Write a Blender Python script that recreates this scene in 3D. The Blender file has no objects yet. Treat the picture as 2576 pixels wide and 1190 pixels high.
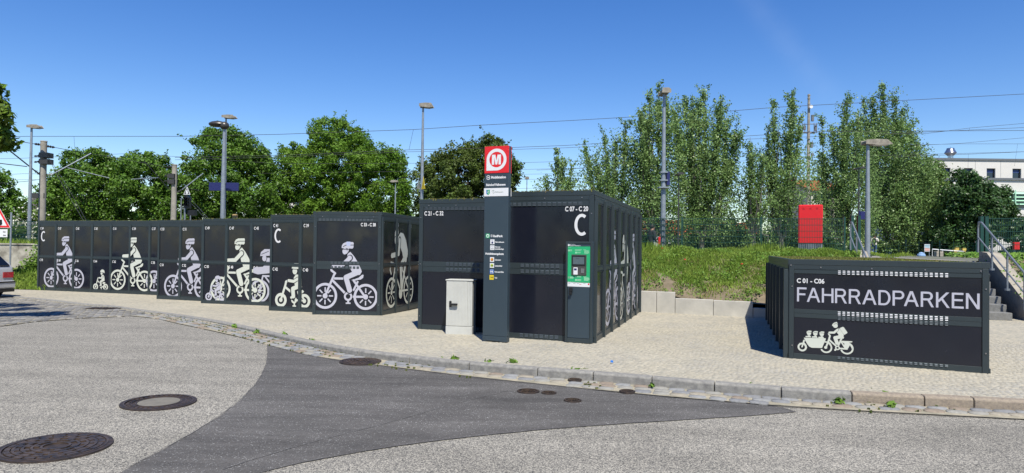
import bpy, bmesh, math, random
import numpy as np
from mathutils import Vector, Matrix

random.seed(7)
RNG = np.random.default_rng(7)
scene = bpy.context.scene
COL = scene.collection

# ------------------------------------------------------------------ camera, sky, sun, exposure
EYE = 1.6
FPX = 1711.0                      # focal length in pixels of a 2576 px wide frame
ROLL = 0.0125
PITCH = math.atan(27.0 / FPX)
fwd = Vector((0, math.cos(PITCH), math.sin(PITCH)))
right0 = Vector((1, 0, 0)); up0 = Vector((0, -math.sin(PITCH), math.cos(PITCH)))
rightv = right0 * math.cos(ROLL) + up0 * math.sin(ROLL)
upv = up0 * math.cos(ROLL) - right0 * math.sin(ROLL)
CAM = Vector((0, 0, EYE))
cam_data = bpy.data.cameras.new('camera')
cam = bpy.data.objects.new('camera', cam_data); COL.objects.link(cam)
cam.matrix_world = Matrix(((rightv.x, upv.x, -fwd.x, 0), (rightv.y, upv.y, -fwd.y, 0), (rightv.z, upv.z, -fwd.z, EYE), (0, 0, 0, 1)))
cam_data.sensor_width = 36; cam_data.lens = 36 * FPX / 2576
cam_data.clip_start = 0.05; cam_data.clip_end = 3000
scene.camera = cam

SUN_AZ = math.atan2(0.21, -0.978)     # sun stands behind the viewer, a little to one side
SUN_EL = math.radians(56)
world = bpy.data.worlds.new('World'); scene.world = world; world.use_nodes = True
wn = world.node_tree; bg = wn.nodes['Background']
sky = wn.nodes.new('ShaderNodeTexSky'); sky.sky_type = 'NISHITA'; sky.sun_disc = False
sky.sun_elevation = SUN_EL; sky.sun_rotation = SUN_AZ
sky.air_density = 1.0; sky.dust_density = 0.0; sky.ozone_density = 2.0; sky.altitude = 200
hsv = wn.nodes.new('ShaderNodeHueSaturation'); hsv.inputs['Saturation'].default_value = 1.36; hsv.inputs['Hue'].default_value = 0.514
wn.links.new(sky.outputs[0], hsv.inputs['Color']); bg.inputs[1].default_value = 0.108
sun_d = bpy.data.lights.new('sun', 'SUN'); sun_d.energy = 5.0; sun_d.angle = math.radians(0.53); sun_d.color = (1.0, 0.945, 0.835)
sun = bpy.data.objects.new('sun', sun_d); COL.objects.link(sun)
sdir = Vector((math.sin(SUN_AZ) * math.cos(SUN_EL), math.cos(SUN_AZ) * math.cos(SUN_EL), math.sin(SUN_EL)))
sun.rotation_euler = sdir.to_track_quat('Z', 'Y').to_euler(); sun.location = (5, -10, 30)
vs = scene.view_settings; vs.view_transform = 'Standard'; vs.look = 'None'; vs.gamma = 1; vs.use_curve_mapping = False; vs.exposure = 0.5
scene.cycles.max_bounces = 6; scene.cycles.transparent_max_bounces = 6

# ------------------------------------------------------------------ measuring helpers
def ss(t):
    t = min(1.0, max(0.0, t)); return t * t * (3 - 2 * t)
def gz(x, y):                     # pavement level: falls gently towards the far end of the lockers
    return -0.22 * ss((y - 11) / 10.4) * ss((3 - x) / 4)
def drop(x):                      # kerb height
    return 0.03 + 0.08 * ss((x + 9) / 10)
def rz(x, y):                     # road level
    return gz(x, y) - drop(x)
def ray(px, py):
    return fwd + rightv * ((px - 1288) / FPX) - upv * ((py - 595) / FPX)
def G(px, py, zf=gz):
    d = ray(px, py); z = 0.0
    for _ in range(14):
        t = (z - EYE) / d.z; p = CAM + d * t; z = zf(p.x, p.y)
    return Vector((p.x, p.y, z))
def march(px, py, zf, y0=12.0, y1=40.0):   # first hit with a slope
    d = ray(px, py); y = y0
    while y < y1:
        p = CAM + d * (y / d.y)
        if p.z < zf(p.x, p.y): return Vector((p.x, p.y, zf(p.x, p.y)))
        y += 0.02
    return Vector((p.x, p.y, p.z))
def Wp(px, py, Y):                # the point seen there at distance Y
    d = ray(px, py); return CAM + d * (Y / d.y)
def zat(px, py, Y):
    return Wp(px, py, Y).z
# a faint thin wisp of high cloud, fixed in the sky
d1 = ray(1850, -60).normalized(); d2 = ray(2075, 230).normalized(); nn_ = d1.cross(d2).normalized(); dm = (d1 + d2).normalized()
tcw = wn.nodes.new('ShaderNodeTexCoord')
def wdot(v):
    n = wn.nodes.new('ShaderNodeVectorMath'); n.operation = 'DOT_PRODUCT'; n.inputs[1].default_value = v; wn.links.new(tcw.outputs['Generated'], n.inputs[0]); return n.outputs['Value']
def wmap(sock, a, b, c, d):
    n = wn.nodes.new('ShaderNodeMapRange'); n.interpolation_type = 'SMOOTHSTEP'; n.inputs[1].default_value = a; n.inputs[2].default_value = b; n.inputs[3].default_value = c; n.inputs[4].default_value = d; wn.links.new(sock, n.inputs[0]); return n.outputs[0]
def wmath(op, a, b=None):
    n = wn.nodes.new('ShaderNodeMath'); n.operation = op; wn.links.new(a, n.inputs[0])
    if b is not None: wn.links.new(b, n.inputs[1])
    return n.outputs[0]
band = wmap(wmath('ABSOLUTE', wdot(nn_)), 0.0, 0.03, 1, 0); part_ = wmap(wdot(dm), 0.988, 0.998, 0, 1)
wnoise = wn.nodes.new('ShaderNodeTexNoise'); wnoise.inputs['Scale'].default_value = 22; wnoise.inputs['Detail'].default_value = 5; wn.links.new(tcw.outputs['Generated'], wnoise.inputs['Vector'])
fac = wmath('MULTIPLY', wmath('MULTIPLY', band, part_), wmap(wnoise.outputs['Fac'], 0.25, 0.75, 0.005, 0.03))
wmix = wn.nodes.new('ShaderNodeMix'); wmix.data_type = 'RGBA'; wmix.inputs['B'].default_value = (7.5, 8.2, 9.0, 1); wn.links.new(fac, wmix.inputs['Factor']); wn.links.new(hsv.outputs[0], wmix.inputs['A']); wn.links.new(wmix.outputs['Result'], bg.inputs[0])

# ------------------------------------------------------------------ materials
def hexlin(r, g, b):
    f = lambda c: (c / 12.92 if c <= 0.04045 else ((c + 0.055) / 1.055) ** 2.4)
    return (f(r / 255), f(g / 255), f(b / 255))
ALB = 0.80
def mat(name, base, rough=0.5, metal=0.0, var=None, vscale=4.0, bump=None, bscale=60.0, spec=0.5, island=0.0, transl=0.0, coat=0.0, detail=4.0, vmask=(0.35, 0.65)):
    base = tuple(c * ALB for c in base); var = tuple(c * ALB for c in var) if var is not None else None
    m = bpy.data.materials.new(name); m.use_nodes = True
    nt = m.node_tree; b = nt.nodes['Principled BSDF']
    b.inputs['Base Color'].default_value = (*base, 1); b.inputs['Roughness'].default_value = rough
    b.inputs['Metallic'].default_value = metal; b.inputs['Specular IOR Level'].default_value = spec
    if coat: b.inputs['Coat Weight'].default_value = coat; b.inputs['Coat Roughness'].default_value = 0.06
    tc = nt.nodes.new('ShaderNodeTexCoord'); src = None
    if var is not None:
        n = nt.nodes.new('ShaderNodeTexNoise'); n.inputs['Scale'].default_value = vscale; n.inputs['Detail'].default_value = detail
        n.inputs['Roughness'].default_value = 0.65
        nt.links.new(tc.outputs['Object'], n.inputs['Vector'])
        mr = nt.nodes.new('ShaderNodeMapRange'); mr.inputs[1].default_value = vmask[0]; mr.inputs[2].default_value = vmask[1]
        nt.links.new(n.outputs['Fac'], mr.inputs[0])
        mx = nt.nodes.new('ShaderNodeMix'); mx.data_type = 'RGBA'
        mx.inputs['A'].default_value = (*base, 1); mx.inputs['B'].default_value = (*var, 1)
        nt.links.new(mr.outputs[0], mx.inputs['Factor']); src = mx.outputs['Result']
    if island:
        g = nt.nodes.new('ShaderNodeNewGeometry')
        mr2 = nt.nodes.new('ShaderNodeMapRange'); mr2.inputs[3].default_value = 1 - island; mr2.inputs[4].default_value = 1 + island
        nt.links.new(g.outputs['Random Per Island'], mr2.inputs[0])
        mm = nt.nodes.new('ShaderNodeVectorMath'); mm.operation = 'SCALE'
        if src: nt.links.new(src, mm.inputs[0])
        else: mm.inputs[0].default_value = base
        nt.links.new(mr2.outputs[0], mm.inputs['Scale']); src = mm.outputs[0]
    if src: nt.links.new(src, b.inputs['Base Color'])
    if bump:
        n2 = nt.nodes.new('ShaderNodeTexNoise'); n2.inputs['Scale'].default_value = bscale; n2.inputs['Detail'].default_value = 3
        nt.links.new(tc.outputs['Object'], n2.inputs['Vector'])
        bp = nt.nodes.new('ShaderNodeBump'); bp.inputs['Strength'].default_value = bump; bp.inputs['Distance'].default_value = 0.01
        nt.links.new(n2.outputs['Fac'], bp.inputs['Height']); nt.links.new(bp.outputs[0], b.inputs['Normal'])
    if transl:
        out = nt.nodes['Material Output']; tr = nt.nodes.new('ShaderNodeBsdfTranslucent'); ms = nt.nodes.new('ShaderNodeMixShader')
        ms.inputs[0].default_value = transl
        if src: nt.links.new(src, tr.inputs[0])
        else: tr.inputs[0].default_value = (*base, 1)
        nt.links.new(b.outputs[0], ms.inputs[1]); nt.links.new(tr.outputs[0], ms.inputs[2]); nt.links.new(ms.outputs[0], out.inputs[0])
    return m

def speckle(name, ramp, scale, big=None, bump=0.5, rough=0.85, wear=0.1):
    """ground of small crushed grains: each grain its own tone"""
    ramp = [(p, tuple(x * ALB for x in c)) for p, c in ramp]
    m = bpy.data.materials.new(name); m.use_nodes = True; nt = m.node_tree; b = nt.nodes['Principled BSDF']
    b.inputs['Roughness'].default_value = rough; b.inputs['Specular IOR Level'].default_value = 0.25
    tc = nt.nodes.new('ShaderNodeTexCoord')
    v = nt.nodes.new('ShaderNodeTexVoronoi'); v.inputs['Scale'].default_value = scale
    nt.links.new(tc.outputs['Object'], v.inputs['Vector'])
    sx = nt.nodes.new('ShaderNodeSeparateColor'); nt.links.new(v.outputs['Color'], sx.inputs[0])
    cr = nt.nodes.new('ShaderNodeValToRGB'); els = cr.color_ramp.elements
    els[0].position, els[0].color = ramp[0][0], (*ramp[0][1], 1); els[1].position, els[1].color = ramp[-1][0], (*ramp[-1][1], 1)
    for p, c in ramp[1:-1]:
        e = els.new(p); e.color = (*c, 1)
    nt.links.new(sx.outputs[0], cr.inputs[0])
    n = nt.nodes.new('ShaderNodeTexNoise'); n.inputs['Scale'].default_value = 0.55; n.inputs['Detail'].default_value = 6; n.inputs['Roughness'].default_value = 0.7
    nt.links.new(tc.outputs['Object'], n.inputs['Vector'])
    mr = nt.nodes.new('ShaderNodeMapRange'); mr.inputs[1].default_value = 0.3; mr.inputs[2].default_value = 0.7
    mr.inputs[3].default_value, mr.inputs[4].default_value = big or (0.88, 1.1)
    nt.links.new(n.outputs['Fac'], mr.inputs[0])
    mm = nt.nodes.new('ShaderNodeVectorMath'); mm.operation = 'SCALE'
    nt.links.new(cr.outputs[0], mm.inputs[0]); nt.links.new(mr.outputs[0], mm.inputs['Scale'])
    # wheel worn streaks along the street and small stains
    mp = nt.nodes.new('ShaderNodeMapping'); mp.inputs['Rotation'].default_value = (0, 0, 0.32); mp.inputs['Scale'].default_value = (0.35, 2.2, 1)
    nt.links.new(tc.outputs['Object'], mp.inputs['Vector'])
    n3 = nt.nodes.new('ShaderNodeTexNoise'); n3.inputs['Scale'].default_value = 0.9; n3.inputs['Detail'].default_value = 7; n3.inputs['Roughness'].default_value = 0.75
    nt.links.new(mp.outputs[0], n3.inputs['Vector'])
    mr3 = nt.nodes.new('ShaderNodeMapRange'); mr3.inputs[1].default_value = 0.35; mr3.inputs[2].default_value = 0.68; mr3.inputs[3].default_value = 1.0 - wear; mr3.inputs[4].default_value = 1.0 + wear
    nt.links.new(n3.outputs['Fac'], mr3.inputs[0])
    m4 = nt.nodes.new('ShaderNodeVectorMath'); m4.operation = 'SCALE'; nt.links.new(mm.outputs[0], m4.inputs[0]); nt.links.new(mr3.outputs[0], m4.inputs['Scale'])
    nt.links.new(m4.outputs[0], b.inputs['Base Color'])
    bp = nt.nodes.new('ShaderNodeBump'); bp.inputs['Strength'].default_value = bump; bp.inputs['Distance'].default_value = 0.004
    nt.links.new(v.outputs['Distance'], bp.inputs['Height']); nt.links.new(bp.outputs[0], b.inputs['Normal'])
    return m

def g3(v, t=(1, 1, 1)): return (v * t[0], v * t[1], v * t[2])
M = {}
M['frame'] = mat('anthracite powder coat', (0.026, 0.038, 0.043), 0.42, var=(0.032, 0.045, 0.050), vscale=1.5, bump=0.05, bscale=300)
M['frame_side'] = M['frame']
M['panel'] = mat('dark laminate panel', (0.010, 0.0125, 0.022), 0.12, var=(0.014, 0.016, 0.026), vscale=1.2, spec=0.45, bump=0.03, bscale=2.2)
for m_ in ('panel',):
    nt = M[m_].node_tree; b_ = nt.nodes['Principled BSDF']; n_ = nt.nodes.new('ShaderNodeTexNoise'); n_.inputs['Scale'].default_value = 1.6; n_.inputs['Detail'].default_value = 8; r_ = nt.nodes.new('ShaderNodeMapRange')
    r_.inputs[1].default_value = 0.4; r_.inputs[2].default_value = 0.75; r_.inputs[3].default_value = 0.09; r_.inputs[4].default_value = 0.34
    t_c = nt.nodes.new('ShaderNodeTexCoord'); nt.links.new(t_c.outputs['Object'], n_.inputs['Vector']); nt.links.new(n_.outputs['Fac'], r_.inputs[0]); nt.links.new(r_.outputs[0], b_.inputs['Roughness'])
M['panel_dark'] = mat('dark print between print shapes', (0.010, 0.0115, 0.019), 0.3)
M['lilac'] = mat('lilac print', (0.52, 0.52, 0.60), 0.35)
M['cream'] = mat('cream white print', (0.66, 0.69, 0.61), 0.35)
M['white_print'] = mat('white lettering', (0.78, 0.78, 0.78), 0.4)
M['vent'] = mat('vent slot metal', (0.10, 0.125, 0.145), 0.35, metal=0.3)
M['vent_glint'] = mat('louvre metal paled as sun glint', (0.52, 0.54, 0.58), 0.45, metal=0.2)  # pale tone paints the sun and sky glint on the low block's louvres
M['vent_gap'] = mat('dark vent slit', (0.004, 0.004, 0.005), 0.7)
M['bolt'] = mat('zinc bolt head', (0.45, 0.42, 0.42), 0.35, metal=0.8)
M['galv'] = mat('galvanised steel', (0.36, 0.40, 0.43), 0.42, metal=0.35, var=(0.27, 0.31, 0.35), vscale=9, bump=0.05)
M['galv_rail'] = mat('galvanised handrail', (0.22, 0.25, 0.28), 0.45, metal=0.4, var=(0.28, 0.31, 0.34), vscale=9)
M['concrete_mast'] = mat('mast concrete', (0.40, 0.37, 0.31), 0.9, var=(0.27, 0.25, 0.21), vscale=2.5, bump=0.3, bscale=30)
M['totem'] = mat('slate blue coated metal', (0.033, 0.053, 0.070), 0.4, var=(0.038, 0.060, 0.078), vscale=1.3)
M['red'] = mat('signal red enamel', (0.80, 0.018, 0.022), 0.35, var=(0.72, 0.02, 0.024), vscale=1)
M['green_sign'] = mat('bright green poster', (0.018, 0.42, 0.16), 0.35)
M['green_pale'] = mat('pale green print', (0.30, 0.70, 0.42), 0.4)
M['white'] = mat('white enamel', (0.80, 0.81, 0.82), 0.4)
M['cabinet'] = mat('light grey polyester cabinet', (0.61, 0.62, 0.58), 0.5, var=(0.54, 0.545, 0.51), vscale=3)
M['black'] = mat('black plastic', (0.012, 0.012, 0.013), 0.4)
M['steel_dark'] = mat('brushed brown steel', (0.10, 0.095, 0.085), 0.4, metal=0.5, var=(0.13, 0.12, 0.11), vscale=6)
M['screen'] = mat('grey lcd', (0.10, 0.14, 0.16), 0.15)
M['key'] = mat('metal key', (0.55, 0.55, 0.55), 0.3, metal=0.7)
M['orange'] = mat('orange print', (0.75, 0.30, 0.02), 0.4)
M['yellow'] = mat('yellow print', (0.80, 0.60, 0.02), 0.4)
M['lime'] = mat('lime print', (0.60, 0.72, 0.10), 0.4)
M['blue'] = mat('blue print', (0.02, 0.13, 0.48), 0.4)
M['navy'] = mat('navy sign enamel', (0.018, 0.022, 0.12), 0.4)
M['fence'] = mat('dark green coated wire', (0.010, 0.058, 0.043), 0.45)
M['iron'] = mat('rusty cast iron', (0.085, 0.060, 0.048), 0.6, metal=0.3, var=(0.030, 0.026, 0.026), vscale=12, bump=0.4, bscale=80)
M['iron_rib'] = mat('worn iron ribs', (0.17, 0.115, 0.075), 0.45, metal=0.5, var=(0.05, 0.04, 0.035), vscale=9)
M['cover_concrete'] = mat('manhole concrete fill', (0.21, 0.195, 0.16), 0.9, var=(0.16, 0.15, 0.125), vscale=8, bump=0.3)
M['wall_new'] = mat('fresh precast concrete', (0.64, 0.62, 0.56), 0.85, var=(0.46, 0.45, 0.41), vscale=1.4, detail=8.0, bump=0.15, bscale=60)
M['wall_old'] = mat('stained old concrete', (0.50, 0.47, 0.39), 0.9, var=(0.12, 0.105, 0.08), vscale=1.3, bump=0.5, bscale=8, vmask=(0.47, 0.68), detail=9.0)
M['cheek'] = mat('stair concrete', (0.42, 0.38, 0.30), 0.9, var=(0.32, 0.29, 0.24), vscale=4, bump=0.3)
M['step'] = mat('step concrete', (0.24, 0.24, 0.23), 0.9, var=(0.17, 0.17, 0.16), vscale=12, bump=0.3, bscale=120)
M['kerb'] = mat('granite kerb', (0.33, 0.32, 0.29), 0.9, var=(0.19, 0.185, 0.175), vscale=14, detail=9.0, bump=0.5, bscale=90)
M['kerb_warm'] = mat('sandy granite kerb', (0.36, 0.30, 0.225), 0.85, var=(0.24, 0.20, 0.16), vscale=30, bump=0.5, bscale=90)
for i, c in enumerate([(0.36, 0.35, 0.31), (0.27, 0.275, 0.28), (0.40, 0.36, 0.28), (0.32, 0.26, 0.20), (0.33, 0.335, 0.33)]):
    M['cobble%d' % i] = mat('granite cobble tone %d' % i, c, 0.85, var=g3(0.72, c), vscale=14, bump=0.6, bscale=40)
M['joint'] = mat('sandy joint filling', (0.46, 0.41, 0.30), 0.95, var=(0.27, 0.25, 0.18), vscale=6, bump=0.4, bscale=150)
M['soil'] = mat('dry soil', (0.24, 0.19, 0.125), 0.95, var=(0.16, 0.13, 0.08), vscale=3, bump=0.8, bscale=20)
M['soil_grass'] = mat('grassy ground', (0.06, 0.085, 0.025), 0.95, var=(0.12, 0.10, 0.055), vscale=1.6, bump=0.6, bscale=12)
M['plateau'] = mat('gravelly station ground', (0.20, 0.19, 0.16), 0.95, var=(0.10, 0.12, 0.06), vscale=0.4, bump=0.3)
M['landing'] = mat('landing paving', (0.34, 0.31, 0.27), 0.9, var=(0.28, 0.26, 0.23), vscale=2)
M['road'] = speckle('light crushed stone asphalt', [(0.0, (0.075, 0.073, 0.068)), (0.28, (0.165, 0.158, 0.142)), (0.55, (0.29, 0.275, 0.24)), (1.0, (0.55, 0.515, 0.43))], 125, (0.82, 1.12), 0.5, wear=0.14)
M['patch'] = speckle('dark fresh asphalt', [(0.0, (0.084, 0.080, 0.075)), (0.80, (0.130, 0.123, 0.115)), (0.955, (0.13, 0.13, 0.13)), (1.0, (0.42, 0.42, 0.40))], 130, (0.78, 1.28), 0.25, wear=0.3)
M['tar'] = mat('tar seam', (0.085, 0.082, 0.078), 0.8, var=(0.20, 0.19, 0.175), vscale=10)
M['pave'] = speckle('far mosaic paving', [(0.0, (0.32, 0.31, 0.26)), (0.35, (0.395, 0.37, 0.30)), (0.7, (0.465, 0.425, 0.33)), (1.0, (0.51, 0.46, 0.355))], 20, (0.90, 1.08), 0.2, wear=0.06)
M['sett'] = mat('small mosaic sett', (0.44, 0.405, 0.315), 0.85, var=(0.355, 0.34, 0.295), vscale=0.7, island=0.12, bump=0.3, bscale=60)
M['sett_road'] = mat('old road sett', (0.25, 0.235, 0.20), 0.85, var=(0.17, 0.17, 0.17), vscale=2.0, island=0.45, bump=0.4, bscale=40)
M['leaf_maple'] = mat('maple leaf', (0.085, 0.185, 0.018), 0.5, var=(0.15, 0.28, 0.03), vscale=0.5, island=0.45, transl=0.32, spec=0.4)
M['leaf_locust'] = mat('locust leaf', (0.11, 0.235, 0.02), 0.55, var=(0.19, 0.33, 0.035), vscale=0.5, island=0.4, transl=0.38, spec=0.3)
M['leaf_olive'] = mat('darker locust leaf', (0.075, 0.125, 0.018), 0.55, var=(0.12, 0.165, 0.03), vscale=0.6, island=0.45, transl=0.3, spec=0.3)
M['leaf_poplar'] = mat('poplar leaf', (0.155, 0.27, 0.07), 0.4, var=(0.25, 0.37, 0.13), vscale=0.7, island=0.4, transl=0.3, spec=0.25)
M['leaf_lime'] = mat('lime green leaf', (0.10, 0.19, 0.015), 0.5, var=(0.16, 0.25, 0.03), vscale=0.8, island=0.35, transl=0.4, spec=0.3)
M['leaf_dark'] = mat('dark maple leaf', (0.042, 0.10, 0.022), 0.45, var=(0.07, 0.15, 0.035), vscale=0.7, island=0.45, transl=0.25, spec=0.5)
M['blossom'] = mat('white blossom', (0.75, 0.75, 0.62), 0.7, island=0.15, transl=0.2)
M['grass'] = mat('grass blade', (0.16, 0.28, 0.032), 0.6, var=(0.30, 0.41, 0.07), vscale=0.9, island=0.4, transl=0.35, spec=0.2)
M['grass_dry'] = mat('dry straw blade', (0.38, 0.30, 0.15), 0.8, island=0.3, transl=0.2, spec=0.2)
M['weed'] = mat('weed leaf', (0.12, 0.24, 0.03), 0.55, var=(0.21, 0.34, 0.05), vscale=3, island=0.35, transl=0.3, spec=0.3)
M['moss'] = mat('joint moss', (0.09, 0.13, 0.03), 0.9, var=(0.16, 0.17, 0.06), vscale=5, island=0.3, spec=0.1)
M['ivy'] = mat('ground ivy leaf', (0.10, 0.23, 0.02), 0.5, var=(0.19, 0.33, 0.035), vscale=2, island=0.4, transl=0.25, spec=0.4)
M['sedum'] = mat('sedum tuft', (0.15, 0.22, 0.035), 0.8, var=(0.20, 0.15, 0.06), vscale=2.5, island=0.4, spec=0.2)
M['bark'] = mat('brown bark', (0.075, 0.060, 0.045), 0.95, var=(0.045, 0.036, 0.028), vscale=8, bump=0.6)
M['bark_pale'] = mat('pale poplar bark', (0.26, 0.25, 0.20), 0.9, var=(0.15, 0.14, 0.11), vscale=6, bump=0.4)
M['wire'] = mat('overhead wire', (0.03, 0.03, 0.035), 0.6)
M['wood'] = mat('pale timber', (0.42, 0.30, 0.14), 0.8, var=(0.33, 0.23, 0.1), vscale=8)
M['render_white'] = mat('white render', (0.74, 0.72, 0.67), 0.85, var=(0.68, 0.66, 0.62), vscale=0.3)
M['render_cream'] = mat('cream render', (0.66, 0.62, 0.52), 0.85, var=(0.58, 0.55, 0.47), vscale=0.6)
M['zinc'] = mat('zinc trim', (0.20, 0.21, 0.22), 0.5, metal=0.4)
M['glass'] = mat('dark window glass', (0.012, 0.018, 0.03), 0.06, spec=0.8)
M['blind'] = mat('blue blind', (0.03, 0.06, 0.20), 0.5)
M['mint'] = mat('mint louvre', (0.42, 0.72, 0.52), 0.5)
M['roof_orange'] = mat('orange roof tile', (0.50, 0.13, 0.04), 0.8, var=(0.36, 0.09, 0.03), vscale=3)
M['roof_dark'] = mat('dark roof tile', (0.11, 0.095, 0.085), 0.9, var=(0.06, 0.055, 0.05), vscale=2.5, bump=0.5)
M['brick'] = mat('brown brick', (0.17, 0.06, 0.04), 0.9, var=(0.12, 0.045, 0.03), vscale=5)
M['silver'] = mat('silver car paint', (0.50, 0.51, 0.52), 0.35, metal=0.25, coat=0.6)
M['car_glass'] = mat('tinted car glass', (0.006, 0.007, 0.009), 0.05, spec=0.7)
M['tail'] = mat('red tail light', (0.38, 0.012, 0.02), 0.15, coat=0.8)
M['tyre'] = mat('tyre rubber', (0.014, 0.014, 0.015), 0.8)
M['skin'] = mat('skin', (0.42, 0.24, 0.17), 0.6)
M['hoodie'] = mat('off white hoodie', (0.80, 0.76, 0.68), 0.9)
M['jeans'] = mat('blue jeans', (0.045, 0.10, 0.22), 0.9)
M['hair'] = mat('black hair', (0.01, 0.009, 0.008), 0.7)
M['dark_cloth'] = mat('dark clothing', (0.02, 0.022, 0.03), 0.9)
M['lamp_glass'] = mat('lamp lens', (0.55, 0.55, 0.52), 0.3)
M['lamp_head'] = mat('weathered lamp housing', (0.36, 0.33, 0.27), 0.8, var=(0.20, 0.18, 0.15), vscale=7)
M['lamp_dark'] = mat('dark lamp housing', (0.08, 0.075, 0.07), 0.35, metal=0.4)
M['poppy'] = mat('poppy petal', (0.62, 0.05, 0.02), 0.6, transl=0.2)

# ------------------------------------------------------------------ object helpers
ROOT = {}
def link(name, data, parent=None, loc=(0, 0, 0)):
    o = bpy.data.objects.new(name, data); COL.objects.link(o); o.location = loc
    if parent is not None: o.parent = parent
    return o
def tag(o, label=None, cat=None, group=None, kind=None):
    if label: o['label'] = label
    if cat: o['category'] = cat
    if group: o['group'] = group
    if kind: o['kind'] = kind
    return o
def thing(name, loc, label, cat, group=None):
    o = link(name, None, None, loc); o.empty_display_size = 0.2
    ROOT[o.name] = Vector(loc)
    return tag(o, label, cat, group)
class MB:
    """collects faces in world space, then links them as ONE mesh object"""
    def __init__(s): s.v = []; s.f = []; s.m = []
    def add(s, vs_, fs_, mi=0):
        k = len(s.v); s.v += [tuple(p) for p in vs_]; s.f += [tuple(k + i for i in f) for f in fs_]; s.m += [mi] * len(fs_)
    def hexa(s, p, mi=0):        # p: 4 bottom then 4 top
        s.add(p, [(3, 2, 1, 0), (4, 5, 6, 7), (0, 1, 5, 4), (1, 2, 6, 5), (2, 3, 7, 6), (3, 0, 4, 7)], mi)
    def box(s, a, b, mi=0):
        x0, y0, z0 = a; x1, y1, z1 = b
        s.hexa([(x0, y0, z0), (x1, y0, z0), (x1, y1, z0), (x0, y1, z0), (x0, y0, z1), (x1, y0, z1), (x1, y1, z1), (x0, y1, z1)], mi)
    def fbox(s, F, x0, x1, z0, z1, d0, d1, mi=0):   # box on a face: x along, z up, d outwards
        q = [F.pt(x0, z0, d0), F.pt(x1, z0, d0), F.pt(x1, z0, d1), F.pt(x0, z0, d1), F.pt(x0, z1, d0), F.pt(x1, z1, d0), F.pt(x1, z1, d1), F.pt(x0, z1, d1)]
        s.hexa(q, mi)
    def fpoly(s, F, pts, d, mi=0, x0=None, x1=None):
        if x0 is not None: pts = clip(pts, x0, 1)
        if x1 is not None and pts: pts = clip(pts, x1, -1)
        if len(pts) >= 3: s.add([F.pt(x, z, d) for x, z in pts], [tuple(range(len(pts)))], mi)
    def slab(s, F, pts, d0, d1, mi=0):              # polygon with thickness on a face
        n = len(pts); a = [F.pt(x, z, d1) for x, z in pts]; b = [F.pt(x, z, d0) for x, z in pts]
        s.add(a + b, [tuple(range(n)), tuple(range(2 * n - 1, n - 1, -1))] + [(i, (i + 1) % n, n + (i + 1) % n, n + i) for i in range(n)], mi)
    def tube(s, p0, p1, r0, r1=None, n=8, mi=0, caps=True):
        p0 = Vector(p0); p1 = Vector(p1); r1 = r0 if r1 is None else r1
        ax = (p1 - p0); 
        if ax.length < 1e-6: return
        ax.normalize(); t = Vector((0, 0, 1)) if abs(ax.z) < 0.9 else Vector((1, 0, 0))
        a = ax.cross(t).normalized(); b = ax.cross(a)
        vv = []
        for p, r in ((p0, r0), (p1, r1)):
            for i in range(n):
                w = 2 * math.pi * i / n; vv.append(p + (a * math.cos(w) + b * math.sin(w)) * r)
        fs_ = [(i, (i + 1) % n, n + (i + 1) % n, n + i) for i in range(n)]
        if caps: fs_ += [tuple(range(n - 1, -1, -1)), tuple(range(n, 2 * n))]
        s.add(vv, fs_, mi)
    def path(s, pts, r, n=8, mi=0):
        for a, b in zip(pts[:-1], pts[1:]): s.tube(a, b, r, r, n, mi)
    def ball(s, c, rx, ry, rz_, mi=0, nu=10, nv=6):
        vv = []; fs_ = []
        for j in range(nv + 1):
            th = math.pi * j / nv
            for i in range(nu):
                w = 2 * math.pi * i / nu
                vv.append((c[0] + rx * math.sin(th) * math.cos(w), c[1] + ry * math.sin(th) * math.sin(w), c[2] + rz_ * math.cos(th)))
        for j in range(nv):
            for i in range(nu):
                fs_.append((j * nu + i, j * nu + (i + 1) % nu, (j + 1) * nu + (i + 1) % nu, (j + 1) * nu + i))
        s.add(vv, fs_, mi)
    def mesh(s, name, mats, origin):
        me = bpy.data.meshes.new(name); ox, oy, oz = origin
        me.from_pydata([(x - ox, y - oy, z - oz) for x, y, z in s.v], [], s.f)
        for m in mats: me.materials.append(m)
        if len(mats) > 1: me.polygons.foreach_set('material_index', s.m)
        me.validate(); return me
    def build(s, name, mats, parent=None, origin=None, bevel=0, smooth=False):
        if not isinstance(mats, (list, tuple)): mats = [mats]
        if parent is not None:
            r = ROOT[parent.name]; o = link(name, s.mesh(name, mats, r), parent); ROOT[o.name] = r
        else:
            if origin is None:
                a = np.array(s.v); origin = (float((a[:, 0].min() + a[:, 0].max()) / 2), float((a[:, 1].min() + a[:, 1].max()) / 2), float(a[:, 2].min()))
            o = link(name, s.mesh(name, mats, origin), None, origin); ROOT[o.name] = Vector(origin)
        if bevel:
            md = o.modifiers.new('edge', 'BEVEL'); md.width = bevel; md.segments = 1; md.limit_method = 'ANGLE'
        if smooth:
            o.data.polygons.foreach_set('use_smooth', [True] * len(o.data.polygons))
            try: o.data.set_sharp_from_angle(angle=math.radians(40))
            except Exception: pass
        return o
def clip(pts, x, sgn):
    out = []; n = len(pts)
    for i in range(n):
        a, b = pts[i], pts[(i + 1) % n]; ia = (a[0] - x) * sgn >= 0; ib = (b[0] - x) * sgn >= 0
        if ia: out.append(a)
        if ia != ib:
            t = (x - a[0]) / (b[0] - a[0]); out.append((x, a[1] + t * (b[1] - a[1])))
    return out
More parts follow.
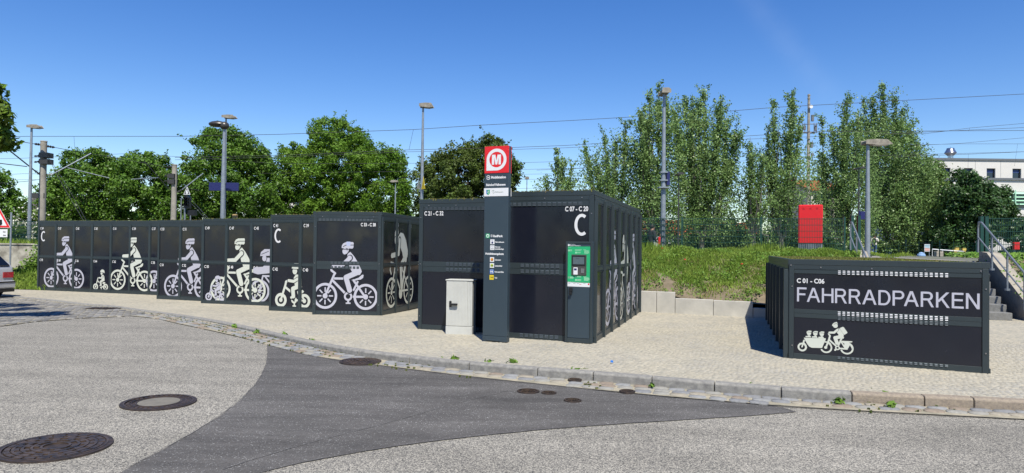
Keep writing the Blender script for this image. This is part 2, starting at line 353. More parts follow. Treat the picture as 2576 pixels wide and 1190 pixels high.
class Face:
    def __init__(s, o, e, n): s.o = Vector(o); s.e = Vector(e).normalized(); s.n = Vector(n).normalized()
    def pt(s, x, z, d=0.0): return s.o + s.e * x + s.n * d + Vector((0, 0, z))
    def hit(s, px, py, d=0.0):
        r = ray(px, py); o = s.o + s.n * d; t = (o - CAM).dot(s.n) / r.dot(s.n); p = CAM + r * t - o
        # in-plane horizontal coordinate and height
        return (p.x * s.e.x + p.y * s.e.y, p.z)
def perp(e, towards):
    n = Vector((-e.y, e.x, 0)).normalized()
    return n if n.dot(towards) > 0 else -n

def fast_mesh(name, verts, quads, mats, midx=None):
    me = bpy.data.meshes.new(name); nv = len(verts); nf, k = quads.shape
    me.vertices.add(nv); me.vertices.foreach_set('co', np.ascontiguousarray(verts, dtype=np.float32).ravel())
    me.loops.add(nf * k); me.loops.foreach_set('vertex_index', np.ascontiguousarray(quads, dtype=np.int32).ravel())
    me.polygons.add(nf); me.polygons.foreach_set('loop_start', np.arange(0, nf * k, k, dtype=np.int32))
    try: me.polygons.foreach_set('loop_total', np.full(nf, k, dtype=np.int32))
    except Exception: pass
    for m in mats: me.materials.append(m)
    if midx is not None: me.polygons.foreach_set('material_index', np.asarray(midx, dtype=np.int32))
    me.update(calc_edges=True); return me

_txt = {}
def text_mesh(s, bold=0.0):
    """outline polygons of a string, cap height 1, starting at x=0"""
    key = (s, bold)
    if key in _txt: return _txt[key]
    cu = bpy.data.curves.new('t', 'FONT'); cu.body = s; cu.size = 1.0; cu.offset = bold; cu.resolution_u = 3
    o = bpy.data.objects.new('t', cu); COL.objects.link(o); bpy.context.view_layer.update()
    dg = bpy.context.evaluated_depsgraph_get(); me = bpy.data.meshes.new_from_object(o.evaluated_get(dg))
    v = [(p.co.x, p.co.y) for p in me.vertices]; f = [tuple(p.vertices) for p in me.polygons]
    bpy.data.objects.remove(o); bpy.data.curves.remove(cu); bpy.data.meshes.remove(me)
    k = 1 / 0.729                                   # cap height of the built-in face
    xs = [p[0] for p in v] or [0]; x0 = min(xs)
    v = [((x - x0) * k, y * k) for x, y in v]
    _txt[key] = (v, f, (max(xs) - x0) * k); return _txt[key]
def put_text(mb, F, s, x, z, h, d, w=None, sx=0.85, bold=0.02, mi=0, align='l'):
    v, f, tw = text_mesh(s, bold)
    kx = (w / tw) if w else h * sx
    if align == 'r': x -= kx * tw
    if align == 'c': x -= kx * tw / 2
    mb.add([F.pt(x + a * kx, z + b * h, d) for a, b in v], f, mi)
    return kx * tw

GL = {'F': ([[(0, 0), (0, 1)], [(0, .94), (.62, .94)], [(0, .52), (.54, .52)]], .59), 'A': ([[(-0.03, 0), (.36, 1)], [(.78, 0), (.39, 1)], [(.12, .36), (.63, .36)]], .89),
      'H': ([[(0, 0), (0, 1)], [(.68, 0), (.68, 1)], [(0, .54), (.68, .54)]], .77), 'K': ([[(0, 0), (0, 1)], [(.66, 1), (.03, .36)], [(.27, .60), (.70, 0)]], .82), 'E': ([[(0, 0), (0, 1)], [(0, .94), (.64, .94)], [(0, .53), (.60, .53)], [(0, .06), (.66, .06)]], .70),
      'N': ([[(0, 0), (0, 1)], [(.68, 0), (.68, 1)], [(0.01, .99), (.67, .01)]], .74), 'P': ([[(0, 0), (0, 1)], 'bowl'], .61), 'R': ([[(0, 0), (0, 1)], 'bowl', [(.42, .46), (.68, 0)]], .80), 'D': ([[(0, 0), (0, 1)], 'big'], .78)}
def gothic(p, s, x, z, w, h, th=.132):
    """plain even stroked capitals"""
    tot = sum(GL[c][1] + .165 for c in s) - .165; kx = (w - th * h * .5) / tot; x += th * h * .5
    for c in s:
        st, adv = GL[c]
        for q in st:
            if q == 'bowl': cy, r, top = .72, .22, .94; a = [(0, top), (.40, top)] + [(.40 + .22 * math.cos(t), cy + .22 * math.sin(t)) for t in [math.pi / 2 - i * math.pi / 10 for i in range(1, 10)]] + [(.40, .50), (0, .50)]
            elif q == 'big': a = [(0, .94), (.30, .94)] + [(.30 + .36 * math.cos(t), .5 + .44 * math.sin(t)) for t in [math.pi / 2 - i * math.pi / 12 for i in range(1, 12)]] + [(.30, .06), (0, .06)]
            else: a = q
            pts = [(x + u * kx, z + v * h) for u, v in a]; t2 = th * h / 2; n = len(pts); L = []
            for i in range(n):
                u0 = pts[max(0, i - 1)]; u1 = pts[min(n - 1, i + 1)]; dx, dz = u1[0] - u0[0], u1[1] - u0[1]; l = math.hypot(dx, dz); L.append(((pts[i][0] - dz / l * t2, pts[i][1] + dx / l * t2), (pts[i][0] + dz / l * t2, pts[i][1] - dx / l * t2)))
            if n == 2 and abs(pts[0][0] - pts[1][0]) > 1e-6 and abs(pts[0][1] - pts[1][1]) > 1e-6:   # slanted: cut level at top and bottom
                sx_ = t2 * math.hypot(pts[1][0] - pts[0][0], pts[1][1] - pts[0][1]) / abs(pts[1][1] - pts[0][1]); L = [((pts[i][0] - sx_, pts[i][1]), (pts[i][0] + sx_, pts[i][1])) for i in (0, 1)]
            for A_, B_ in zip(L[:-1], L[1:]): p.L.append(([A_[0], A_[1], B_[1], B_[0]], ('same', 0)))
            p.L.append((None, 0))
        x += (adv + .165) * kx
# ---- flat print shapes on a face
class Print:
    def __init__(s): s.L = []
    def poly(s, pts, c=0): s.L.append((pts, c))
    def disk(s, x, z, r, c=0, ry=None, n=28):
        ry = ry or r; s.L.append(([(x + r * math.cos(2 * math.pi * i / n), z + ry * math.sin(2 * math.pi * i / n)) for i in range(n)], c))
    def ring(s, x, z, r0, r1, c=0, n=36, a0=0.0, a1=2 * math.pi):
        for i in range(n):
            a = a0 + (a1 - a0) * i / n; b = a0 + (a1 - a0) * (i + 1) / n
            s.L.append(([(x + r0 * math.cos(a), z + r0 * math.sin(a)), (x + r1 * math.cos(a), z + r1 * math.sin(a)), (x + r1 * math.cos(b), z + r1 * math.sin(b)), (x + r0 * math.cos(b), z + r0 * math.sin(b))], ('same', c)))
        s.L.append((None, c))
    def stroke(s, pts, w, c=0, caps=True):
        for (x0, z0), (x1, z1) in zip(pts[:-1], pts[1:]):
            l = math.hypot(x1 - x0, z1 - z0) or 1e-6; nx, nz = -(z1 - z0) / l * w / 2, (x1 - x0) / l * w / 2
            s.L.append(([(x0 + nx, z0 + nz), (x0 - nx, z0 - nz), (x1 - nx, z1 - nz), (x1 + nx, z1 + nz)], c))
        if caps:
            for x, z in pts: s.disk(x, z, w / 2, c, n=14)
    def build(s, mb, F, d=0.003, step=0.00005, ox=0, oz=0, k=1.0, x0=None, x1=None, mi=(0, 1), flip=False, kx=None):
        dd = d; kx = kx or k
        for pts, c in s.L:
            if pts is None: dd += step; continue
            same = isinstance(c, tuple)
            q = [(ox + x * kx, oz + z * k) for x, z in pts]
            if flip: q = q[::-1]
            mb.fpoly(F, q, dd, mi[c[1] if same else c], x0, x1)
            if not same: dd += step
        return dd
# ------------------------------------------------------------------ ground sheets
U = Vector((0.952, -0.306, 0)).normalized()      # along the locker fronts, to the right
V = Vector((0.306, 0.952, 0)).normalized()       # away from the street

def sheet(name, pts, zf, dz, m, res=1.0, parent=None, lab=None, kind='structure'):
    bm = bmesh.new(); vs_ = [bm.verts.new((x, y, 0)) for x, y in pts]; bm.faces.new(vs_)
    bmesh.ops.triangulate(bm, faces=bm.faces[:])
    xs = [p[0] for p in pts]; ys = [p[1] for p in pts]
    for ax, lo, hi in ((0, min(xs), max(xs)), (1, min(ys), max(ys))):
        k = math.ceil(lo / res) * res
        while k < hi:
            if abs(k) < 45:
                co = [0, 0, 0]; co[ax] = k; no = [0, 0, 0]; no[ax] = 1
                bmesh.ops.bisect_plane(bm, geom=bm.verts[:] + bm.edges[:] + bm.faces[:], plane_co=co, plane_no=no, dist=1e-5)
            k += res
    for v in bm.verts: v.co.z = zf(v.co.x, v.co.y) + dz
    bm.normal_update()
    for f in bm.faces:
        if f.normal.z < 0: f.normal_flip()
        f.smooth = True
    me = bpy.data.meshes.new(name); bm.to_mesh(me); bm.free(); me.materials.append(m)
    o = link(name, me, parent); ROOT[o.name] = Vector((0, 0, 0))
    if parent is None: tag(o, lab, None, None, kind)
    elif kind == 'stuff': o['kind'] = kind
    return o
def P2(lst, zf=gz): return [tuple(G(a, b, zf)[:2]) for a, b in lst]
def resample(pts, step):
    out = [Vector((*pts[0], 0))]; acc = 0
    for a, b in zip(pts[:-1], pts[1:]):
        a = Vector((*a, 0)); b = Vector((*b, 0)); L = (b - a).length; t = step - acc
        while t <= L: out.append(a + (b - a) * (t / L)); t += step
        acc = (acc + L) % step
    return out

KERB_PX = [(-420, 741), (-200, 741), (-80, 742), (26, 745), (129, 755), (216, 766), (272, 768.5), (346, 780), (410, 788), (475, 797), (561, 812), (626, 826), (716, 847), (791, 863), (867, 878), (980, 892), (1082, 904), (1203, 916), (1363, 928.5), (1495, 938), (1642, 950), (1798, 964), (1963, 978), (2134, 989), (2300, 997), (2463, 1003), (2576, 1010), (2760, 1020), (3100, 1040)]
KERB = P2(KERB_PX)
def smooth(pts, it=2):
    for _ in range(it):
        pts = [pts[0]] + [((a[0] + 2 * b[0] + c[0]) / 4, (a[1] + 2 * b[1] + c[1]) / 4) for a, b, c in zip(pts[:-2], pts[1:-1], pts[2:])] + [pts[-1]]
    return pts
KS = [tuple(p[:2]) for p in resample(KERB, 0.25)]
KS = smooth(KS, 6)
def offset(pts, d):               # to the left of travel = away from the road
    out = []
    for i, p in enumerate(pts):
        a = pts[max(0, i - 1)]; b = pts[min(len(pts) - 1, i + 1)]
        t = Vector((b[0] - a[0], b[1] - a[1])); t.normalize(); out.append((p[0] - t.y * d, p[1] + t.x * d))
    return out

# terrain to the horizon, station plateau
def plateau_z(x, y): return 1.34 - 0.06 * ss((y - 24) / 24)
big = MB(); big.add([(-900, -300, -1.2), (900, -300, -1.2), (900, 1500, -1.2), (-900, 1500, -1.2)], [(0, 1, 2, 3)])
o = big.build('terrain', M['soil_grass'], origin=(0, 0, -1.2)); tag(o, 'grassy ground that reaches to the horizon', kind='structure')
sheet('station_ground', [(-300, 30.2), (-3, 30.2), (-3, 21.8), (60, 21.8), (300, 21.8), (300, 600), (-300, 600)], plateau_z, 0, M['plateau'], 3, lab='gravelly station ground behind the fences')

# road: one sheet of light stone asphalt under everything
sheet('road', [(-45, -14), (45, -14), (45, 9), (12, 9), (-3, 12), (-4, 26.6), (-45, 26.6)], rz, -0.012, M['road'], 1.0, lab='road of light crushed stone asphalt')
# outer edge of the gutter
GUT_PX = [(330, 794.5), (389, 800), (454, 815), (562, 838), (605, 848), (670, 866), (740, 884), (810, 900), (976, 921), (1173, 945.5), (1331, 962.5), (1481, 978), (1674, 996.5), (1954, 1020), (2258, 1038), (2483, 1049), (2576, 1054), (2760, 1065), (3100, 1085)]
GUT = P2(GUT_PX, rz); GS = smooth([tuple(p[:2]) for p in resample(GUT, 0.25)], 3)
kin = [p for p in KS if p[0] > GS[0][0] - 0.3]
sheet('gutter', GS + kin[::-1], rz, 0.002, M['joint'], 1.5, lab='cobbled gutter strip along the kerb')
# cobbled road area at the far end
COB = P2([(-420, 900), (-200, 845), (0, 820.7), (86, 809), (194, 801), (324, 795), (345, 794)], rz)
kl = [p for p in KS if p[0] <= GS[0][0] + 0.1]
sheet('cobbled_road', COB + kl[::-1], rz, 0.002, M['joint'], 1.5, lab='old cobbled part of the road beside the parked car')
# dark asphalt patch
PATCH_PX = [(672, 868), (673, 883), (670, 913.6), (658, 942), (639, 970), (605, 1004), (561, 1039), (497, 1080), (432, 1116.7), (367, 1151), (302, 1186), (230, 1222), (560, 1222), (644, 1190), (757, 1162), (871, 1141), (984, 1122), (1097, 1107), (1211, 1094), (1343, 1081), (1428, 1074), (1568, 1064), (1744, 1053), (1884, 1044.5), (2003, 1035), (1965, 1022), (1954, 1020.5), (1674, 997), (1481, 978.5), (1331, 963), (1173, 946), (976, 921.5), (810, 900.5), (740, 884.5)]
PT = P2(PATCH_PX, rz)
jag = []
for a, b in zip(PT, PT[1:] + PT[:1]):
    n = max(1, int(math.hypot(b[0] - a[0], b[1] - a[1]) / 0.12))
    for i in range(n):
        t = i / n; jag.append((a[0] + (b[0] - a[0]) * t + random.uniform(-.008, .008), a[1] + (b[1] - a[1]) * t + random.uniform(-.008, .008)))
sheet('asphalt_patch', jag, rz, -0.006, M['patch'], 1.0, lab='dark fresh asphalt wedge set into the light road')
def ribbon(name, px, w, zf, dz, m, lab, parent=None, jit=0.004):
    pts = smooth([tuple(p[:2]) for p in resample(P2(px, zf), 0.08)], 1); mb = MB(); L = []
    for i, p in enumerate(pts):
        a = pts[max(0, i - 1)]; b = pts[min(len(pts) - 1, i + 1)]; t = Vector((b[0] - a[0], b[1] - a[1])).normalized()
        ww = w / 2 * random.uniform(0.5, 1.3); jx = random.uniform(-jit, jit)
        L.append([(p[0] - t.y * (ww + jx), p[1] + t.x * (ww + jx)), (p[0] + t.y * (ww - jx), p[1] - t.x * (ww - jx))])
    vs_ = [(q[0], q[1], zf(*q) + dz) for pr in L for q in pr]
    mb.add(vs_, [(2 * i, 2 * i + 1, 2 * i + 3, 2 * i + 2) for i in range(len(L) - 1)])
    o = mb.build(name, m, origin=(pts[0][0], pts[0][1], zf(*pts[0]))); return tag(o, lab, kind='structure')
ribbon('road_seam', [(560, 1180), (644, 1152), (814, 1103), (927, 1075), (1060, 1039), (1135, 1016), (1248, 990), (1320, 967)], 0.010, rz, -0.0015, M['tar'], 'thin tar seam crossing the dark asphalt')
ribbon('road_edge_seam', [(672, 866), (673, 883), (670, 913.6), (658, 942), (639, 970), (605, 1004), (561, 1039), (497, 1080), (432, 1116.7), (367, 1151), (302, 1186)], 0.008, rz, -0.001, M['tar'], 'curved seam where dark asphalt meets light road')
ribbon('road_border_seam', [(757, 1162), (871, 1141), (984, 1122), (1097, 1107), (1211, 1094), (1343, 1081), (1428, 1074), (1568, 1064), (1744, 1053), (1884, 1044.5), (2003, 1035), (1965, 1022)], 0.007, rz, -0.001, M['tar'], 'long seam below the dark asphalt wedge')
ribbon('gutter_seam', [(672, 867), (740, 885), (810, 901), (976, 922), (1173, 946.5), (1331, 963.5), (1481, 979), (1674, 997.5), (1954, 1021), (2258, 1039), (2483, 1050), (2576, 1055)], 0.014, rz, 0.0035, M['tar'], 'dark seam between gutter cobbles and asphalt')

# pavement sheet (inner edge of kerb stones to the walls and lockers)
KI = offset(KS, 0.10)
M['pave_near'] = M['pave']
sheet('pavement', KI + [(40, 7.2), (40, 17.2), (12, 16.9), (8.3, 16.7), (3.0, 17.8), (-3, 21.5), (-12, 24.6), (-18.7, 25.9), (-30, 27.2)], gz, -0.0125, M['pave'], 1.0, lab='pavement of small mosaic setts in sandy joints')
# left grass verge and old wall foot
def verge_z(x, y): return gz(x, 25) + 0.5 * ss((y - 25.8 + 0.0 * x) / 4.0) 
sheet('grass_verge', [(-60, 30), (-60, 27.6), (-30, 26.9), (-18.7, 25.75), (-12, 24.4), (-5, 22.5), (-5, 30.4), (-30, 30.4)], verge_z, 0.0, M['soil_grass'], 1.5, lab='weedy grass verge below the stained wall')

# ---- mosaic setts on the near pavement, one mesh (nobody could count them)
def point_in(poly, x, y):
    """vectorised even-odd test"""
    x = np.asarray(x); y = np.asarray(y); inside = np.zeros(x.shape, bool); n = len(poly)
    for i in range(n):
        x0, y0 = poly[i]; x1, y1 = poly[(i + 1) % n]
        c = ((y0 > y) != (y1 > y)) & (x < (x1 - x0) * (y - y0) / ((y1 - y0) or 1e-9) + x0); inside ^= c
    return inside
vgz = np.vectorize(gz); vrz = np.vectorize(rz)
def setts(name, cx, cy, cz, ang, lx, ly, h, mtl, inset=0.88, lab=None, parent=None):
    n = len(cx); r = np.random.default_rng(3)
    sx = np.array([-1, 1, 1, -1]); sy = np.array([-1, -1, 1, 1]); V_ = np.zeros((n, 8, 3), np.float32)
    for k in range(4):
        jx = r.uniform(-.12, .12, n) * lx; jy = r.uniform(-.12, .12, n) * ly
        for lev in (0, 1):
            f = 1.0 if lev == 0 else inset
            ox = (sx[k] * lx / 2 + jx) * f; oy = (sy[k] * ly / 2 + jy) * f
            V_[:, lev * 4 + k, 0] = cx + ox * np.cos(ang) - oy * np.sin(ang); V_[:, lev * 4 + k, 1] = cy + ox * np.sin(ang) + oy * np.cos(ang)
            V_[:, lev * 4 + k, 2] = cz + (-0.016 if lev == 0 else 0) + (h + r.uniform(-.0015, .0015, n) if lev else 0)
    q = np.array([[4, 5, 6, 7], [0, 1, 5, 4], [1, 2, 6, 5], [2, 3, 7, 6], [3, 0, 4, 7]])
    F_ = (q[None] + 8 * np.arange(n)[:, None, None]).reshape(-1, 4)
    me = fast_mesh(name, V_.reshape(-1, 3), F_, [mtl]); o = link(name, me, parent); ROOT[o.name] = Vector((0, 0, 0))
    return tag(o, lab, kind='stuff')
PAVE_POLY = offset(KS, 0.14) + [(14, 7.0), (14, 16.2), (8.2, 16.4), (2.5, 16.8), (-2, 17.5), (-6, 20.0), (-12, 20.5)]
xs, ys = np.meshgrid(np.arange(-9, 11.5, 0.071), np.arange(6.0, 16.8, 0.073))
rows = np.arange(xs.shape[0])[:, None]
xs = xs + (rows % 2) * 0.035 + 0.03 * np.sin(ys * 5); ys = ys + 0.03 * np.cos(xs * 4.1 + 2 * np.sin(ys))
xs = xs.ravel() + RNG.uniform(-.018, .018, xs.size); ys = ys.ravel() + RNG.uniform(-.018, .018, ys.size)
dist = np.hypot(xs, ys); keep = point_in(PAVE_POLY, xs, ys) & (dist < 15.5) & (np.abs(xs) < ys * 0.80 + 0.2) & (RNG.random(xs.size) > 0.02)
# leave out what stands under lockers; thin out the far part
xs, ys = xs[keep], ys[keep]
setts('mosaic_setts', xs, ys, vgz(xs, ys), RNG.uniform(-.8, .8, xs.size), RNG.uniform(.042, .064, xs.size), RNG.uniform(.042, .064, xs.size), np.full(xs.size, -0.0102), M['sett'], lab='small grey and beige mosaic setts of the pavement')
# old road setts on the far cobbled area
xs, ys = np.meshgrid(np.arange(-26, -6, 0.17), np.arange(10.5, 26.0, 0.16)); rows = np.arange(xs.shape[0])[:, None]
xs = (xs + (rows % 2) * 0.085).ravel(); ys = ys.ravel(); xs = xs + RNG.uniform(-.012, .012, xs.size); ys = ys + RNG.uniform(-.01, .01, ys.size)
keep = point_in(COB + offset(kl, -0.12)[::-1], xs, ys); xs, ys = xs[keep], ys[keep]
setts('road_setts', xs, ys, vrz(xs, ys), RNG.uniform(-.1, .1, xs.size), RNG.uniform(.12, .158, xs.size), RNG.uniform(.12, .145, xs.size), np.full(xs.size, 0.012), M['sett_road'], inset=0.8, lab='worn old setts of the cobbled road area')

# ---- gutter cobbles, each its own object
gut = bpy.data.objects['gutter']
def cobble_mesh(i, lx, ly, h):
    r = random.Random(i); bm = bmesh.new(); n = 10; top = []; mid = []; bot = []
    for k in range(n):
        w = 2 * math.pi * (k + .5) / n; c, s_ = math.cos(w), math.sin(w)
        q = (abs(c) ** 5 + abs(s_) ** 5) ** (-1 / 5) ; q = (abs(c) ** 10 + abs(s_) ** 10) ** (-1 / 10); j = r.uniform(.94, 1.05)
        top.append(bm.verts.new((c * q * lx / 2 * j * .93, s_ * q * ly / 2 * j * .88, h + r.uniform(-.002, .002))))
        mid.append(bm.verts.new((c * q * lx / 2 * j, s_ * q * ly / 2 * j, h - .010))); bot.append(bm.verts.new((c * q * lx / 2 * j, s_ * q * ly / 2 * j, -.02)))
    cen = bm.verts.new((0, 0, h + .003))
    for k in range(n):
        k2 = (k + 1) % n; bm.faces.new((top[k], top[k2], cen)); bm.faces.new((mid[k], mid[k2], top[k2], top[k])); bm.faces.new((bot[k], bot[k2], mid[k2], mid[k]))
    for f in bm.faces: f.smooth = True
    me = bpy.data.meshes.new('cobblestone'); bm.to_mesh(me); bm.free(); return me
CB = []
for i in range(20):
    me = cobble_mesh(i, random.uniform(.185, .215), random.uniform(.130, .144), .012); me.materials.append(M['cobble%d' % (i % 5)]); CB.append(me)
def along(pts):
    s = [0]; 
    for a, b in zip(pts[:-1], pts[1:]): s.append(s[-1] + math.hypot(b[0] - a[0], b[1] - a[1]))
    return s
KO = offset(KS, 0.0); kk = [p for p in KO if p[0] > GS[0][0]]; sk = along(kk)
def at_s(pts, s_, q):
    for i in range(len(pts) - 1):
        if s_[i + 1] >= q:
            t = (q - s_[i]) / (s_[i + 1] - s_[i]); return (pts[i][0] + (pts[i + 1][0] - pts[i][0]) * t, pts[i][1] + (pts[i + 1][1] - pts[i][1]) * t), math.atan2(pts[i + 1][1] - pts[i][1], pts[i + 1][0] - pts[i][0])
    return None
def gut_width(p, a):
    """distance from the kerb to the outer gutter edge at this spot"""
    nx, ny = math.sin(a), -math.cos(a); best = 9
    for q in GS:
        dx, dy = q[0] - p[0], q[1] - p[1]; t = dx * nx + dy * ny; l = abs(dx * ny - dy * nx)
        if l < .2 and t < best and t > 0: best = t
    return best
MH = [(*G(907, 910, rz)[:2], .36), (*G(1446, 959, rz)[:2], .12), (*G(1578, 986.3, rz)[:2], .12)]
q = 0.05
lines = {}
for row in range(4):
    q = random.uniform(.05, .15)
    while True:
        r_ = at_s(kk, sk, q)
        if r_ is None: break
        (x, y), a = r_; w = gut_width((x, y), a)
        d = 0.075 + row * 0.148
        px_ = x + math.sin(a) * d; py_ = y - math.cos(a) * d
        if w < 9 and d < w - 0.05 and x < 5.8 and all(math.hypot(px_ - m_[0], py_ - m_[1]) > m_[2] for m_ in MH):
            lines.setdefault(row, []).append((px_, py_, a))
        q += random.uniform(.20, .232)
allc = sorted([c for r_ in lines.values() for c in r_], key=lambda c: c[0] ** 2 + c[1] ** 2)
for i, (x, y, a) in enumerate(allc):
    if i >= 300: break
    o = link('cobblestone', random.choice(CB), gut, (x, y, rz(x, y) + .002)); o.rotation_euler = (random.uniform(-.03, .03), random.uniform(-.03, .03), a + random.choice((0, math.pi)) + random.uniform(-.06, .06)); ROOT[o.name] = Vector((0, 0, 0))
if len(allc) > 300:
    c = np.array(allc[300:]); setts('far_cobbles', c[:, 0], c[:, 1], vrz(c[:, 0], c[:, 1]), c[:, 2], np.full(len(c), .19), np.full(len(c), .13), np.full(len(c), .016), M['cobble0'], parent=gut)

# ---- kerb stones one by one
kb = MB()
kerb_root = sheet('kerb', KI[::4] + offset(KS, 0.015)[::-4], lambda x, y: gz(x, y) - 0.05, 0, M['joint'], 50, lab='granite kerb between pavement and gutter')
joints_px = [1363, 1495, 1642, 1798, 1963, 2134, 2300, 2463]
sK = along(KS)
# find arc positions of the seen joints
jpos = []
for jx in joints_px:
    best = min(range(len(KS)), key=lambda i: abs((lambda w: 1288 + FPX * (w @ Vector((rightv.x, rightv.y))) / w.y)(Vector(KS[i])) - jx)); jpos.append(sK[best])
st = (jpos[-1] - jpos[0]) / (len(jpos) - 1)
while jpos[0] > 0.2: jpos.insert(0, max(0.0, jpos[0] - 1.0))
while jpos[-1] < sK[-1] - 0.2: jpos.append(min(sK[-1], jpos[-1] + 1.0))
for s0, s1 in zip(jpos[:-1], jpos[1:]):
    if s1 - s0 < 0.12: continue
    mb = MB(); n = 5; L = []
    for i in range(n):
        q = s0 + .006 + (s1 - s0 - .012) * i / (n - 1); r_ = at_s(KS, sK, q)
        if r_ is None: continue
        (x, y), a = r_; nx, ny = -math.sin(a), math.cos(a); z = gz(x, y) + .006
        prof = [(0.0, -drop(x) - .05), (0.0, -.022), (.018, 0.0), (.125, 0.002), (.125, -.05)]
        L.append([(x + nx * d, y + ny * d, z + h) for d, h in prof])
    if len(L) < 2: continue
    k = 5; vs_ = [p for l in L for p in l]; fs_ = []
    for i in range(len(L) - 1):
        for j in range(k - 1): fs_.append((i * k + j, (i + 1) * k + j, (i + 1) * k + j + 1, i * k + j + 1))
    fs_.append(tuple(range(k))); e = (len(L) - 1) * k; fs_.append(tuple(range(e + k - 1, e - 1, -1)))
    mb.add(vs_, fs_); warm = L[0][0][0] > 2.6
    mb.build('kerb_stone', M['kerb_warm'] if warm and random.random() < .8 else M['kerb'], kerb_root, bevel=0.006)

# ---- manholes
def manhole(name, px, py, dia, label, concrete=False, rings=3, frame_w=0.07, zf=rz, dz=0.0):
    c = G(px, py, zf); R = dia / 2; t = thing(name, (c.x, c.y, c.z + dz), label, 'manhole cover', 'covers in the road')
    fr = MB(); nn = 48
    def ring_at(mb, r0, r1, z0, z1, mi=0, a0=0, a1=2 * math.pi, n=nn):
        full = abs(a1 - a0 - 2 * math.pi) < 1e-6; P_ = []
        for i in range(n + 1 if not full else n):
            w = a0 + (a1 - a0) * i / n; cs, sn = math.cos(w), math.sin(w)
            P_.append([(c.x + r * cs, c.y + r * sn, zf(c.x + r * cs, c.y + r * sn) + dz + z) for r, z in ((r0, z0), (r0, z1), (r1, z1), (r1, z0))])
        m_ = len(P_); vs_ = [p for q in P_ for p in q]; fs_ = []
        for i in range(m_ if full else m_ - 1):
            j = (i + 1) % m_
            for k in range(3): fs_.append((i * 4 + k, j * 4 + k, j * 4 + k + 1, i * 4 + k + 1))
        if not full: fs_ += [(0, 1, 2, 3), ((m_ - 1) * 4 + 3, (m_ - 1) * 4 + 2, (m_ - 1) * 4 + 1, (m_ - 1) * 4)]
        mb.add(vs_, fs_, mi)
    ring_at(fr, R - frame_w, R, -.02, .004); fr.build('frame', M['iron'], t)
    lid = MB(); rl = R - frame_w - .008
    lid.add([(c.x + rl * math.cos(2 * math.pi * i / nn), c.y + rl * math.sin(2 * math.pi * i / nn), c.z + dz - .002) for i in range(nn)], [tuple(range(nn))])
    lid.build('lid', M['iron'], t)
    rb = MB()
    ring_at(rb, R - frame_w - .006, R - frame_w + .010, -.003, .0075)
    if concrete:
        ring_at(rb, rl * .66, rl * .70, -.003, .004); ring_at(rb, rl * .80, rl * .83, -.003, .004)
        for i in range(36):
            w = 2 * math.pi * i / 36; ring_at(rb, rl * .86, rl * .95, -.003, .004, a0=w, a1=w + .09, n=2)
        cc = MB(); cc.add([(c.x + rl * .64 * math.cos(2 * math.pi * i / nn), c.y + rl * .64 * math.sin(2 * math.pi * i / nn), c.z + dz + .003) for i in range(nn)], [tuple(range(nn))]); cc.build('concrete_fill', M['cover_concrete'], t)
    else:
        for k in range(rings):
            r0 = rl * (.25 + .7 * k / rings); ring_at(rb, r0, r0 + rl * .05 + .002, -.003, .009)
            ns = 6 + 5 * k
            for i in range(ns):
                w = 2 * math.pi * (i + .5 * (k % 2)) / ns; ring_at(rb, r0 + rl * .08, r0 + rl * .19, -.003, .008, a0=w, a1=w + .22 + .1 / (k + 1), n=2)
    rb.build('ribs', M['iron_rib'], t)
    return t
manhole('manhole_cover', 140, 1123, .82, 'largest rusty round iron manhole cover in the light asphalt near the road edge', rings=4, frame_w=.045)
manhole('manhole_cover', 400, 1011, .73, 'round manhole cover with pale concrete centre in a dark iron ring', concrete=True, frame_w=.04)
manhole('manhole_cover', 907, 910, .60, 'brown ribbed manhole cover touching the gutter above the dark asphalt', rings=4, frame_w=.035, dz=.008)
manhole('manhole_cover', 1329, 984, .27, 'small round ribbed cover, widest of the little ones in the dark asphalt', rings=2, frame_w=.02, dz=.001)
manhole('manhole_cover', 1381, 988, .18, 'tiny round cover close beside the widest little cover', rings=2, frame_w=.018, dz=.001)
manhole('manhole_cover', 1440.5, 1007, .20, 'tiny round cover with a pale dusty rim, farthest out in the dark asphalt', rings=2, frame_w=.018, dz=.001)
manhole('manhole_cover', 1446, 959, .18, 'tiny round valve cover between weeds in the gutter cobbles', rings=2, frame_w=.018, dz=.022)
manhole('manhole_cover', 1578, 986.3, .19, 'tiny round valve cover at the outer edge of the gutter', rings=2, frame_w=.018, dz=.012)
# gully grate
c = G(257, 777.5, rz); t = thing('drain_grate', c, 'rusty rectangular drain grate beside the far kerb', 'drain grate')
F_ = Face((c.x - .35, c.y - .22, c.z), (1, 0, 0), (0, -1, 0)); mb = MB()
mb.box((c.x - .38, c.y - .24, c.z - .02), (c.x + .38, c.y + .24, c.z + .02)); mb.build('frame', M['iron'], t)
mb = MB()
for i in range(8): mb.box((c.x - .33 + i * .085, c.y - .19, c.z + .012), (c.x - .29 + i * .085, c.y + .19, c.z + .032))
mb.build('bars', M['iron_rib'], t)
# bottle cap
c = G(1538.7, 912.7); mb = MB(); mb.tube((c.x, c.y, c.z + .008), (c.x + .006, c.y, c.z + .032), .021, .019, 12)
o = mb.build('bottle_cap', mat('blue plastic', (.03, .22, .75), .4)); tag(o, 'small blue bottle cap lying on the pavement', 'bottle cap')

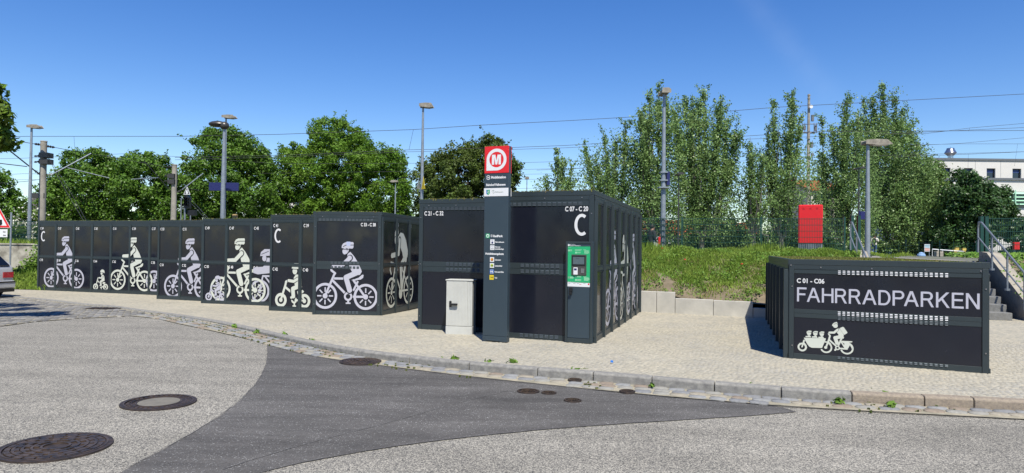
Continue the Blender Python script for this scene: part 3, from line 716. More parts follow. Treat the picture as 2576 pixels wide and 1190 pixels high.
# ---- precast retaining wall with steps in height
WF = Face(G(1609, 783), (G(1932, 799.6) - G(1609, 783)), -V); 
rw = thing('retaining_wall', WF.o, 'low pale precast concrete wall in front of the grass bank', 'retaining wall')
def wallx(px, py): return WF.hit(px, py)[0]
segs = [(wallx(1500, 778), wallx(1652, 785), .52), (wallx(1652, 785) + .01, wallx(1699.6, 789), .52),
        (wallx(1699.6, 789) + .01, wallx(1797, 793), .37), (wallx(1797, 793) + .01, wallx(1897, 797), .36), (wallx(1897, 797) + .01, wallx(1932, 799), .22), (wallx(1932, 799) + .01, wallx(2060, 806), .22), (wallx(2060, 806) + .01, wallx(2190, 812), .22)]
for a, b, h in segs:
    mb = MB(); mb.fbox(WF, a, b, -.25, h, -.12, 0); mb.build('concrete_block', M['wall_new'], rw, bevel=.006)
WL = lambda p: (Vector((p[0], p[1], 0)) - Vector((WF.o.x, WF.o.y, 0))).dot(V)      # distance behind the wall line
def bank_z(x, y):
    s = (Vector((x, y, 0)) - Vector((WF.o.x, WF.o.y, 0))).dot(Vector((-WF.e.y, WF.e.x, 0)))
    base = .30 if x > 4 else .45
    if x > 6.2: base = .30 - .10 * ss((x - 6.2) / 1)
    n = .05 * math.sin(x * 2.1 + y) + .04 * math.sin(x * 5.3 - y * 3)
    return base + (1.48 - base) * (.25 * ss(s / 1.2) + .75 * ss((s - .3) / 4.4)) + n * ss(s / 1.0)
nW = Vector((-WF.e.y, WF.e.x, 0))
def wp(s, d): p = WF.o + WF.e * s + nW * d; return (p.x, p.y)
xr = WF.hit(2178, 812)[0]
sheet('grass_bank', [wp(-3.5, .12), wp(xr, .12), wp(xr, 4), (11.4, 22.4), (-3.2, 23.4)], bank_z, 0, M['soil'], .5, lab='weedy grass bank rising from the low wall to the fence')

# old stained wall
z1 = 1.46
ow = MB(); y0 = 30.0
WO = Face((-48, 30.0, 0), (1, 0, 0), (0, -1, 0))
ow.fbox(WO, 0, 46, -.3, 1.44, -.25, 0); ow.fbox(WO, 0, 46, 1.44, 1.50, -.3, .04)
o = ow.build('old_wall', M['wall_old']); tag(o, 'old stained concrete wall with faded graffiti behind the parked car', 'wall')
gr = Print(); gr.stroke([(29.6, .9), (29.75, 1.2), (29.9, .8), (30.0, 1.15), (30.2, .85), (30.3, 1.2)], .05); gr.stroke([(30.2, .75), (30.6, .9), (30.8, .6), (31.0, 1.0)], .04)
mb = MB(); gr.build(mb, WO, .004); g = mb.build('graffiti', mat('faded yellow spray', (.50, .42, .12), .9), o)
gr = Print(); gr.stroke([(28.4, .8), (28.5, 1.2), (28.6, .85)], .03); gr.stroke([(28.75, 1.1), (28.9, 1.1), (28.9, .9), (28.75, .9), (28.75, 1.1)], .03)
mb = MB(); gr.build(mb, WO, .004); mb.build('graffiti', mat('faded violet spray', (.30, .25, .42), .9), o)

# ---- stairs with cheek walls and handrails
SB = G(2547, 806)                               # right end of the lowest step
SU = Vector((-.952, .306, 0)); SV = V
RIS, GO, NS, SW = .172, .36, 8, 2.9
stairs = thing('concrete_stairs', SB, 'grey concrete steps climbing beside the lettered locker to the platform', 'stairs')
for i in range(NS):
    F_ = Face(SB + SV * (i * GO) + SU * SW, -SU, -SV); mb = MB(); mb.fbox(F_, 0, SW, i * RIS - .1, (i + 1) * RIS, -.5, 0)
    mb.build('step', M['step'], stairs, bevel=.008)
def cheek(off, wdt, lab, lo=-.15):
    F_ = Face(SB + SU * off, SV, -SU); mb = MB()
    top = [(-.45, .22), (-.12, .22), (2.9, 1.60), (3.5, 1.64)]
    mb.slab(F_, [(-.45, lo), (3.5, lo)] + top[::-1], -0.0, wdt)
    o = mb.build('cheek_wall', M['cheek'], None, origin=SB, bevel=.01); return tag(o, lab, 'stair wall')
cheek(-.36, .34, 'sloping sandy concrete wall at the outer edge of the stairs below the handrail')
cheek(SW + .02, .28, 'concrete stair wall ending under the lamp post above the lettered locker')
def handrail(off, lab, posts):
    t = thing('handrail', SB + SU * off, lab, 'handrail'); base = SB + SU * off
    def q(a, z): return base + SV * a + Vector((0, 0, z))
    zc = lambda a: .22 + (1.60 - .22) * min(1, max(0, (a + .12) / 3.02))
    mb = MB(); mb.path([q(-.15, zc(-.15) + .05), q(-.15, zc(-.15) + .92), q(2.75, zc(2.75) + .92), q(2.98, zc(3) + .86), q(3.02, zc(3) + .70), q(3.02, 1.62)], .024, 8); mb.build('top_rail', M['galv_rail'], t)
    mb = MB(); mb.path([q(-.15, zc(-.15) + .45), q(3.02, zc(3) + .45)], .018, 8); mb.build('mid_rail', M['galv_rail'], t)
    for a in posts:
        mb = MB(); mb.tube(q(a, zc(a) - .02), q(a, zc(a) + .91), .024); mb.tube(q(a, zc(a) - .02), q(a, zc(a) + .03), .06); mb.build('post', M['galv_rail'], t)
handrail(-.19, 'long grey steel handrail on the outer stair wall', (.9, 1.95))
handrail(SW + .16, 'short grey handrail end standing close to the lamp post', (1.0, 2.0))
lp = [SB + SV * (NS * GO) + SU * (SW + .3), SB + SV * (NS * GO) - SU * .0, SB + SV * 12 - SU * 0, SB + SV * 12 + SU * (SW + .3)]
mb = MB(); z = NS * RIS + .004; mb.hexa([(p.x, p.y, z - .3) for p in lp] + [(p.x, p.y, z) for p in lp]); o = mb.build('landing', M['landing']); tag(o, 'pale paved landing at the head of the stairs', kind='structure')
lp2 = [SB + SV * 7, SB + SV * 7 + SU * 7, SB + SV * 48 + SU * 12, SB + SV * 48 - SU * 4]
mb = MB(); mb.add([(p.x, p.y, plateau_z(p.x, p.y) + .012) for p in lp2], [(0, 1, 2, 3)]); o = mb.build('station_path', M['landing']); tag(o, 'paved station path behind the stairs', kind='structure')
# ivy bank outside the stairs
def ivy_z(x, y):
    d = (Vector((x, y, 0)) - SB).dot(SV); return min(1.45, max(.10, .18 + (1.45 - .18) * ss((d + .5) / 4.0)))
e0 = SB - SU * .36
ib = [e0 + SV * -.7, e0 - SU * 14 + SV * -.9, e0 - SU * 14 + SV * 7, e0 + SV * 7]
sheet('ivy_bank', [(p.x, p.y) for p in ib], ivy_z, 0, M['soil'], .6, lab='bank covered with ground ivy beside the stairs')
# ------------------------------------------------------------------ pictograms (flat prints)
def rider(col=0):
    """upright cyclist with helmet heading to the left; wheels .322 m"""
    p = Print()
    for cx, cz in ((.338, .46), (1.433, .45)):
        p.ring(cx, cz, .262, .326, col, 40)
        for k in range(8):
            a = k * math.pi / 4; p.stroke([(cx + .10 * math.cos(a), cz + .10 * math.sin(a)), (cx + .215 * math.cos(a), cz + .215 * math.sin(a))], .034, col, caps=False)
        p.disk(cx, cz, .066, col)
    p.stroke([(.338, .46), (.575, 1.0), (.60, 1.03)], .055, col); p.stroke([(.60, 1.03), (.50, 1.10), (.485, 1.15)], .055, col)
    p.stroke([(.57, .90), (.82, .90)], .055, col, caps=False); p.stroke([(.535, .85), (.88, .53)], .06, col)
    p.stroke([(1.02, .45), (1.43, .45)], .055, col); p.stroke([(1.10, .86), (1.41, .46)], .055, col); p.stroke([(1.22, .84), (1.10, .60)], .05, col, caps=False)
    p.poly([(1.03, .865), (1.12, .885), (1.24, .93), (1.33, 1.005), (1.37, 1.0), (1.36, .93), (1.30, .885), (1.15, .855)], col)
    p.disk(.96, .455, .128, 1); p.ring(.96, .455, .062, .112, col, 28); p.stroke([(.965, .37), (.965, .285)], .05, col, caps=False); p.stroke([(.90, .285), (1.03, .285)], .035, col, caps=False)
    # leg
    p.stroke([(1.24, 1.07), (.90, .93), (1.00, .60)], .17, 1); p.stroke([(1.24, 1.075), (.895, .93), (1.0, .61)], .13, col)
    p.poly([(1.02, 1.14), (1.30, 1.14), (1.32, 1.08), (1.27, 1.0), (1.10, .98)], col)
    # body
    p.poly([(.915, 1.43), (.93, 1.52), (1.00, 1.575), (1.10, 1.47), (1.22, 1.30), (1.31, 1.11), (1.00, 1.14), (.96, 1.30)], col)
    p.stroke([(.995, 1.42), (.80, 1.24), (.56, 1.22)], .165, 1); p.stroke([(.99, 1.42), (.79, 1.235), (.56, 1.22)], .105, col); p.disk(.985, 1.42, .062, col)
    p.disk(.85, 1.585, .062, col, ry=.078); p.stroke([(.955, 1.67), (.93, 1.58), (.88, 1.53)], .035, col, caps=False)
    p.poly([(.765, 1.665), (.77, 1.73), (.81, 1.785), (.88, 1.815), (1.07, 1.82), (1.09, 1.79), (1.085, 1.69), (1.06, 1.655)], col)
    p.stroke([(.80, 1.70), (.88, 1.74), (1.09, 1.745)], .018, 1, caps=False); p.stroke([(.80, 1.635), (1.05, 1.640)], .018, 1, caps=False)
    return p
def child(col=0):
    """child on a small bicycle; wheels .16 m"""
    p = Print()
    for cx in (.20, .87):
        p.ring(cx, .18, .098, .168, col, 30); p.disk(cx, .18, .05, col)
    p.stroke([(.20, .18), (.33, .56), (.34, .62), (.40, .65)], .055, col); p.stroke([(.31, .50), (.57, .33)], .055, col); p.stroke([(.87, .20), (.72, .40), (.70, .44)], .05, col)
    p.ring(.58, .19, .035, .08, col, 20); p.stroke([(.59, .13), (.59, .05)], .04, col, caps=False); p.stroke([(.54, .05), (.64, .05)], .03, col, caps=False); p.stroke([(.62, .19), (.80, .19)], .05, col)
    p.poly([(.66, .40), (.82, .44), (.86, .40), (.80, .35), (.68, .33)], col)
    p.stroke([(.70, .52), (.54, .45), (.55, .26)], .15, 1); p.stroke([(.70, .52), (.54, .46), (.56, .28)], .10, col); p.stroke([(.56, .27), (.50, .25)], .06, col)
    p.poly([(.56, .72), (.62, .80), (.72, .80), (.78, .70), (.80, .50), (.62, .46), (.58, .60)], col)
    p.stroke([(.68, .70), (.56, .63), (.42, .65)], .10, 1); p.stroke([(.68, .70), (.56, .635), (.42, .65)], .07, col)
    p.disk(.59, .88, .065, col, ry=.08); p.poly([(.50, .94), (.515, 1.02), (.58, 1.07), (.68, 1.08), (.77, 1.03), (.79, .93), (.76, .88), (.70, .93)], col); p.stroke([(.51, .925), (.72, .925)], .015, 1, caps=False)
    return p
def racer(col=0):
    """bent racing cyclist"""
    p = Print()
    for cx in (.56, 1.56):
        p.ring(cx, .40, .25, .305, col, 40)
        for k in range(8):
            a = k * math.pi / 4; p.stroke([(cx + .08 * math.cos(a), .4 + .08 * math.sin(a)), (cx + .21 * math.cos(a), .4 + .21 * math.sin(a))], .028, col, caps=False)
        p.disk(cx, .40, .05, col)
    p.stroke([(.56, .40), (.74, .95)], .05, col); p.stroke([(.74, .93), (1.20, .93)], .045, col); p.stroke([(.74, .80), (1.06, .42)], .05, col)
    p.stroke([(1.06, .42), (1.20, .98)], .045, col); p.stroke([(1.56, .40), (1.16, .86)], .04, col); p.disk(1.08, .36, .10, col, ry=.12); p.stroke([(1.08, .40), (1.56, .40)], .04, col)
    p.stroke([(.74, .97), (.50, 1.0), (.46, .86), (.52, .78)], .05, col)
    p.stroke([(1.42, 1.18), (1.06, .92), (1.12, .50)], .17, 1); p.stroke([(1.42, 1.18), (1.06, .93), (1.12, .50)], .12, col); p.stroke([(1.38, 1.08), (1.26, .74), (1.14, .42)], .09, col)
    p.poly([(.84, 1.44), (.90, 1.54), (1.02, 1.62), (1.20, 1.60), (1.36, 1.46), (1.48, 1.24), (1.46, 1.10), (1.20, 1.08), (1.14, 1.20), (1.00, 1.34)], col)
    p.stroke([(.98, 1.46), (.94, 1.22), (.56, 1.16)], .16, 1); p.stroke([(.98, 1.46), (.93, 1.18), (.54, 1.14)], .10, col)
    p.disk(.76, 1.46, .07, col, ry=.09); p.poly([(.68, 1.52), (.70, 1.62), (.78, 1.70), (.88, 1.70), (.90, 1.60), (.86, 1.53)], col); p.stroke([(.67, 1.53), (.84, 1.53)], .014, 1, caps=False)
    return p
def towing(col=0):
    """seated recumbent figure behind a big wheel"""
    p = Print(); p.ring(.62, .43, .26, .325, col, 40)
    for k in range(8):
        a = k * math.pi / 4 + .2; p.stroke([(.62 + .09 * math.cos(a), .43 + .09 * math.sin(a)), (.62 + .2 * math.cos(a), .43 + .2 * math.sin(a))], .03, col, caps=False)
    p.disk(.62, .43, .06, col); p.stroke([(.62, .43), (.72, .86), (1.30, .86)], .05, col); p.stroke([(.80, .84), (1.15, .45)], .045, col)
    p.poly([(.36, 1.02), (.44, 1.10), (.72, 1.12), (.80, 1.22), (.86, 1.38), (1.2, 1.36), (1.2, 1.1), (1.00, .95), (.55, .90), (.40, .94)], col)
    p.disk(.76, 1.36, .07, col, ry=.085); p.poly([(.62, 1.42), (.64, 1.53), (.76, 1.62), (.98, 1.62), (1.0, 1.44)], col); p.stroke([(.66, 1.47), (.9, 1.56)], .018, 1, caps=False)
    return p

# ------------------------------------------------------------------ lockers
def g2(px, py): p = G(px, py); return Vector((p.x, p.y, 0))
VENT = {}
def vent_mesh(F, w, rows, pitch, hh, mats, key):
    mb = MB(); O = F.o; f0 = Face((0, 0, 0), F.e, F.n)
    for r in range(rows):
        z = -r * pitch
        # dark slit with a raised hood over it
        mb.add([f0.pt(0, z - hh * .5, .0015), f0.pt(w, z - hh * .5, .0015), f0.pt(w, z - pitch * .95, .0015), f0.pt(0, z - pitch * .95, .0015)], [(0, 1, 2, 3)], 1)
        a = [f0.pt(0, z, .001), f0.pt(w, z, .001), f0.pt(w - .004, z - hh * .75, .009), f0.pt(.004, z - hh * .75, .009), f0.pt(0, z - hh, .001), f0.pt(w, z - hh, .001)]
        mb.add(a, [(0, 1, 2, 3), (3, 2, 5, 4), (0, 3, 4), (1, 5, 2)], 0)
    return mb.mesh('louvre_vent', mats, (0, 0, 0))
class Block:
    """a bolted row of bicycle lockers; front = the end wall or door row that faces the street"""
    def __init__(s, name, label, FL, FR, L, D, H, sideV=None, bottom_h=.09):
        s.FL = FL; s.u = (FR - FL).normalized(); s.L = L; s.D = D; s.H = H
        s.v = sideV or V; s.z0 = gz(FL.x, FL.y); s.bottom_h = bottom_h
        s.t = thing(name, (FL.x, FL.y, s.z0), label, 'bike locker', 'bicycle locker blocks')
        nf = perp(s.u, -FL); s.front = Face((FL.x, FL.y, s.z0), s.u, nf)
        A = FL + s.u * L; s.right = Face((A.x, A.y, s.z0), s.v, perp(s.v, s.u))
        B = FL + s.v * D; s.left = Face((B.x, B.y, s.z0), -s.v, perp(s.v, -s.u))
        C_ = FL + s.v * D + s.u * L
        mb = MB(); i = .012
        def c(a, b, z): p = FL + s.u * a + s.v * b; return (p.x, p.y, z)
        z0, z1 = s.z0 - .12, s.z0 + H - .03
        mb.hexa([c(i, i, z0), c(L - i, i, z0), c(L - i, D - i, z0), c(i, D - i, z0), c(i, i, z1), c(L - i, i, z1), c(L - i, D - i, z1), c(i, D - i, z1)])
        mb.build('body', M['frame'], s.t)
        # roof tray rim
        mb = MB(); rim = .018
        for a0, a1, b0, b1 in ((-rim, L + rim, -rim, .03), (-rim, L + rim, D - .03, D + rim), (-rim, .03, .031, D - .031), (L - .03, L + rim, .031, D - .031)):
            mb.hexa([c(a0, b0, s.z0 + H - .085), c(a1, b0, s.z0 + H - .085), c(a1, b1, s.z0 + H - .085), c(a0, b1, s.z0 + H - .085), c(a0, b0, s.z0 + H), c(a1, b0, s.z0 + H), c(a1, b1, s.z0 + H), c(a0, b1, s.z0 + H)])
        mb.build('roof_rim', M['frame'], s.t, bevel=.004)
        mb = MB(); mb.add([c(.03, .03, s.z0 + H - .02), c(L - .03, .03, s.z0 + H - .02), c(L - .03, D - .03, s.z0 + H - .02), c(.03, D - .03, s.z0 + H - .02)], [(0, 1, 2, 3)])
        mb.build('planting_soil', M['soil'], s.t)
        n = int(L * D * (300 if H < 2 else 60)); a = RNG.uniform(.02, L - .02, n); b = D * RNG.random(n) ** (1.0 if H < 2 else 2.2)
        q = np.array([[FL.x + s.u.x * i_ + s.v.x * j_, FL.y + s.u.y * i_ + s.v.y * j_] for i_, j_ in zip(a, b)])
        o = tufts('sedum', q, s.z0 + H - .02, .022 if H < 2 else .04, M['sedum']); o.parent = s.t; o.location = -Vector((FL.x, FL.y, s.z0)); o['kind'] = 'stuff'
    def fascia(s, F, X, bands, n_splits=1):
        """stacked sheet metal strips under the roof rim: list of (z0, z1, proud)"""
        for z0, z1, d in bands:
            for k in range(n_splits):
                mb = MB(); mb.fbox(F, X * k / n_splits + (.0015 if k else -.004), X * (k + 1) / n_splits - .0015, z0, z1, 0, d); mb.build('fascia', M['frame'], s.t, bevel=.003)
    def vents(s, F, x0, n, pitch, z, rows=3, w=.062, rp=.022, hh=.014, bright=False, d=.0):
        key = (s.t.name, F is s.front, w, rows, bright)
        me = VENT.get(key)
        if me is None: me = VENT[key] = vent_mesh(F, w, rows, rp, hh, [M['vent_glint'] if bright else M['vent'], M['vent_gap']], key)
        for k in range(n):
            p = F.pt(x0 + k * pitch, z, d) - ROOT[s.t.name]; o = link('louvre_vent', me, s.t, p); ROOT[o.name] = ROOT[s.t.name]
    def bolts(s, F, pts, d=.022):
        for x, z in pts:
            mb = MB(); a = F.pt(x, z, d - .002); mb.tube(a, a + F.n * .009, .011, .008, 8); mb.build('bolt', M['bolt'], s.t)
    def end_wall(s, F, X, panels, rails, post=.085, texts=()):
        """panels: (z0, z1); rails: (z0, z1)"""
        H = s.H; zt = H - .085
        for x0, x1 in ((0, post), (X - post, X)):
            mb = MB(); mb.fbox(F, x0, x1, -.02, zt - .001, 0, .024); mb.build('corner_post', M['frame'], s.t, bevel=.004)
        for z0, z1, d in rails:
            mb = MB(); mb.fbox(F, post + .001, X - post - .001, z0, z1, 0, d); mb.build('cross_rail', M['frame'], s.t, bevel=.002)
        out = []
        for z0, z1 in panels:
            mb = MB(); mb.fbox(F, post + .002, X - post - .002, z0 + .001, z1 - .001, 0, .006); out.append(mb.build('wall_panel', M['panel'], s.t))
        return out
    def doors(s, F, w, n, tiers, numbers, zb=.10, zt=None, post_w=.085, proud=.05, skip=(), num_h=.085, mid=.075, num_dx=.0, lt=.13):
        zt = zt or s.H - .20
        edges = [zb + (zt - zb) * k / tiers for k in range(tiers + 1)]
        mb = MB(); mb.fbox(F, -.004, w * n + .004, -.03, zb - .004, 0, .028); mb.build('sill', M['frame'], s.t, bevel=.003)
        mb = MB(); mb.fbox(F, -.004, w * n + .004, zt + .002, s.H - lt, 0, .020); mb.build('lintel', M['frame'], s.t, bevel=.003)
        for k in range(n + 1):
            xa = max(-.005, k * w - post_w / 2) if k else -.004; xb = min(w * n + .004, k * w + post_w / 2)
            if k == 0: xb = post_w * .75
            if k == n: xa = w * n - post_w * .75
            mb = MB(); mb.fbox(F, xa, xb, -.028, s.H - lt - .006, .001, proud); mb.build('fin_post', M['frame'], s.t, bevel=.003)
        out = {}
        for k in range(n):
            for t in range(tiers):
                z0, z1 = edges[t], edges[t + 1]; lo = z0 + (mid / 2 if t else .0); hi = z1 - (mid / 2 if t < tiers - 1 else 0)
                x0, x1 = k * w + post_w / 2 + .003, (k + 1) * w - post_w / 2 - .003
                mb = MB(); mb.fbox(F, x0, x1, lo + .004, hi - .004, .001, .010)
                dr = mb.build('door', M['panel'], s.t); out[(k, t)] = dr
                mb = MB(); e = .016
                for a0, a1, b0, b1 in ((x0, x0 + e, lo + .004, hi - .004), (x1 - e, x1, lo + .004, hi - .004), (x0 + e, x1 - e, lo + .004, lo + .004 + e), (x0 + e, x1 - e, hi - .004 - e, hi - .004)):
                    mb.fbox(F, a0, a1, b0, b1, .010, .017)
                mb.build('door_edge', M['frame'], dr)
                tx = numbers[k][tiers - 1 - t] if numbers and k < len(numbers) and numbers[k] else None
                if tx:
                    mb = MB(); put_text(mb, F, tx, x0 + .035 + num_dx, hi - .045 - num_h, num_h, .0125, sx=.72, bold=.03); mb.build('door_number', M['white_print'], dr)
            for t in range(1, tiers):
                mb = MB(); mb.fbox(F, k * w + post_w / 2, (k + 1) * w - post_w / 2, edges[t] - mid / 2 + .003, edges[t] + mid / 2 - .003, .001, .026); mb.build('mid_rail', M['frame'], s.t, bevel=.003)
        return out
    def pict(s, F, p, col, name, d=.013, **kw):
        mb = MB(); p.build(mb, F, d, **kw); o = mb.build(name, [M[col], M['panel_dark']], s.t); return o

def tufts(name, q, z, h, m, n_each=5, wid=.02):
    """small upright leaf clumps; q = xy positions; z scalar or array"""
    q = np.asarray(q); n = len(q) * n_each; z = np.broadcast_to(np.asarray(z, float), (len(q),))
    cx = np.repeat(q[:, 0], n_each) + RNG.normal(0, h * .3, n); cy = np.repeat(q[:, 1], n_each) + RNG.normal(0, h * .3, n); cz = np.repeat(z, n_each)
    return blades(name, cx, cy, cz, h * RNG.uniform(.4, 1.3, n), wid * RNG.uniform(.6, 1.4, n), m, lean=.7)
def blades(name, cx, cy, cz, h, w, m, lean=.45, link_it=True, midx=None, mats=None):
    n = len(cx); a = RNG.uniform(0, 2 * np.pi, n); b = RNG.uniform(0, 2 * np.pi, n); ln = RNG.uniform(0, lean, n) * h
    V_ = np.zeros((n, 5, 3), np.float32); dx, dy = np.cos(a) * w / 2, np.sin(a) * w / 2; lx, ly = np.cos(b) * ln, np.sin(b) * ln
    V_[:, 0] = np.stack([cx - dx * .6, cy - dy * .6, cz - .01], 1); V_[:, 1] = np.stack([cx + dx * .6, cy + dy * .6, cz - .01], 1)
    V_[:, 2] = np.stack([cx + dx + lx * .35, cy + dy + ly * .35, cz + h * .5], 1); V_[:, 4] = np.stack([cx - dx + lx * .35, cy - dy + ly * .35, cz + h * .5], 1)
    V_[:, 3] = np.stack([cx + lx, cy + ly, cz + h], 1)
    f4 = np.array([[0, 1, 2, 4]]) + 5 * np.arange(n)[:, None]; f3 = np.array([[4, 2, 3]]) + 5 * np.arange(n)[:, None]
    me = bpy.data.meshes.new(name); me.vertices.add(5 * n); me.vertices.foreach_set('co', V_.ravel())
    me.loops.add(7 * n); me.loops.foreach_set('vertex_index', np.concatenate([f4.ravel(), f3.ravel()]).astype(np.int32))
    me.polygons.add(2 * n); me.polygons.foreach_set('loop_start', np.concatenate([np.arange(0, 4 * n, 4), 4 * n + np.arange(0, 3 * n, 3)]).astype(np.int32))
    try: me.polygons.foreach_set('loop_total', np.concatenate([np.full(n, 4), np.full(n, 3)]).astype(np.int32))
    except Exception: pass
    me.materials.append(m); me.update(calc_edges=True); o = link(name, me); ROOT[o.name] = Vector((0, 0, 0)); return o

def dist_px(FL, a, b): return (g2(*b) - g2(*a)).length
INFO = {}
# --- lettered low block
FL, FR = g2(1984, 898.7), g2(2486, 937.7); L = (FR - FL).length; BL = g2(1934, 803.6)
H = 1.475
A = Block('bike_locker_block', 'low single storey locker block with big word FAHRRADPARKEN and cargo bike print', FL, FR, L, (BL - FL).length, H, (BL - FL).normalized())
F = A.front; kx = L / 500.0
A.fascia(F, L, [(H - .150, H - .087, .016)], 1); A.fascia(A.left, A.D, [(H - .150, H - .087, .016)], 3)
P = A.end_wall(F, L, [(.735, 1.262), (.075, .605)], [(1.263, H - .152, .012), (.672, .734, .012), (.606, .670, .010), (-.02, .073, .016)], post=.07)
x0 = F.hit(2108, 690)[0]; x1 = F.hit(2377, 692)[0]; nv = 23; pt = (x1 - x0) / (nv - 1)
wv = pt * .62
A.vents(F, x0, nv, pt, 1.318, 3, wv, .0215, .013, True, .012); A.vents(F, x0, nv, pt, .722, 3, wv, .0215, .013, True, .012)
A.vents(F, x0, nv, pt, .650, 3, wv, .019, .0125, False, .010); A.vents(F, x0, nv, pt, .066, 2, wv, .019, .0125, False, .016)
A.bolts(F, [F.hit(2065, 673), F.hit(2193, 676), F.hit(2327, 679), F.hit(2467, 682)], .018); A.bolts(F, [F.hit(1993, 720), F.hit(1993, 868), F.hit(2479.5, 727.5), F.hit(2479, 889), F.hit(1990, 667)], .026)
a = F.hit(2005, 760); bq = F.hit(2463.5, 776); topz = F.hit(2005, 724.5)[1]
hF = topz - a[1]
pw = Print(); gothic(pw, 'FAHRRADPARKEN', a[0], (a[1] + bq[1]) / 2, bq[0] - a[0], hF); mb = MB(); pw.build(mb, F, .008); mb.build('lettering', M['lilac'], P[0])
a = F.hit(2004.5, 711); bq = F.hit(2074, 712.5); mb = MB(); put_text(mb, F, 'C 01 - C06', a[0], a[1], F.hit(2004.5, 699.5)[1] - a[1], .009, w=bq[0] - a[0], bold=.03); mb.build('locker_range', M['white_print'], P[0])
# cargo bike print, measured in the photograph's own proportions
cz = lambda x, y: F.hit((3080 + x * 300 / 1785) * .644, (1220 + y * 200 / 1190) * .644)
p = Print(); q = lambda *l: [cz(l[i], l[i + 1]) for i in range(0, len(l), 2)]
rr = abs(cz(430, 800)[0] - cz(215, 800)[0]) / 2
def wheel(x, y, R, wd, a0=0, a1=2 * math.pi):
    c = cz(x, y); R *= .00113; wd *= .00113; p.ring(c[0], c[1], R - wd, R, 0, 36, a0, a1)
kz = abs(cz(300, 400)[1] - cz(300, 900)[1]) / 500
def wheel(x, y, R, wd, a0=0, a1=2 * math.pi): c = cz(x, y); p.ring(c[0], c[1], (R - wd) * kz, R * kz, 0, 36, a0, a1)
wheel(320, 805, 100, 40); wheel(875, 815, 128, 34, -2.7, 1.3); wheel(1355, 835, 138, 34, -2.8, 1.2)
p.stroke(q(365, 640, 345, 720), 36 * kz, caps=False); p.stroke(q(330, 760, 315, 800), 30 * kz); p.poly(q(250, 712, 375, 705, 420, 760, 435, 830, 395, 830, 390, 780, 350, 735, 255, 738))
p.poly(q(357, 588, 868, 603, 862, 640, 780, 828, 545, 822, 490, 800, 440, 740, 370, 620))
for dx, dy in ((0, 0), (148, 10), (297, 20)):
    c = cz(477 + dx, 487 + dy); p.disk(c[0], c[1], 45 * kz); p.poly(q(417 + dx, 470 + dy, 430 + dx, 440 + dy, 470 + dx, 422 + dy, 535 + dx, 428 + dy, 535 + dx, 470 + dy, 440 + dx, 468 + dy)); p.stroke(q(440 + dx, 457 + dy, 535 + dx, 462 + dy), 9 * kz, 1, caps=False)
    p.poly(q(395 + dx, 550 + dy, 440 + dx, 545 + dy, 480 + dx, 530 + dy, 510 + dx, 545 + dy, 530 + dx, 582 + dy, 400 + dx, 575 + dy))
p.stroke(q(870, 815, 935, 650, 965, 545, 935, 500), 36 * kz); p.stroke(q(845, 687, 925, 690), 28 * kz, caps=False); p.poly(q(920, 660, 990, 730, 1020, 825, 985, 820, 960, 740, 900, 700))
c = cz(865, 815); p.disk(c[0], c[1], 32 * kz); p.stroke(q(950, 640, 1095, 770), 36 * kz); p.stroke(q(1235, 600, 1165, 760), 36 * kz); p.stroke(q(1205, 650, 1330, 850), 30 * kz)
p.poly(q(1180, 590, 1270, 570, 1292, 575, 1285, 605, 1240, 615, 1190, 605)); p.poly(q(1238, 660, 1485, 672, 1480, 695, 1400, 705, 1360, 760, 1290, 720, 1245, 690)); p.poly(q(1300, 720, 1400, 700, 1470, 760, 1510, 850, 1475, 850, 1430, 760, 1390, 830, 1350, 870, 1290, 780))
c = cz(1140, 825); p.disk(c[0], c[1], 50 * kz); p.stroke(q(1160, 835, 1360, 850), 34 * kz); p.disk(c[0], c[1], 24 * kz, 1); p.stroke(q(1090, 870, 1085, 875), 40 * kz)
p.stroke(q(1200, 570, 1085, 590, 1130, 715), 76 * kz); p.poly(q(1110, 380, 1150, 362, 1190, 380, 1285, 520, 1280, 570, 1180, 600, 1140, 560, 1165, 520, 1120, 460))
p.stroke(q(1140, 400, 1060, 470, 960, 470), 66 * kz, 1); p.stroke(q(1140, 405, 1060, 470, 955, 470), 48 * kz)
c = cz(1090, 310); p.disk(c[0], c[1], 50 * kz); p.poly(q(1012, 312, 1025, 270, 1060, 240, 1125, 220, 1148, 270, 1050, 300, 1035, 318)); p.stroke(q(1050, 278, 1140, 250), 9 * kz, 1, caps=False)
p.poly(q(1192, 365, 1262, 335, 1285, 345, 1370, 465, 1362, 485, 1297, 522, 1280, 505, 1205, 395))
mb = MB(); p.build(mb, F, .008); mb.build('cargo_bike_print', [M['cream'], M['panel_dark']], P[1])
A.doors(A.left, A.D / 6, 6, 1, None, zb=.06, zt=H - .19, post_w=.07, proud=.075, lt=.152)
A.doors(A.right, A.D / 6, 6, 1, None, zb=.06, zt=H - .19, post_w=.07, proud=.012, lt=.152)

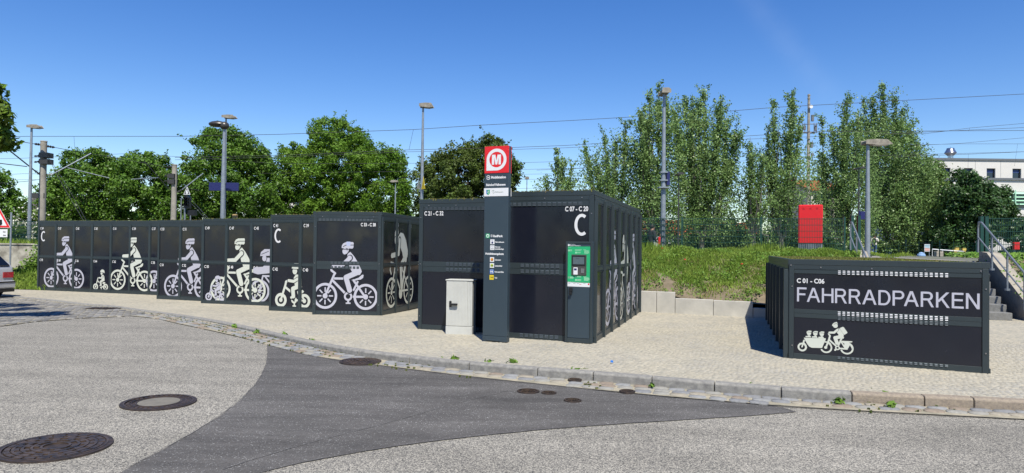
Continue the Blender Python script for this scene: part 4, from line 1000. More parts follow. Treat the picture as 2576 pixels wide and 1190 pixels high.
# --- tall block with ticket terminal
def tall(label, bl, br, side_back=None, ncol=7, H=2.58, D=None, name='bike_locker_block', V_=None):
    FL, FR = g2(*bl), g2(*br); L = (FR - FL).length
    if side_back: B_ = g2(*side_back); D = (B_ - FR).length; V_ = (B_ - FR).normalized()
    return Block(name, label, FL, FR, L, D, H, V_)
def big_front(B_, F, X, vx0, vx1, nt, top_x0=None, top_x1=None):
    H = B_.H
    B_.fascia(F, X, [(H - .165, H - .088, .016)], 1)
    P = B_.end_wall(F, X, [(1.335, 2.335), (.09, 1.13)], [(2.336, H - .167, .012), (1.235, 1.334, .012), (1.131, 1.232, .010), (-.02, .088, .016)], post=.085)
    pt = .094; x = top_x0 if top_x0 is not None else .13; xe = top_x1 or X - .12
    B_.vents(F, x, int((xe - x) / pt), pt, 2.40, 3, .066, .0215, .014, False, .012)
    n = int((vx1 - vx0) / pt)
    B_.vents(F, vx0, n, pt, 1.315, 3, .066, .024, .015, False, .012); B_.vents(F, vx0, n, pt, 1.212, 3, .066, .024, .015, False, .010); B_.vents(F, vx0, n, pt, .082, 3, .066, .024, .015, False, .016)
    B_.bolts(F, [(X * f, H - .125) for f in (.13, .5, .88)], .018); B_.bolts(F, [(.04, 2.2), (X - .04, 2.2), (.04, 1.28), (X - .04, 1.28), (.04, .25), (X - .04, .25)], .026)
    return P
B1 = tall('tall locker block behind the totem with ticket terminal and large letter C', (1250, 846), (1491.4, 861.4), (1607, 784), 7, 2.60)
F = B1.front; P = big_front(B1, F, B1.L, F.hit(1310, 700)[0], F.hit(1416, 700)[0], 12, .1)
a = F.hit(1422, 531.5); bq = F.hit(1480, 531); mb = MB(); put_text(mb, F, 'C 07 - C 20', a[0], a[1], .084, .009, w=bq[0] - a[0], bold=.03); mb.build('locker_range', M['white_print'], P[0])
a = F.hit(1444.5, 593); bq = F.hit(1480, 593); tz = F.hit(1462, 538)[1]
def big_c(F, x0, x1, z0, z1, d, par, w=.052):
    p = Print(); cx, cz_ = (x0 + x1) / 2 + .01, (z0 + z1) / 2; rx, rz_ = (x1 - x0) / 2 + .005, (z1 - z0) / 2; n = 34; a0, a1 = .95, 2 * math.pi - .95
    for i in range(n):
        a, b = a0 + (a1 - a0) * i / n, a0 + (a1 - a0) * (i + 1) / n; k = lambda t, q: (cx + (rx - q) * math.cos(t), cz_ + (rz_ - q) * math.sin(t))
        p.L.append(([k(a, 0), k(b, 0), k(b, w), k(a, w)], ('same', 0)))
    mb = MB(); p.build(mb, F, d); mb.build('letter', M['white_print'], par)
big_c(F, a[0], bq[0], a[1], tz, .009, P[0], .052)
wR = B1.D / 7
B1.fascia(B1.right, B1.D, [(B1.H - .128, B1.H - .088, .016)], 7)
B1.doors(B1.right, wR, 7, 2, [('C %02d' % (19 - 2 * i), 'C %02d' % (20 - 2 * i)) for i in range(7)][::-1] and None, post_w=.07, proud=.06)
r = rider(); B1.pict(B1.right, r, 'lilac', 'cyclist_print', ox=1.0, oz=0, k=1.08); B1.pict(B1.right, racer(), 'cream', 'cyclist_print', d=.019, ox=2.3, k=1.12); B1.pict(B1.right, rider(), 'lilac', 'cyclist_print', d=.025, ox=3.7, k=1.08, x1=B1.D - .05)
# terminal
t_ = thing('ticket_terminal', F.pt(F.hit(1424, 858)[0], 0, 0), 'anthracite terminal cabinet with green poster, screen and keypad at the locker corner', 'ticket terminal')
dT = .13; hx = lambda x, y: F.hit(1416.8 + x * .1408, 598.9 + y * .1408, dT)
xa = hx(47, 500)[0]; xb = hx(520, 500)[0]; zt = hx(280, 63)[1]
mb = MB(); mb.fbox(F, xa, xb, .0, zt, .028, dT - .01); mb.build('housing', M['totem'], t_, bevel=.006)
e = .035; mb = MB()
for a0, a1, b0, b1 in ((xa, xa + e, .0, zt), (xb - e, xb, .0, zt), (xa + e, xb - e, zt - e, zt), (xa + e, xb - e, .0, .075)): mb.fbox(F, a0, a1, b0, b1, dT - .01, dT + .014)
mb.build('frame', M['frame'], t_, bevel=.004)
def hb(x0, y0, x1, y1, d0, d1, m, name, par, bevel=0):
    a = hx(x0, y1); b = hx(x1, y0); mb = MB(); mb.fbox(F, a[0], b[0], a[1], b[1], d0, d1); return mb.build(name, M[m], par, bevel=bevel)
a = hx(80, 1000); mb = MB(); mb.fbox(F, xa + e + .006, xb - e - .006, .082, hx(80, 868)[1], dT - .01, dT + .004); low = mb.build('door', M['totem'], t_, bevel=.003)
hb(78, 97, 488, 150, dT - .01, dT + .003, 'totem', 'poster_header', t_)
pg = hb(78, 151, 488, 792, dT - .01, dT + .003, 'green_sign', 'poster', t_); ps = hb(78, 793, 490, 862, dT - .01, dT + .003, 'white', 'poster_strip', t_)
hm = hb(148, 298, 420, 664, dT + .003, dT + .012, 'steel_dark', 'control_panel', t_, .003)
hb(158, 316, 403, 490, dT + .012, dT + .02, 'black', 'screen_bezel', t_, .003); hb(180, 340, 384, 466, dT + .02, dT + .022, 'screen', 'screen', t_)
cr_ = hb(188, 527, 264, 654, dT + .012, dT + .03, 'white', 'card_reader', t_, .005); hb(203, 541, 252, 575, dT + .03, dT + .0315, 'navy', 'reader_display', cr_)
for i in range(3):
    for j in range(4): hb(325 + i * 20, 547 + j * 21, 339 + i * 20, 561 + j * 21, dT + .012, dT + .018, 'key', 'key', t_)
def hp(fn, mats, name, par, d=None):
    mb = MB(); fn(mb); return mb.build(name, mats, par)
p = Print(); c = hx(98, 122); p.disk(c[0], c[1], .022, 0)
mb = MB(); p.build(mb, F, dT + .0045)
def ht(mb, s, x, y, x1, hpx, d=None, bold=.03): a = hx(x, y); b = hx(x1, y); put_text(mb, F, s, a[0], a[1], hpx * kz2, d or dT + .0045, w=b[0] - a[0], bold=bold)
kz2 = abs(hx(100, 200)[1] - hx(100, 400)[1]) / 200
ht(mb, '@ RadPark', 125, 116, 222, 14); ht(mb, 'Bahnhof Falkensee C', 125, 141, 310, 15); mb.build('header_lettering', M['white_print'], t_)
rp_ = random.Random(4); mbu = MB(); mbl = MB()
for (x0_, x1_, y0_, y1_) in ((90, 165, 205, 240), (210, 335, 204, 226), (360, 430, 204, 215), (375, 470, 222, 285), (250, 335, 248, 275), (88, 200, 690, 722), (210, 345, 686, 700), (362, 420, 686, 697), (372, 475, 705, 768), (250, 335, 735, 765), (85, 165, 168, 176)):
    y = y0_; mb = mbu if y0_ < 400 else mbl
    while y < y1_:
        a = hx(x0_, y + 4); b = hx(x1_ - rp_.random() * 25, y); mb.fbox(F, a[0], b[0], a[1], b[1], dT + .002, dT + .0042); y += 9
for x, y in ((102, 222), (230, 260), (103, 703), (230, 748)):
    mb = mbu if y < 400 else mbl; a = hx(x - 15, y + 16); b = hx(x + 15, y - 16); mb.fbox(F, a[0], b[0], a[1], b[1], dT + .002, dT + .0042)
mbu.build('poster_print', M['green_pale'], pg); mbl.build('poster_print', M['green_pale'], pg)
mb = MB(); p = Print(); c = hx(455, 824); p.disk(c[0], c[1], .014); p.stroke([hx(290, 826), hx(325, 826)], .006, caps=False); p.build(mb, F, dT + .0045); mb.build('emblem', M['red'], ps)
mb = MB(); p = Print()
for x in (90, 180, 245, 360): p.stroke([hx(x, 812), hx(x + 40, 812)], .004, caps=False)
p.build(mb, F, dT + .0045); mb.build('small_print', M['zinc'], ps)
ht2 = MB(); a = hx(238, 366); put_text(ht2, F, 'Öffnen Sie bitte', a[0], a[1], .008, dT + .0225, sx=.8); mb = ht2; mb.build('screen_text', M['black'], t_)
mb = MB(); a = hx(140, 868); b = hx(140, 1005); mb.fbox(F, a[0] - .03, a[0] + .03, a[1] - .09, a[1] - .01, dT + .004, dT + .03); mb.fbox(F, a[0] - .026, a[0] + .026, b[1], a[1] - .095, dT + .012, dT + .055); mb.build('door_handle', M['black'], low, bevel=.006)

# --- block left of it
B2 = tall('tall locker block numbered C 21 to C 32 behind the pale cabinet', (1052, 826), (1240, 836.2), None, 6, 2.56, D=5.8, V_=B1.v)
F = B2.front; P2_ = big_front(B2, F, B2.L, F.hit(1122, 700)[0], F.hit(1214, 700)[0], 9)
a = F.hit(1068, 542); bq = F.hit(1116, 541.5); mb = MB(); put_text(mb, F, 'C 21 - C 32', a[0], a[1], .084, .009, w=bq[0] - a[0], bold=.03); mb.build('locker_range', M['white_print'], P2_[0])
# --- block with life size cyclist
B3 = tall('tall locker block numbered C 33 to C 38 with lilac cyclist on its end wall', (786, 789.7), (956.4, 792.5), (1051, 774.8), 3, 2.58)
B3.D = B3.D  # three columns
F = B3.front; P3 = big_front(B3, F, B3.L, B3.L * .26, B3.L * .72, 9)
a = F.hit(908, 563.5); bq = F.hit(945.5, 563); mb = MB(); put_text(mb, F, 'C 33 - C 38', a[0], a[1] - .055, .084, .009, w=bq[0] - a[0], bold=.03); mb.build('locker_range', M['white_print'], P3[0])
B3.pict(F, rider(), 'lilac', 'cyclist_print', d=.0075, ox=.0, k=1.0, kx=B3.L / 1.83, x0=.087, x1=B3.L - .087)
o = B3.t
mb = MB(); a = F.hit(998 * .644 + 0, 0); st = (644 + 828 * .2814, 483 + 462 * .2814); a = F.hit(st[0] - 5, st[1] + 5); b = F.hit(st[0] + 5, st[1] - 5); mb.fbox(F, a[0], b[0], a[1], b[1], .011, .0118); mb.build('sticker', mat('pale blue sticker', (.45, .50, .70), .5), P3[0])
w3 = B3.D / 2.85
B3.fascia(B3.right, B3.D, [(B3.H - .128, B3.H - .088, .016)], 3)
B3.doors(B3.right, w3, 3, 2, [('37', '38'), ('35', '36'), ('33', '34')], post_w=.075, proud=.05)
B3.pict(B3.right, racer(), 'cream', 'cyclist_print', ox=.0, k=w3 / .83 * 1.06, oz=-.0)

# --- door rows
def door_row(label, bl, br, cols, H, numbers, D=1.9, post_w=.085):
    FL, FR = g2(*bl), g2(*br); w = (FR - FL).length / cols[1]; L = w * cols[0]
    B_ = Block('bike_locker_block', label, FL, FL + (FR - FL).normalized() * L, L, D, H, V); F = B_.front
    B_.fascia(F, L, [(H - .128, H - .088, .016)], cols[0]); ds = B_.doors(F, w, cols[0], 2, numbers, post_w=post_w, proud=.036); B_.w = w; return B_, F, ds
B4, F4, D4 = door_row('tall locker pair C 41 and C 39 with white child cyclist print', (678.5, 779.9), (754.3, 783), (2, 1.0), 2.57, [('C 41', 'C 42'), ('C 39', 'C 40')])
a = F4.hit(690.5, 611); bq = F4.hit(710, 611); big_c(F4, a[0], bq[0], a[1], F4.hit(700, 575)[1], .0125, D4[(0, 1)], .05)
c0 = F4.hit(644 + 222 * .2814, 483 + 965 * .2814, .012); c1 = F4.hit(644 + 432 * .2814, 483 + 972 * .2814, .012); k = (c1[0] - c0[0]) / .67
B4.pict(F4, child(), 'cream', 'child_cyclist_print', ox=c0[0] - .20 * k, oz=c0[1] - .18 * k, k=k, x0=.05)
B5, F5, D5 = door_row('locker row C 49 to C 45 with white cyclist and small lilac figures', (507.4, 761.7), (630.5, 766.5), (3, 2.0), 2.58, [('C 49', 'C 50'), ('C 47', 'C 48'), ('C 45', 'C 46')])
z2 = lambda x, y: (386.4 + x * .2706, 483 + y * .2706)
c0 = F5.hit(*z2(622, 900), .012); c1 = F5.hit(*z2(945, 912), .012); k = (c1[0] - c0[0]) / 1.095
B5.pict(F5, towing(), 'lilac', 'towed_child_print', d=.0125, ox=F5.hit(*z2(985, 930), .012)[0] - .62 * 1.05, oz=-.03, k=1.05, x1=B5.L - .05)
B5.pict(F5, rider(), 'cream', 'cyclist_print', d=.019, ox=c0[0] - .338 * k, oz=(c0[1] + c1[1]) / 2 - .455 * k, k=k)
c0 = F5.hit(*z2(515, 972), .012); c1 = F5.hit(*z2(640, 975), .012); k = .72
B5.pict(F5, child(), 'lilac', 'child_cyclist_print', d=.0275, ox=c0[0] - .2 * k, oz=c0[1] - .18 * k, k=k, x0=.05, x1=B5.w - .05)
B6, F6, D6 = door_row('locker pair C 53 and C 51 with lilac cyclist print', (396, 751), (452, 753.7), (2, 1.0), 2.56, [('C 53', 'C 54'), ('C 51', 'C 52')])
z1_ = lambda x, y: (x * .2706, 483 + y * .2706)
c0 = F6.hit(*z1_(1608, 875), .012); k = 1.14
B6.pict(F6, rider(), 'lilac', 'cyclist_print', ox=c0[0] - .338 * k, oz=c0[1] - .46 * k, k=k, x1=B6.L - .05)
B7, F7, D7 = door_row('farthest locker row C 69 to C 57 with two large cyclists and tiny child print', (94.7, 728.7), (374.8, 740.6), (7, 6.0), 2.60, [('C %02d' % (69 - 2 * i), 'C %02d' % (70 - 2 * i)) for i in range(7)])
a = F7.hit(103.5, 607); bq = F7.hit(115.5, 607); big_c(F7, a[0], bq[0], a[1], F7.hit(108, 581.5)[1], .0125, D7[(0, 1)], .05)
for (xa_, ya_), (xb_, yb_), col, dd, nm in (((476, 798), (710, 805), 'lilac', .0125, 'cyclist_print'), ((1096, 817), (1345, 825), 'cream', .022, 'cyclist_print'), ((1432, 830), (1700, 838), 'lilac', .0125, 'cyclist_print')):
    c0 = F7.hit(*z1_(xa_, ya_), .012); c1 = F7.hit(*z1_(xb_, yb_), .012); k = (c1[0] - c0[0]) / 1.095
    B7.pict(F7, rider(), col, nm, d=dd, ox=c0[0] - .338 * k, oz=c0[1] - .455 * k, k=k, x1=B7.L - .05)
c0 = F7.hit(*z1_(889, 880), .012); k = .70; B7.pict(F7, child(), 'cream', 'child_cyclist_print', ox=c0[0] - .2 * k, oz=c0[1] - .18 * k, k=k)
for b_, nm in ((A, 'A'), (B1, 'B1'), (B2, 'B2'), (B3, 'B3'), (B4, 'B4'), (B5, 'B5'), (B6, 'B6'), (B7, 'B7')): print('BLOCK', nm, [round(q, 2) for q in (b_.FL.x, b_.FL.y, b_.L, b_.D, b_.H)], [round(q, 3) for q in (b_.u.x, b_.u.y, b_.v.x, b_.v.y)])

# ------------------------------------------------------------------ totem
TB = g2(1213.5, 857); TR = g2(1280, 859)
tz0 = gz(TB.x, TB.y); tu = B1.u; wT = .452; hT = 3.32
TF = Face((TB.x, TB.y, tz0), tu, perp(tu, -TB)); t_ = thing('information_totem', (TB.x, TB.y, tz0), 'tall slate blue information totem topped by a red square with white M', 'sign totem')
dz = -.11
mb = MB(); mb.fbox(TF, .002, wT - .002, .09, hT - .46, dz, 0); mb.build('housing', M['totem'], t_, bevel=.006)
mb = MB(); mb.fbox(TF, .0, wT, .0, .088, dz - .01, .0); mb.fbox(TF, .07, wT - .12, .012, .035, .0, .008); mb.build('plinth', M['totem'], t_, bevel=.005)
thx = lambda x, y: ((x * .1191 + 1210.7 - 1216.7) / 64.6 * wT, (857 - (360.6 + .1191 * y)) / 487 * hT)
thb = lambda x, y: ((x * .1191 + 1210.7 - 1215.5) / 66.5 * wT, (857 - (573.2 + .1191 * y)) / 487 * hT)
mb = MB(); mb.fbox(TF, .0, wT - .002, hT - .458, hT, -.012, .004); sq = mb.build('red_square', M['red'], t_, bevel=.002)
mb = MB(); mb.fbox(TF, .004, wT - .004, hT - .457, hT - .002, dz + .012, -.013); mb.build('head_core', M['totem'], t_); mb = MB(); mb.fbox(TF, .0, wT, hT - .458, hT, dz - .004, dz + .011); mb.build('rear_square', M['red'], t_)
p = Print(); cx, cz_ = thx(318, 360); R1 = .186; R0 = .133
p.ring(cx, cz_, R0, R1, 0, 48); 
lx = cx - R1; bz = cz_ - R1
# filled square corner outside the inner circle
arc = [(cx + R0 * .999 * math.cos(a), cz_ + R0 * .999 * math.sin(a)) for a in [math.pi + i * (math.pi / 2) / 12 for i in range(13)]]
for i in range(12):
    a, b = arc[i], arc[i + 1]; tA = i / 12; tB = (i + 1) / 12
    e_ = lambda t: (lx, cz_ - R1 * min(1, 2 * t)) if t <= .5 else (lx + R1 * (2 * t - 1), bz)
    p.L.append(([a, b, e_(tB), e_(tA)], 0))
mb = MB(); p.build(mb, TF, .005, step=.0001); mb.build('ring_emblem', [M['white'], M['red']], sq)
a = thx(215, 465); b = thx(417, 257); p = Print(); p.poly([(a[0] + u * (b[0] - a[0]), a[1] + v * (b[1] - a[1])) for u, v in ((0, 0), (0, 1), (.38, 1), (.5, .40), (.62, 1), (1, 1), (1, 0), (.74, 0), (.74, .70), (.59, 0), (.41, 0), (.26, .70), (.26, 0))][::-1]); mb = MB(); p.build(mb, TF, .0052); mb.build('letter', M['white'], sq)
def tt(fn, s, x0, y0, x1, y1, bold=.03, name='lettering', m='white_print', d=.0015, par=None):
    a = fn(x0, y1); b = fn(x1, y0); mb = MB(); put_text(mb, TF, s, a[0], a[1], (b[1] - a[1]), d, w=b[0] - a[0], bold=bold); return mb.build(name, M[m], par or t_)
tt(thx, 'Mobilstation', 200, 703, 530, 755, .045); tt(thx, 'Bahnhof Falkensee', 92, 862, 525, 908, .045)
p = Print(); c = thx(137, 733); p.ring(c[0], c[1], .028, .038, 0, 30, .35, 2.85); p.ring(c[0], c[1], .028, .038, 0, 30, 3.5, 5.95); mb = MB(); p.build(mb, TF, .0015); mb.build('network_emblem', [M['white_print'], M['totem']], t_); tt(thx, 'VBB', 100, 722, 175, 745, .05)
a = thx(42, 1128); b = thx(585, 958); mb = MB(); mb.fbox(TF, -.004, wT - .002, a[1], b[1], 0, .004); wb = mb.build('white_band', M['white'], t_)
mb = MB(); mb.fbox(TF, .0, wT + .004, a[1], b[1], dz - .004, dz + .002); mb.build('rear_band', M['white'], t_)
sh = [thx(*q_) for q_ in ((97, 990), (97, 1060), (112, 1085), (138, 1100), (163, 1085), (178, 1060), (178, 990))]
p = Print(); p.poly(sh[::-1], 0); mb = MB(); p.build(mb, TF, .0055); mb.build('town_shield', mat('shield green', (.05, .38, .16), .4), wb)
p = Print(); p.poly([thx(*q_) for q_ in ((97, 990), (97, 1060), (112, 1085), (125, 1092), (118, 1040), (120, 990))][::-1], 0); mb = MB(); p.build(mb, TF, .006); mb.build('shield_field', mat('shield blue', (.06, .20, .55), .4), wb)
p = Print(); p.stroke([thx(120, 1048), thx(138, 1035), thx(143, 1008)], .006); p.stroke([thx(138, 1035), thx(150, 1068)], .006); p.stroke([thx(135, 1030), thx(152, 1028)], .005); mb = MB(); p.build(mb, TF, .0065); mb.build('shield_bird', M['white'], wb)
p = Print(); sc_ = [(222, 1030), (228, 1010), (245, 1002), (275, 1010), (250, 1030), (240, 1055), (262, 1060), (268, 1078)]; p.stroke([thx(*q_) for q_ in sc_], .0035)
xs_ = 275; pts = []
for i in range(34): pts.append(thx(272 + i * 6.2, 1045 - 9 * math.sin(i * 1.25) - (12 if i in (6, 7, 12) else 0)))
p.stroke(pts, .003); mb = MB(); p.build(mb, TF, .0055, step=.00002); mb.build('script_lettering', mat('grey green ink', (.12, .22, .16), .5), wb)
# lower list
def tile(x0, y0, x1, y1, m, name='icon'):
    a = thb(x0, y1); b = thb(x1, y0); mb = MB(); mb.fbox(TF, a[0], b[0], a[1], b[1], 0, .0025); return mb.build(name, M[m], t_)
def tp(p, m, par, name='symbol', d=.0035): mb = MB(); p.build(mb, TF, d); return mb.build(name, [M[m], M['white']], par)
ic = tile(88, 130, 178, 222, 'green_sign'); p = Print(); c = thb(135, 175); p.disk(c[0], c[1], .030); tp(p, 'white', ic); p = Print(); p.poly([thb(108, 175), thb(135, 155), thb(162, 175), thb(155, 192), thb(115, 192)][::-1]); tp(p, 'green_sign', ic, d=.0045)
p = Print(); c = thb(223, 175); p.ring(c[0], c[1], .015, .021, 0, 20, .3, 2.8); p.ring(c[0], c[1], .015, .021, 0, 20, 3.4, 6); p.stroke([thb(208, 176), thb(240, 176)], .008, caps=False); tp(p, 'white_print', t_, d=.0015)
tt(thb, 'RadPark', 262, 155, 483, 200, .05)
ic = tile(195, 250, 292, 350, 'white'); p = Print(); c = thb(243, 318); p.disk(c[0], c[1], .018); p.ring(c[0], thb(243, 285)[1], .010, .014, 0, 16, 0, math.pi); tp(p, 'navy', ic)
tt(thb, 'Fahrradboxen', 307, 288, 512, 318, .04)
ic = tile(195, 375, 292, 472, 'white'); p = Print(); p.stroke([thb(208, 405), thb(243, 390), thb(280, 405)], .003, caps=False); p.ring(*thb(224, 445), .008, .011, 0, 14); p.ring(*thb(262, 445), .008, .011, 0, 14); p.stroke([thb(224, 445), thb(240, 425), thb(255, 425), thb(262, 445)], .003); tp(p, 'zinc', ic)
tt(thb, 'Fahrrad-', 307, 392, 430, 420, .04); tt(thb, 'abstellanlage', 307, 434, 508, 462, .04)
tt(thb, 'Mobilitätsangebote', 85, 528, 507, 570, .045)
ic = tile(193, 622, 288, 720, 'white'); p = Print(); c = thb(240, 671); p.disk(c[0], c[1], .027); tp(p, 'orange', ic); p = Print(); p.stroke([thb(218, 690), thb(262, 690), thb(256, 648)], .005); tp(p, 'black', ic, d=.0045)
tt(thb, 'E-Scooter', 305, 662, 447, 690, .04)
ic = tile(193, 747, 288, 845, 'white'); p = Print(); c = thb(240, 796); p.disk(c[0], c[1], .028); tp(p, 'lime', ic); p = Print(); p.ring(*thb(222, 805), .006, .010, 0, 14); p.disk(*thb(260, 805), .010); p.stroke([thb(222, 805), thb(238, 788), thb(262, 792)], .006); tp(p, 'black', ic, d=.0045)
tt(thb, 'Lastenräder', 305, 785, 480, 815, .04)
ic = tile(193, 877, 284, 968, 'blue'); tt(thb, 'P+R', 203, 905, 278, 945, .05, d=.0035, par=ic); p = Print(); p.stroke([thb(200, 890), thb(278, 890)], .005, caps=False); p.stroke([thb(200, 958), thb(278, 958)], .005, caps=False); tp(p, 'white_print', ic)
tt(thb, 'Park-and-Ride', 303, 912, 512, 942, .04)
ic = tile(188, 997, 284, 1095, 'yellow'); tt(thb, 'TAXI', 203, 1030, 274, 1060, .03, m='black', d=.0035, par=ic)
tt(thb, 'Taxi', 303, 1036, 362, 1066, .04)

# ------------------------------------------------------------------ pale utility cabinet
CB0 = g2(1120.5, 838.5); cu = Vector((.985, -.17, 0)).normalized(); CF = Face((CB0.x, CB0.y, gz(CB0.x, CB0.y)), cu, perp(cu, -CB0))
t_ = thing('utility_cabinet', CF.o, 'waist high light grey fluted utility cabinet with black handle', 'utility cabinet')
wC = CF.hit(1187, 838)[0]; hC = CF.hit(1130, 703)[1]; dC = .32
mb = MB(); mb.fbox(CF, 0, wC, -.02, .135, -dC, -.002); mb.build('plinth', M['cabinet'], t_, bevel=.006)
mb = MB(); mb.fbox(CF, .004, wC - .004, .14, hC - .02, -dC + .004, -.012); mb.build('housing', M['cabinet'], t_, bevel=.008)
mb = MB(); mb.fbox(CF, -.012, wC + .012, hC - .022, hC, -dC - .01, .01); mb.build('lid', M['cabinet'], t_, bevel=.006)
mb = MB(); n = 15; ws = (wC * .80) / n
for i in range(n): mb.fbox(CF, .01 + i * ws, .01 + (i + 1) * ws - .007, .145, hC - .03, -.011, .001)
mb.fbox(CF, .008, .01 + n * ws - .002, .143, hC - .028, -.0115, -.004); cd = mb.build('fluted_door', M['cabinet'], t_)
mb = MB(); 
for i in range(3): mb.fbox(CF, wC * .825 + i * .03, wC * .825 + i * .03 + .024, .145, hC - .03, -.011, -.003)
mb.build('side_strip', M['cabinet'], t_)
mb = MB(); a = CF.hit(1133, 765); mb.fbox(CF, a[0] - .02, a[0] + .025, a[1] - .055, a[1] + .06, .001, .022); mb.fbox(CF, a[0] + .0, a[0] + .145, a[1] - .022, a[1] + .018, .022, .06); mb.build('door_handle', M['black'], cd, bevel=.008)
# ------------------------------------------------------------------ fences
def rods_mesh(w, h, name='wire_mesh', step=.05, hstep=.2, r=.0035):
    mb = MB(); f0 = Face((0, 0, 0), (1, 0, 0), (0, -1, 0)); n = int(w / step)
    for i in range(n + 1): x = min(w - r, i * step + .01); mb.fbox(f0, x - r, x + r, .03, h, -r, r)
    k = 0
    while .05 + k * hstep < h + .01:
        z = min(h - .01, .05 + k * hstep)
        mb.fbox(f0, 0, w, z - .008, z + .008, r + .0005, r + .010); mb.fbox(f0, 0, w, z - .008, z + .008, -r - .010, -r - .0005); k += 1
    return mb.mesh(name, [M['fence']], (0, 0, 0))
def fence(label, a, b, z0, h, pitch=2.52, step=.05, hstep=.2, cat='fence', r=.0052, group='green wire fences'):
    a = Vector((*a, 0)); b = Vector((*b, 0)); e = (b - a).normalized(); L = (b - a).length; n = max(1, round(L / pitch)); w = L / n; ang = math.atan2(e.y, e.x)
    t = thing('wire_fence', (a.x, a.y, z0), label, cat, group); t.rotation_euler = (0, 0, ang)
    me = rods_mesh(w - .07, h, step=step, hstep=hstep, r=r); mp = MB(); mp.box((-.03, -.02, -.3), (.03, .02, h + .03)); pm = mp.mesh('post', [M['fence']], (0, 0, 0))
    for i in range(n + 1):
        o = link('post', pm, t, (i * w, .035, 0)); ROOT[o.name] = ROOT[t.name]
        if i < n: o = link('wire_panel', me, t, (i * w + .035, 0, 0)); ROOT[o.name] = ROOT[t.name]; o['kind'] = 'stuff'
    return t
def xy(px, Y): p = Wp(px, 620, Y); return (p.x, p.y)
FY = lambda px: 22.7 + (1925 - px) * .0032
zb = 1.40
fence('tall green double rod fence along the top of the grass bank', xy(1527, FY(1527)), xy(2125, FY(2125)), zb, zat(1925, 548, FY(1925)) - zb)
for px, dx in ((2143, 0), (2160, .0)):
    p = xy(px, 22.2); mb = MB(); mb.box((p[0] - .045, p[1] - .045, 1.2), (p[0] + .045, p[1] + .045, zat(px, 543, 22.2))); mb.box((p[0] - .05, p[1] - .05, zat(px, 543, 22.2)), (p[0] + .05, p[1] + .05, zat(px, 543, 22.2) + .01)); o = mb.build('fence_post', M['fence'])
    tag(o, 'thick green gate post beside the stairs, the one %s' % ('nearer to the wire fence' if px == 2143 else 'nearer to the lamp post'), 'fence post', 'thick green gate posts')
fence('low green railing on the station path behind the walking man', xy(2200, 52), xy(2455, 46), 1.27, 1.15, pitch=2.6, step=.9, hstep=.19, r=.01)
fence('green wire fence above the ivy bank beside the handrail', xy(2483, 21), xy(2760, 20.4), 1.42, zat(2500, 548, 21) - 1.42, pitch=2.5)
for px in (2468, 2480):
    p = xy(px, 20.9); mb = MB(); mb.box((p[0] - .05, p[1] - .05, 1.2), (p[0] + .05, p[1] + .05, zat(px, 545, 20.9))); mb.box((p[0] - .055, p[1] - .055, zat(px, 545, 20.9)), (p[0] + .055, p[1] + .055, zat(px, 545, 20.9) + .01)); o = mb.build('fence_post', M['fence'])
    tag(o, 'thick green post behind the handrail, %s' % ('first from the stairs' if px == 2468 else 'at the start of the ivy bank fence'), 'fence post', 'thick green gate posts')
fence('green wire fence on the old stained wall behind the parked car', (-34, 31.3), (-12, 31.3), 1.46, zat(60, 556, 31.3) - 1.46)

# ------------------------------------------------------------------ leaves and trees
def in_poly(poly, x, z): return point_in(poly, x, z)
def edge_dist(poly, x, z):
    d = np.full(len(x), 1e9); n = len(poly)
    for i in range(n):
        x0, y0 = poly[i]; x1, y1 = poly[(i + 1) % n]; vx, vy = x1 - x0, y1 - y0; L2 = vx * vx + vy * vy + 1e-12
        t = np.clip(((x - x0) * vx + (z - y0) * vy) / L2, 0, 1); d = np.minimum(d, np.hypot(x - (x0 + t * vx), z - (y0 + t * vy)))
    return d
def leaf_mesh(name, P_, N_, size, mats, midx=None, elong=1.5):
    """P_ centres, N_ normals, size per leaf: folded diamond leaves"""
    n = len(P_); N_ = N_ / (np.linalg.norm(N_, axis=1, keepdims=True) + 1e-9); R_ = RNG.normal(size=(n, 3)); T = np.cross(N_, R_); T /= (np.linalg.norm(T, axis=1, keepdims=True) + 1e-9); B = np.cross(N_, T)
    s_ = size[:, None]; V_ = np.zeros((n, 4, 3), np.float32)
    V_[:, 0] = P_ - T * s_ * .5 * elong; V_[:, 1] = P_ + B * s_ * .42 - N_ * s_ * .10; V_[:, 2] = P_ + T * s_ * .5 * elong - N_ * s_ * .12; V_[:, 3] = P_ - B * s_ * .42 - N_ * s_ * .10
    return fast_mesh(name, V_.reshape(-1, 3), np.arange(4 * n, dtype=np.int32).reshape(n, 4), mats, midx)
def limbs(mb, base, targets, r0, mi=0):
    for t in targets:
        t = Vector(t); mid = base.lerp(t, .5) + Vector((RNG.normal(0, .15), RNG.normal(0, .15), .12 * (t - base).length)); mb.tube(base, mid, r0, r0 * .6, 6, mi); mb.tube(mid, t, r0 * .6, r0 * .18, 5, mi)
GZ = plateau_z
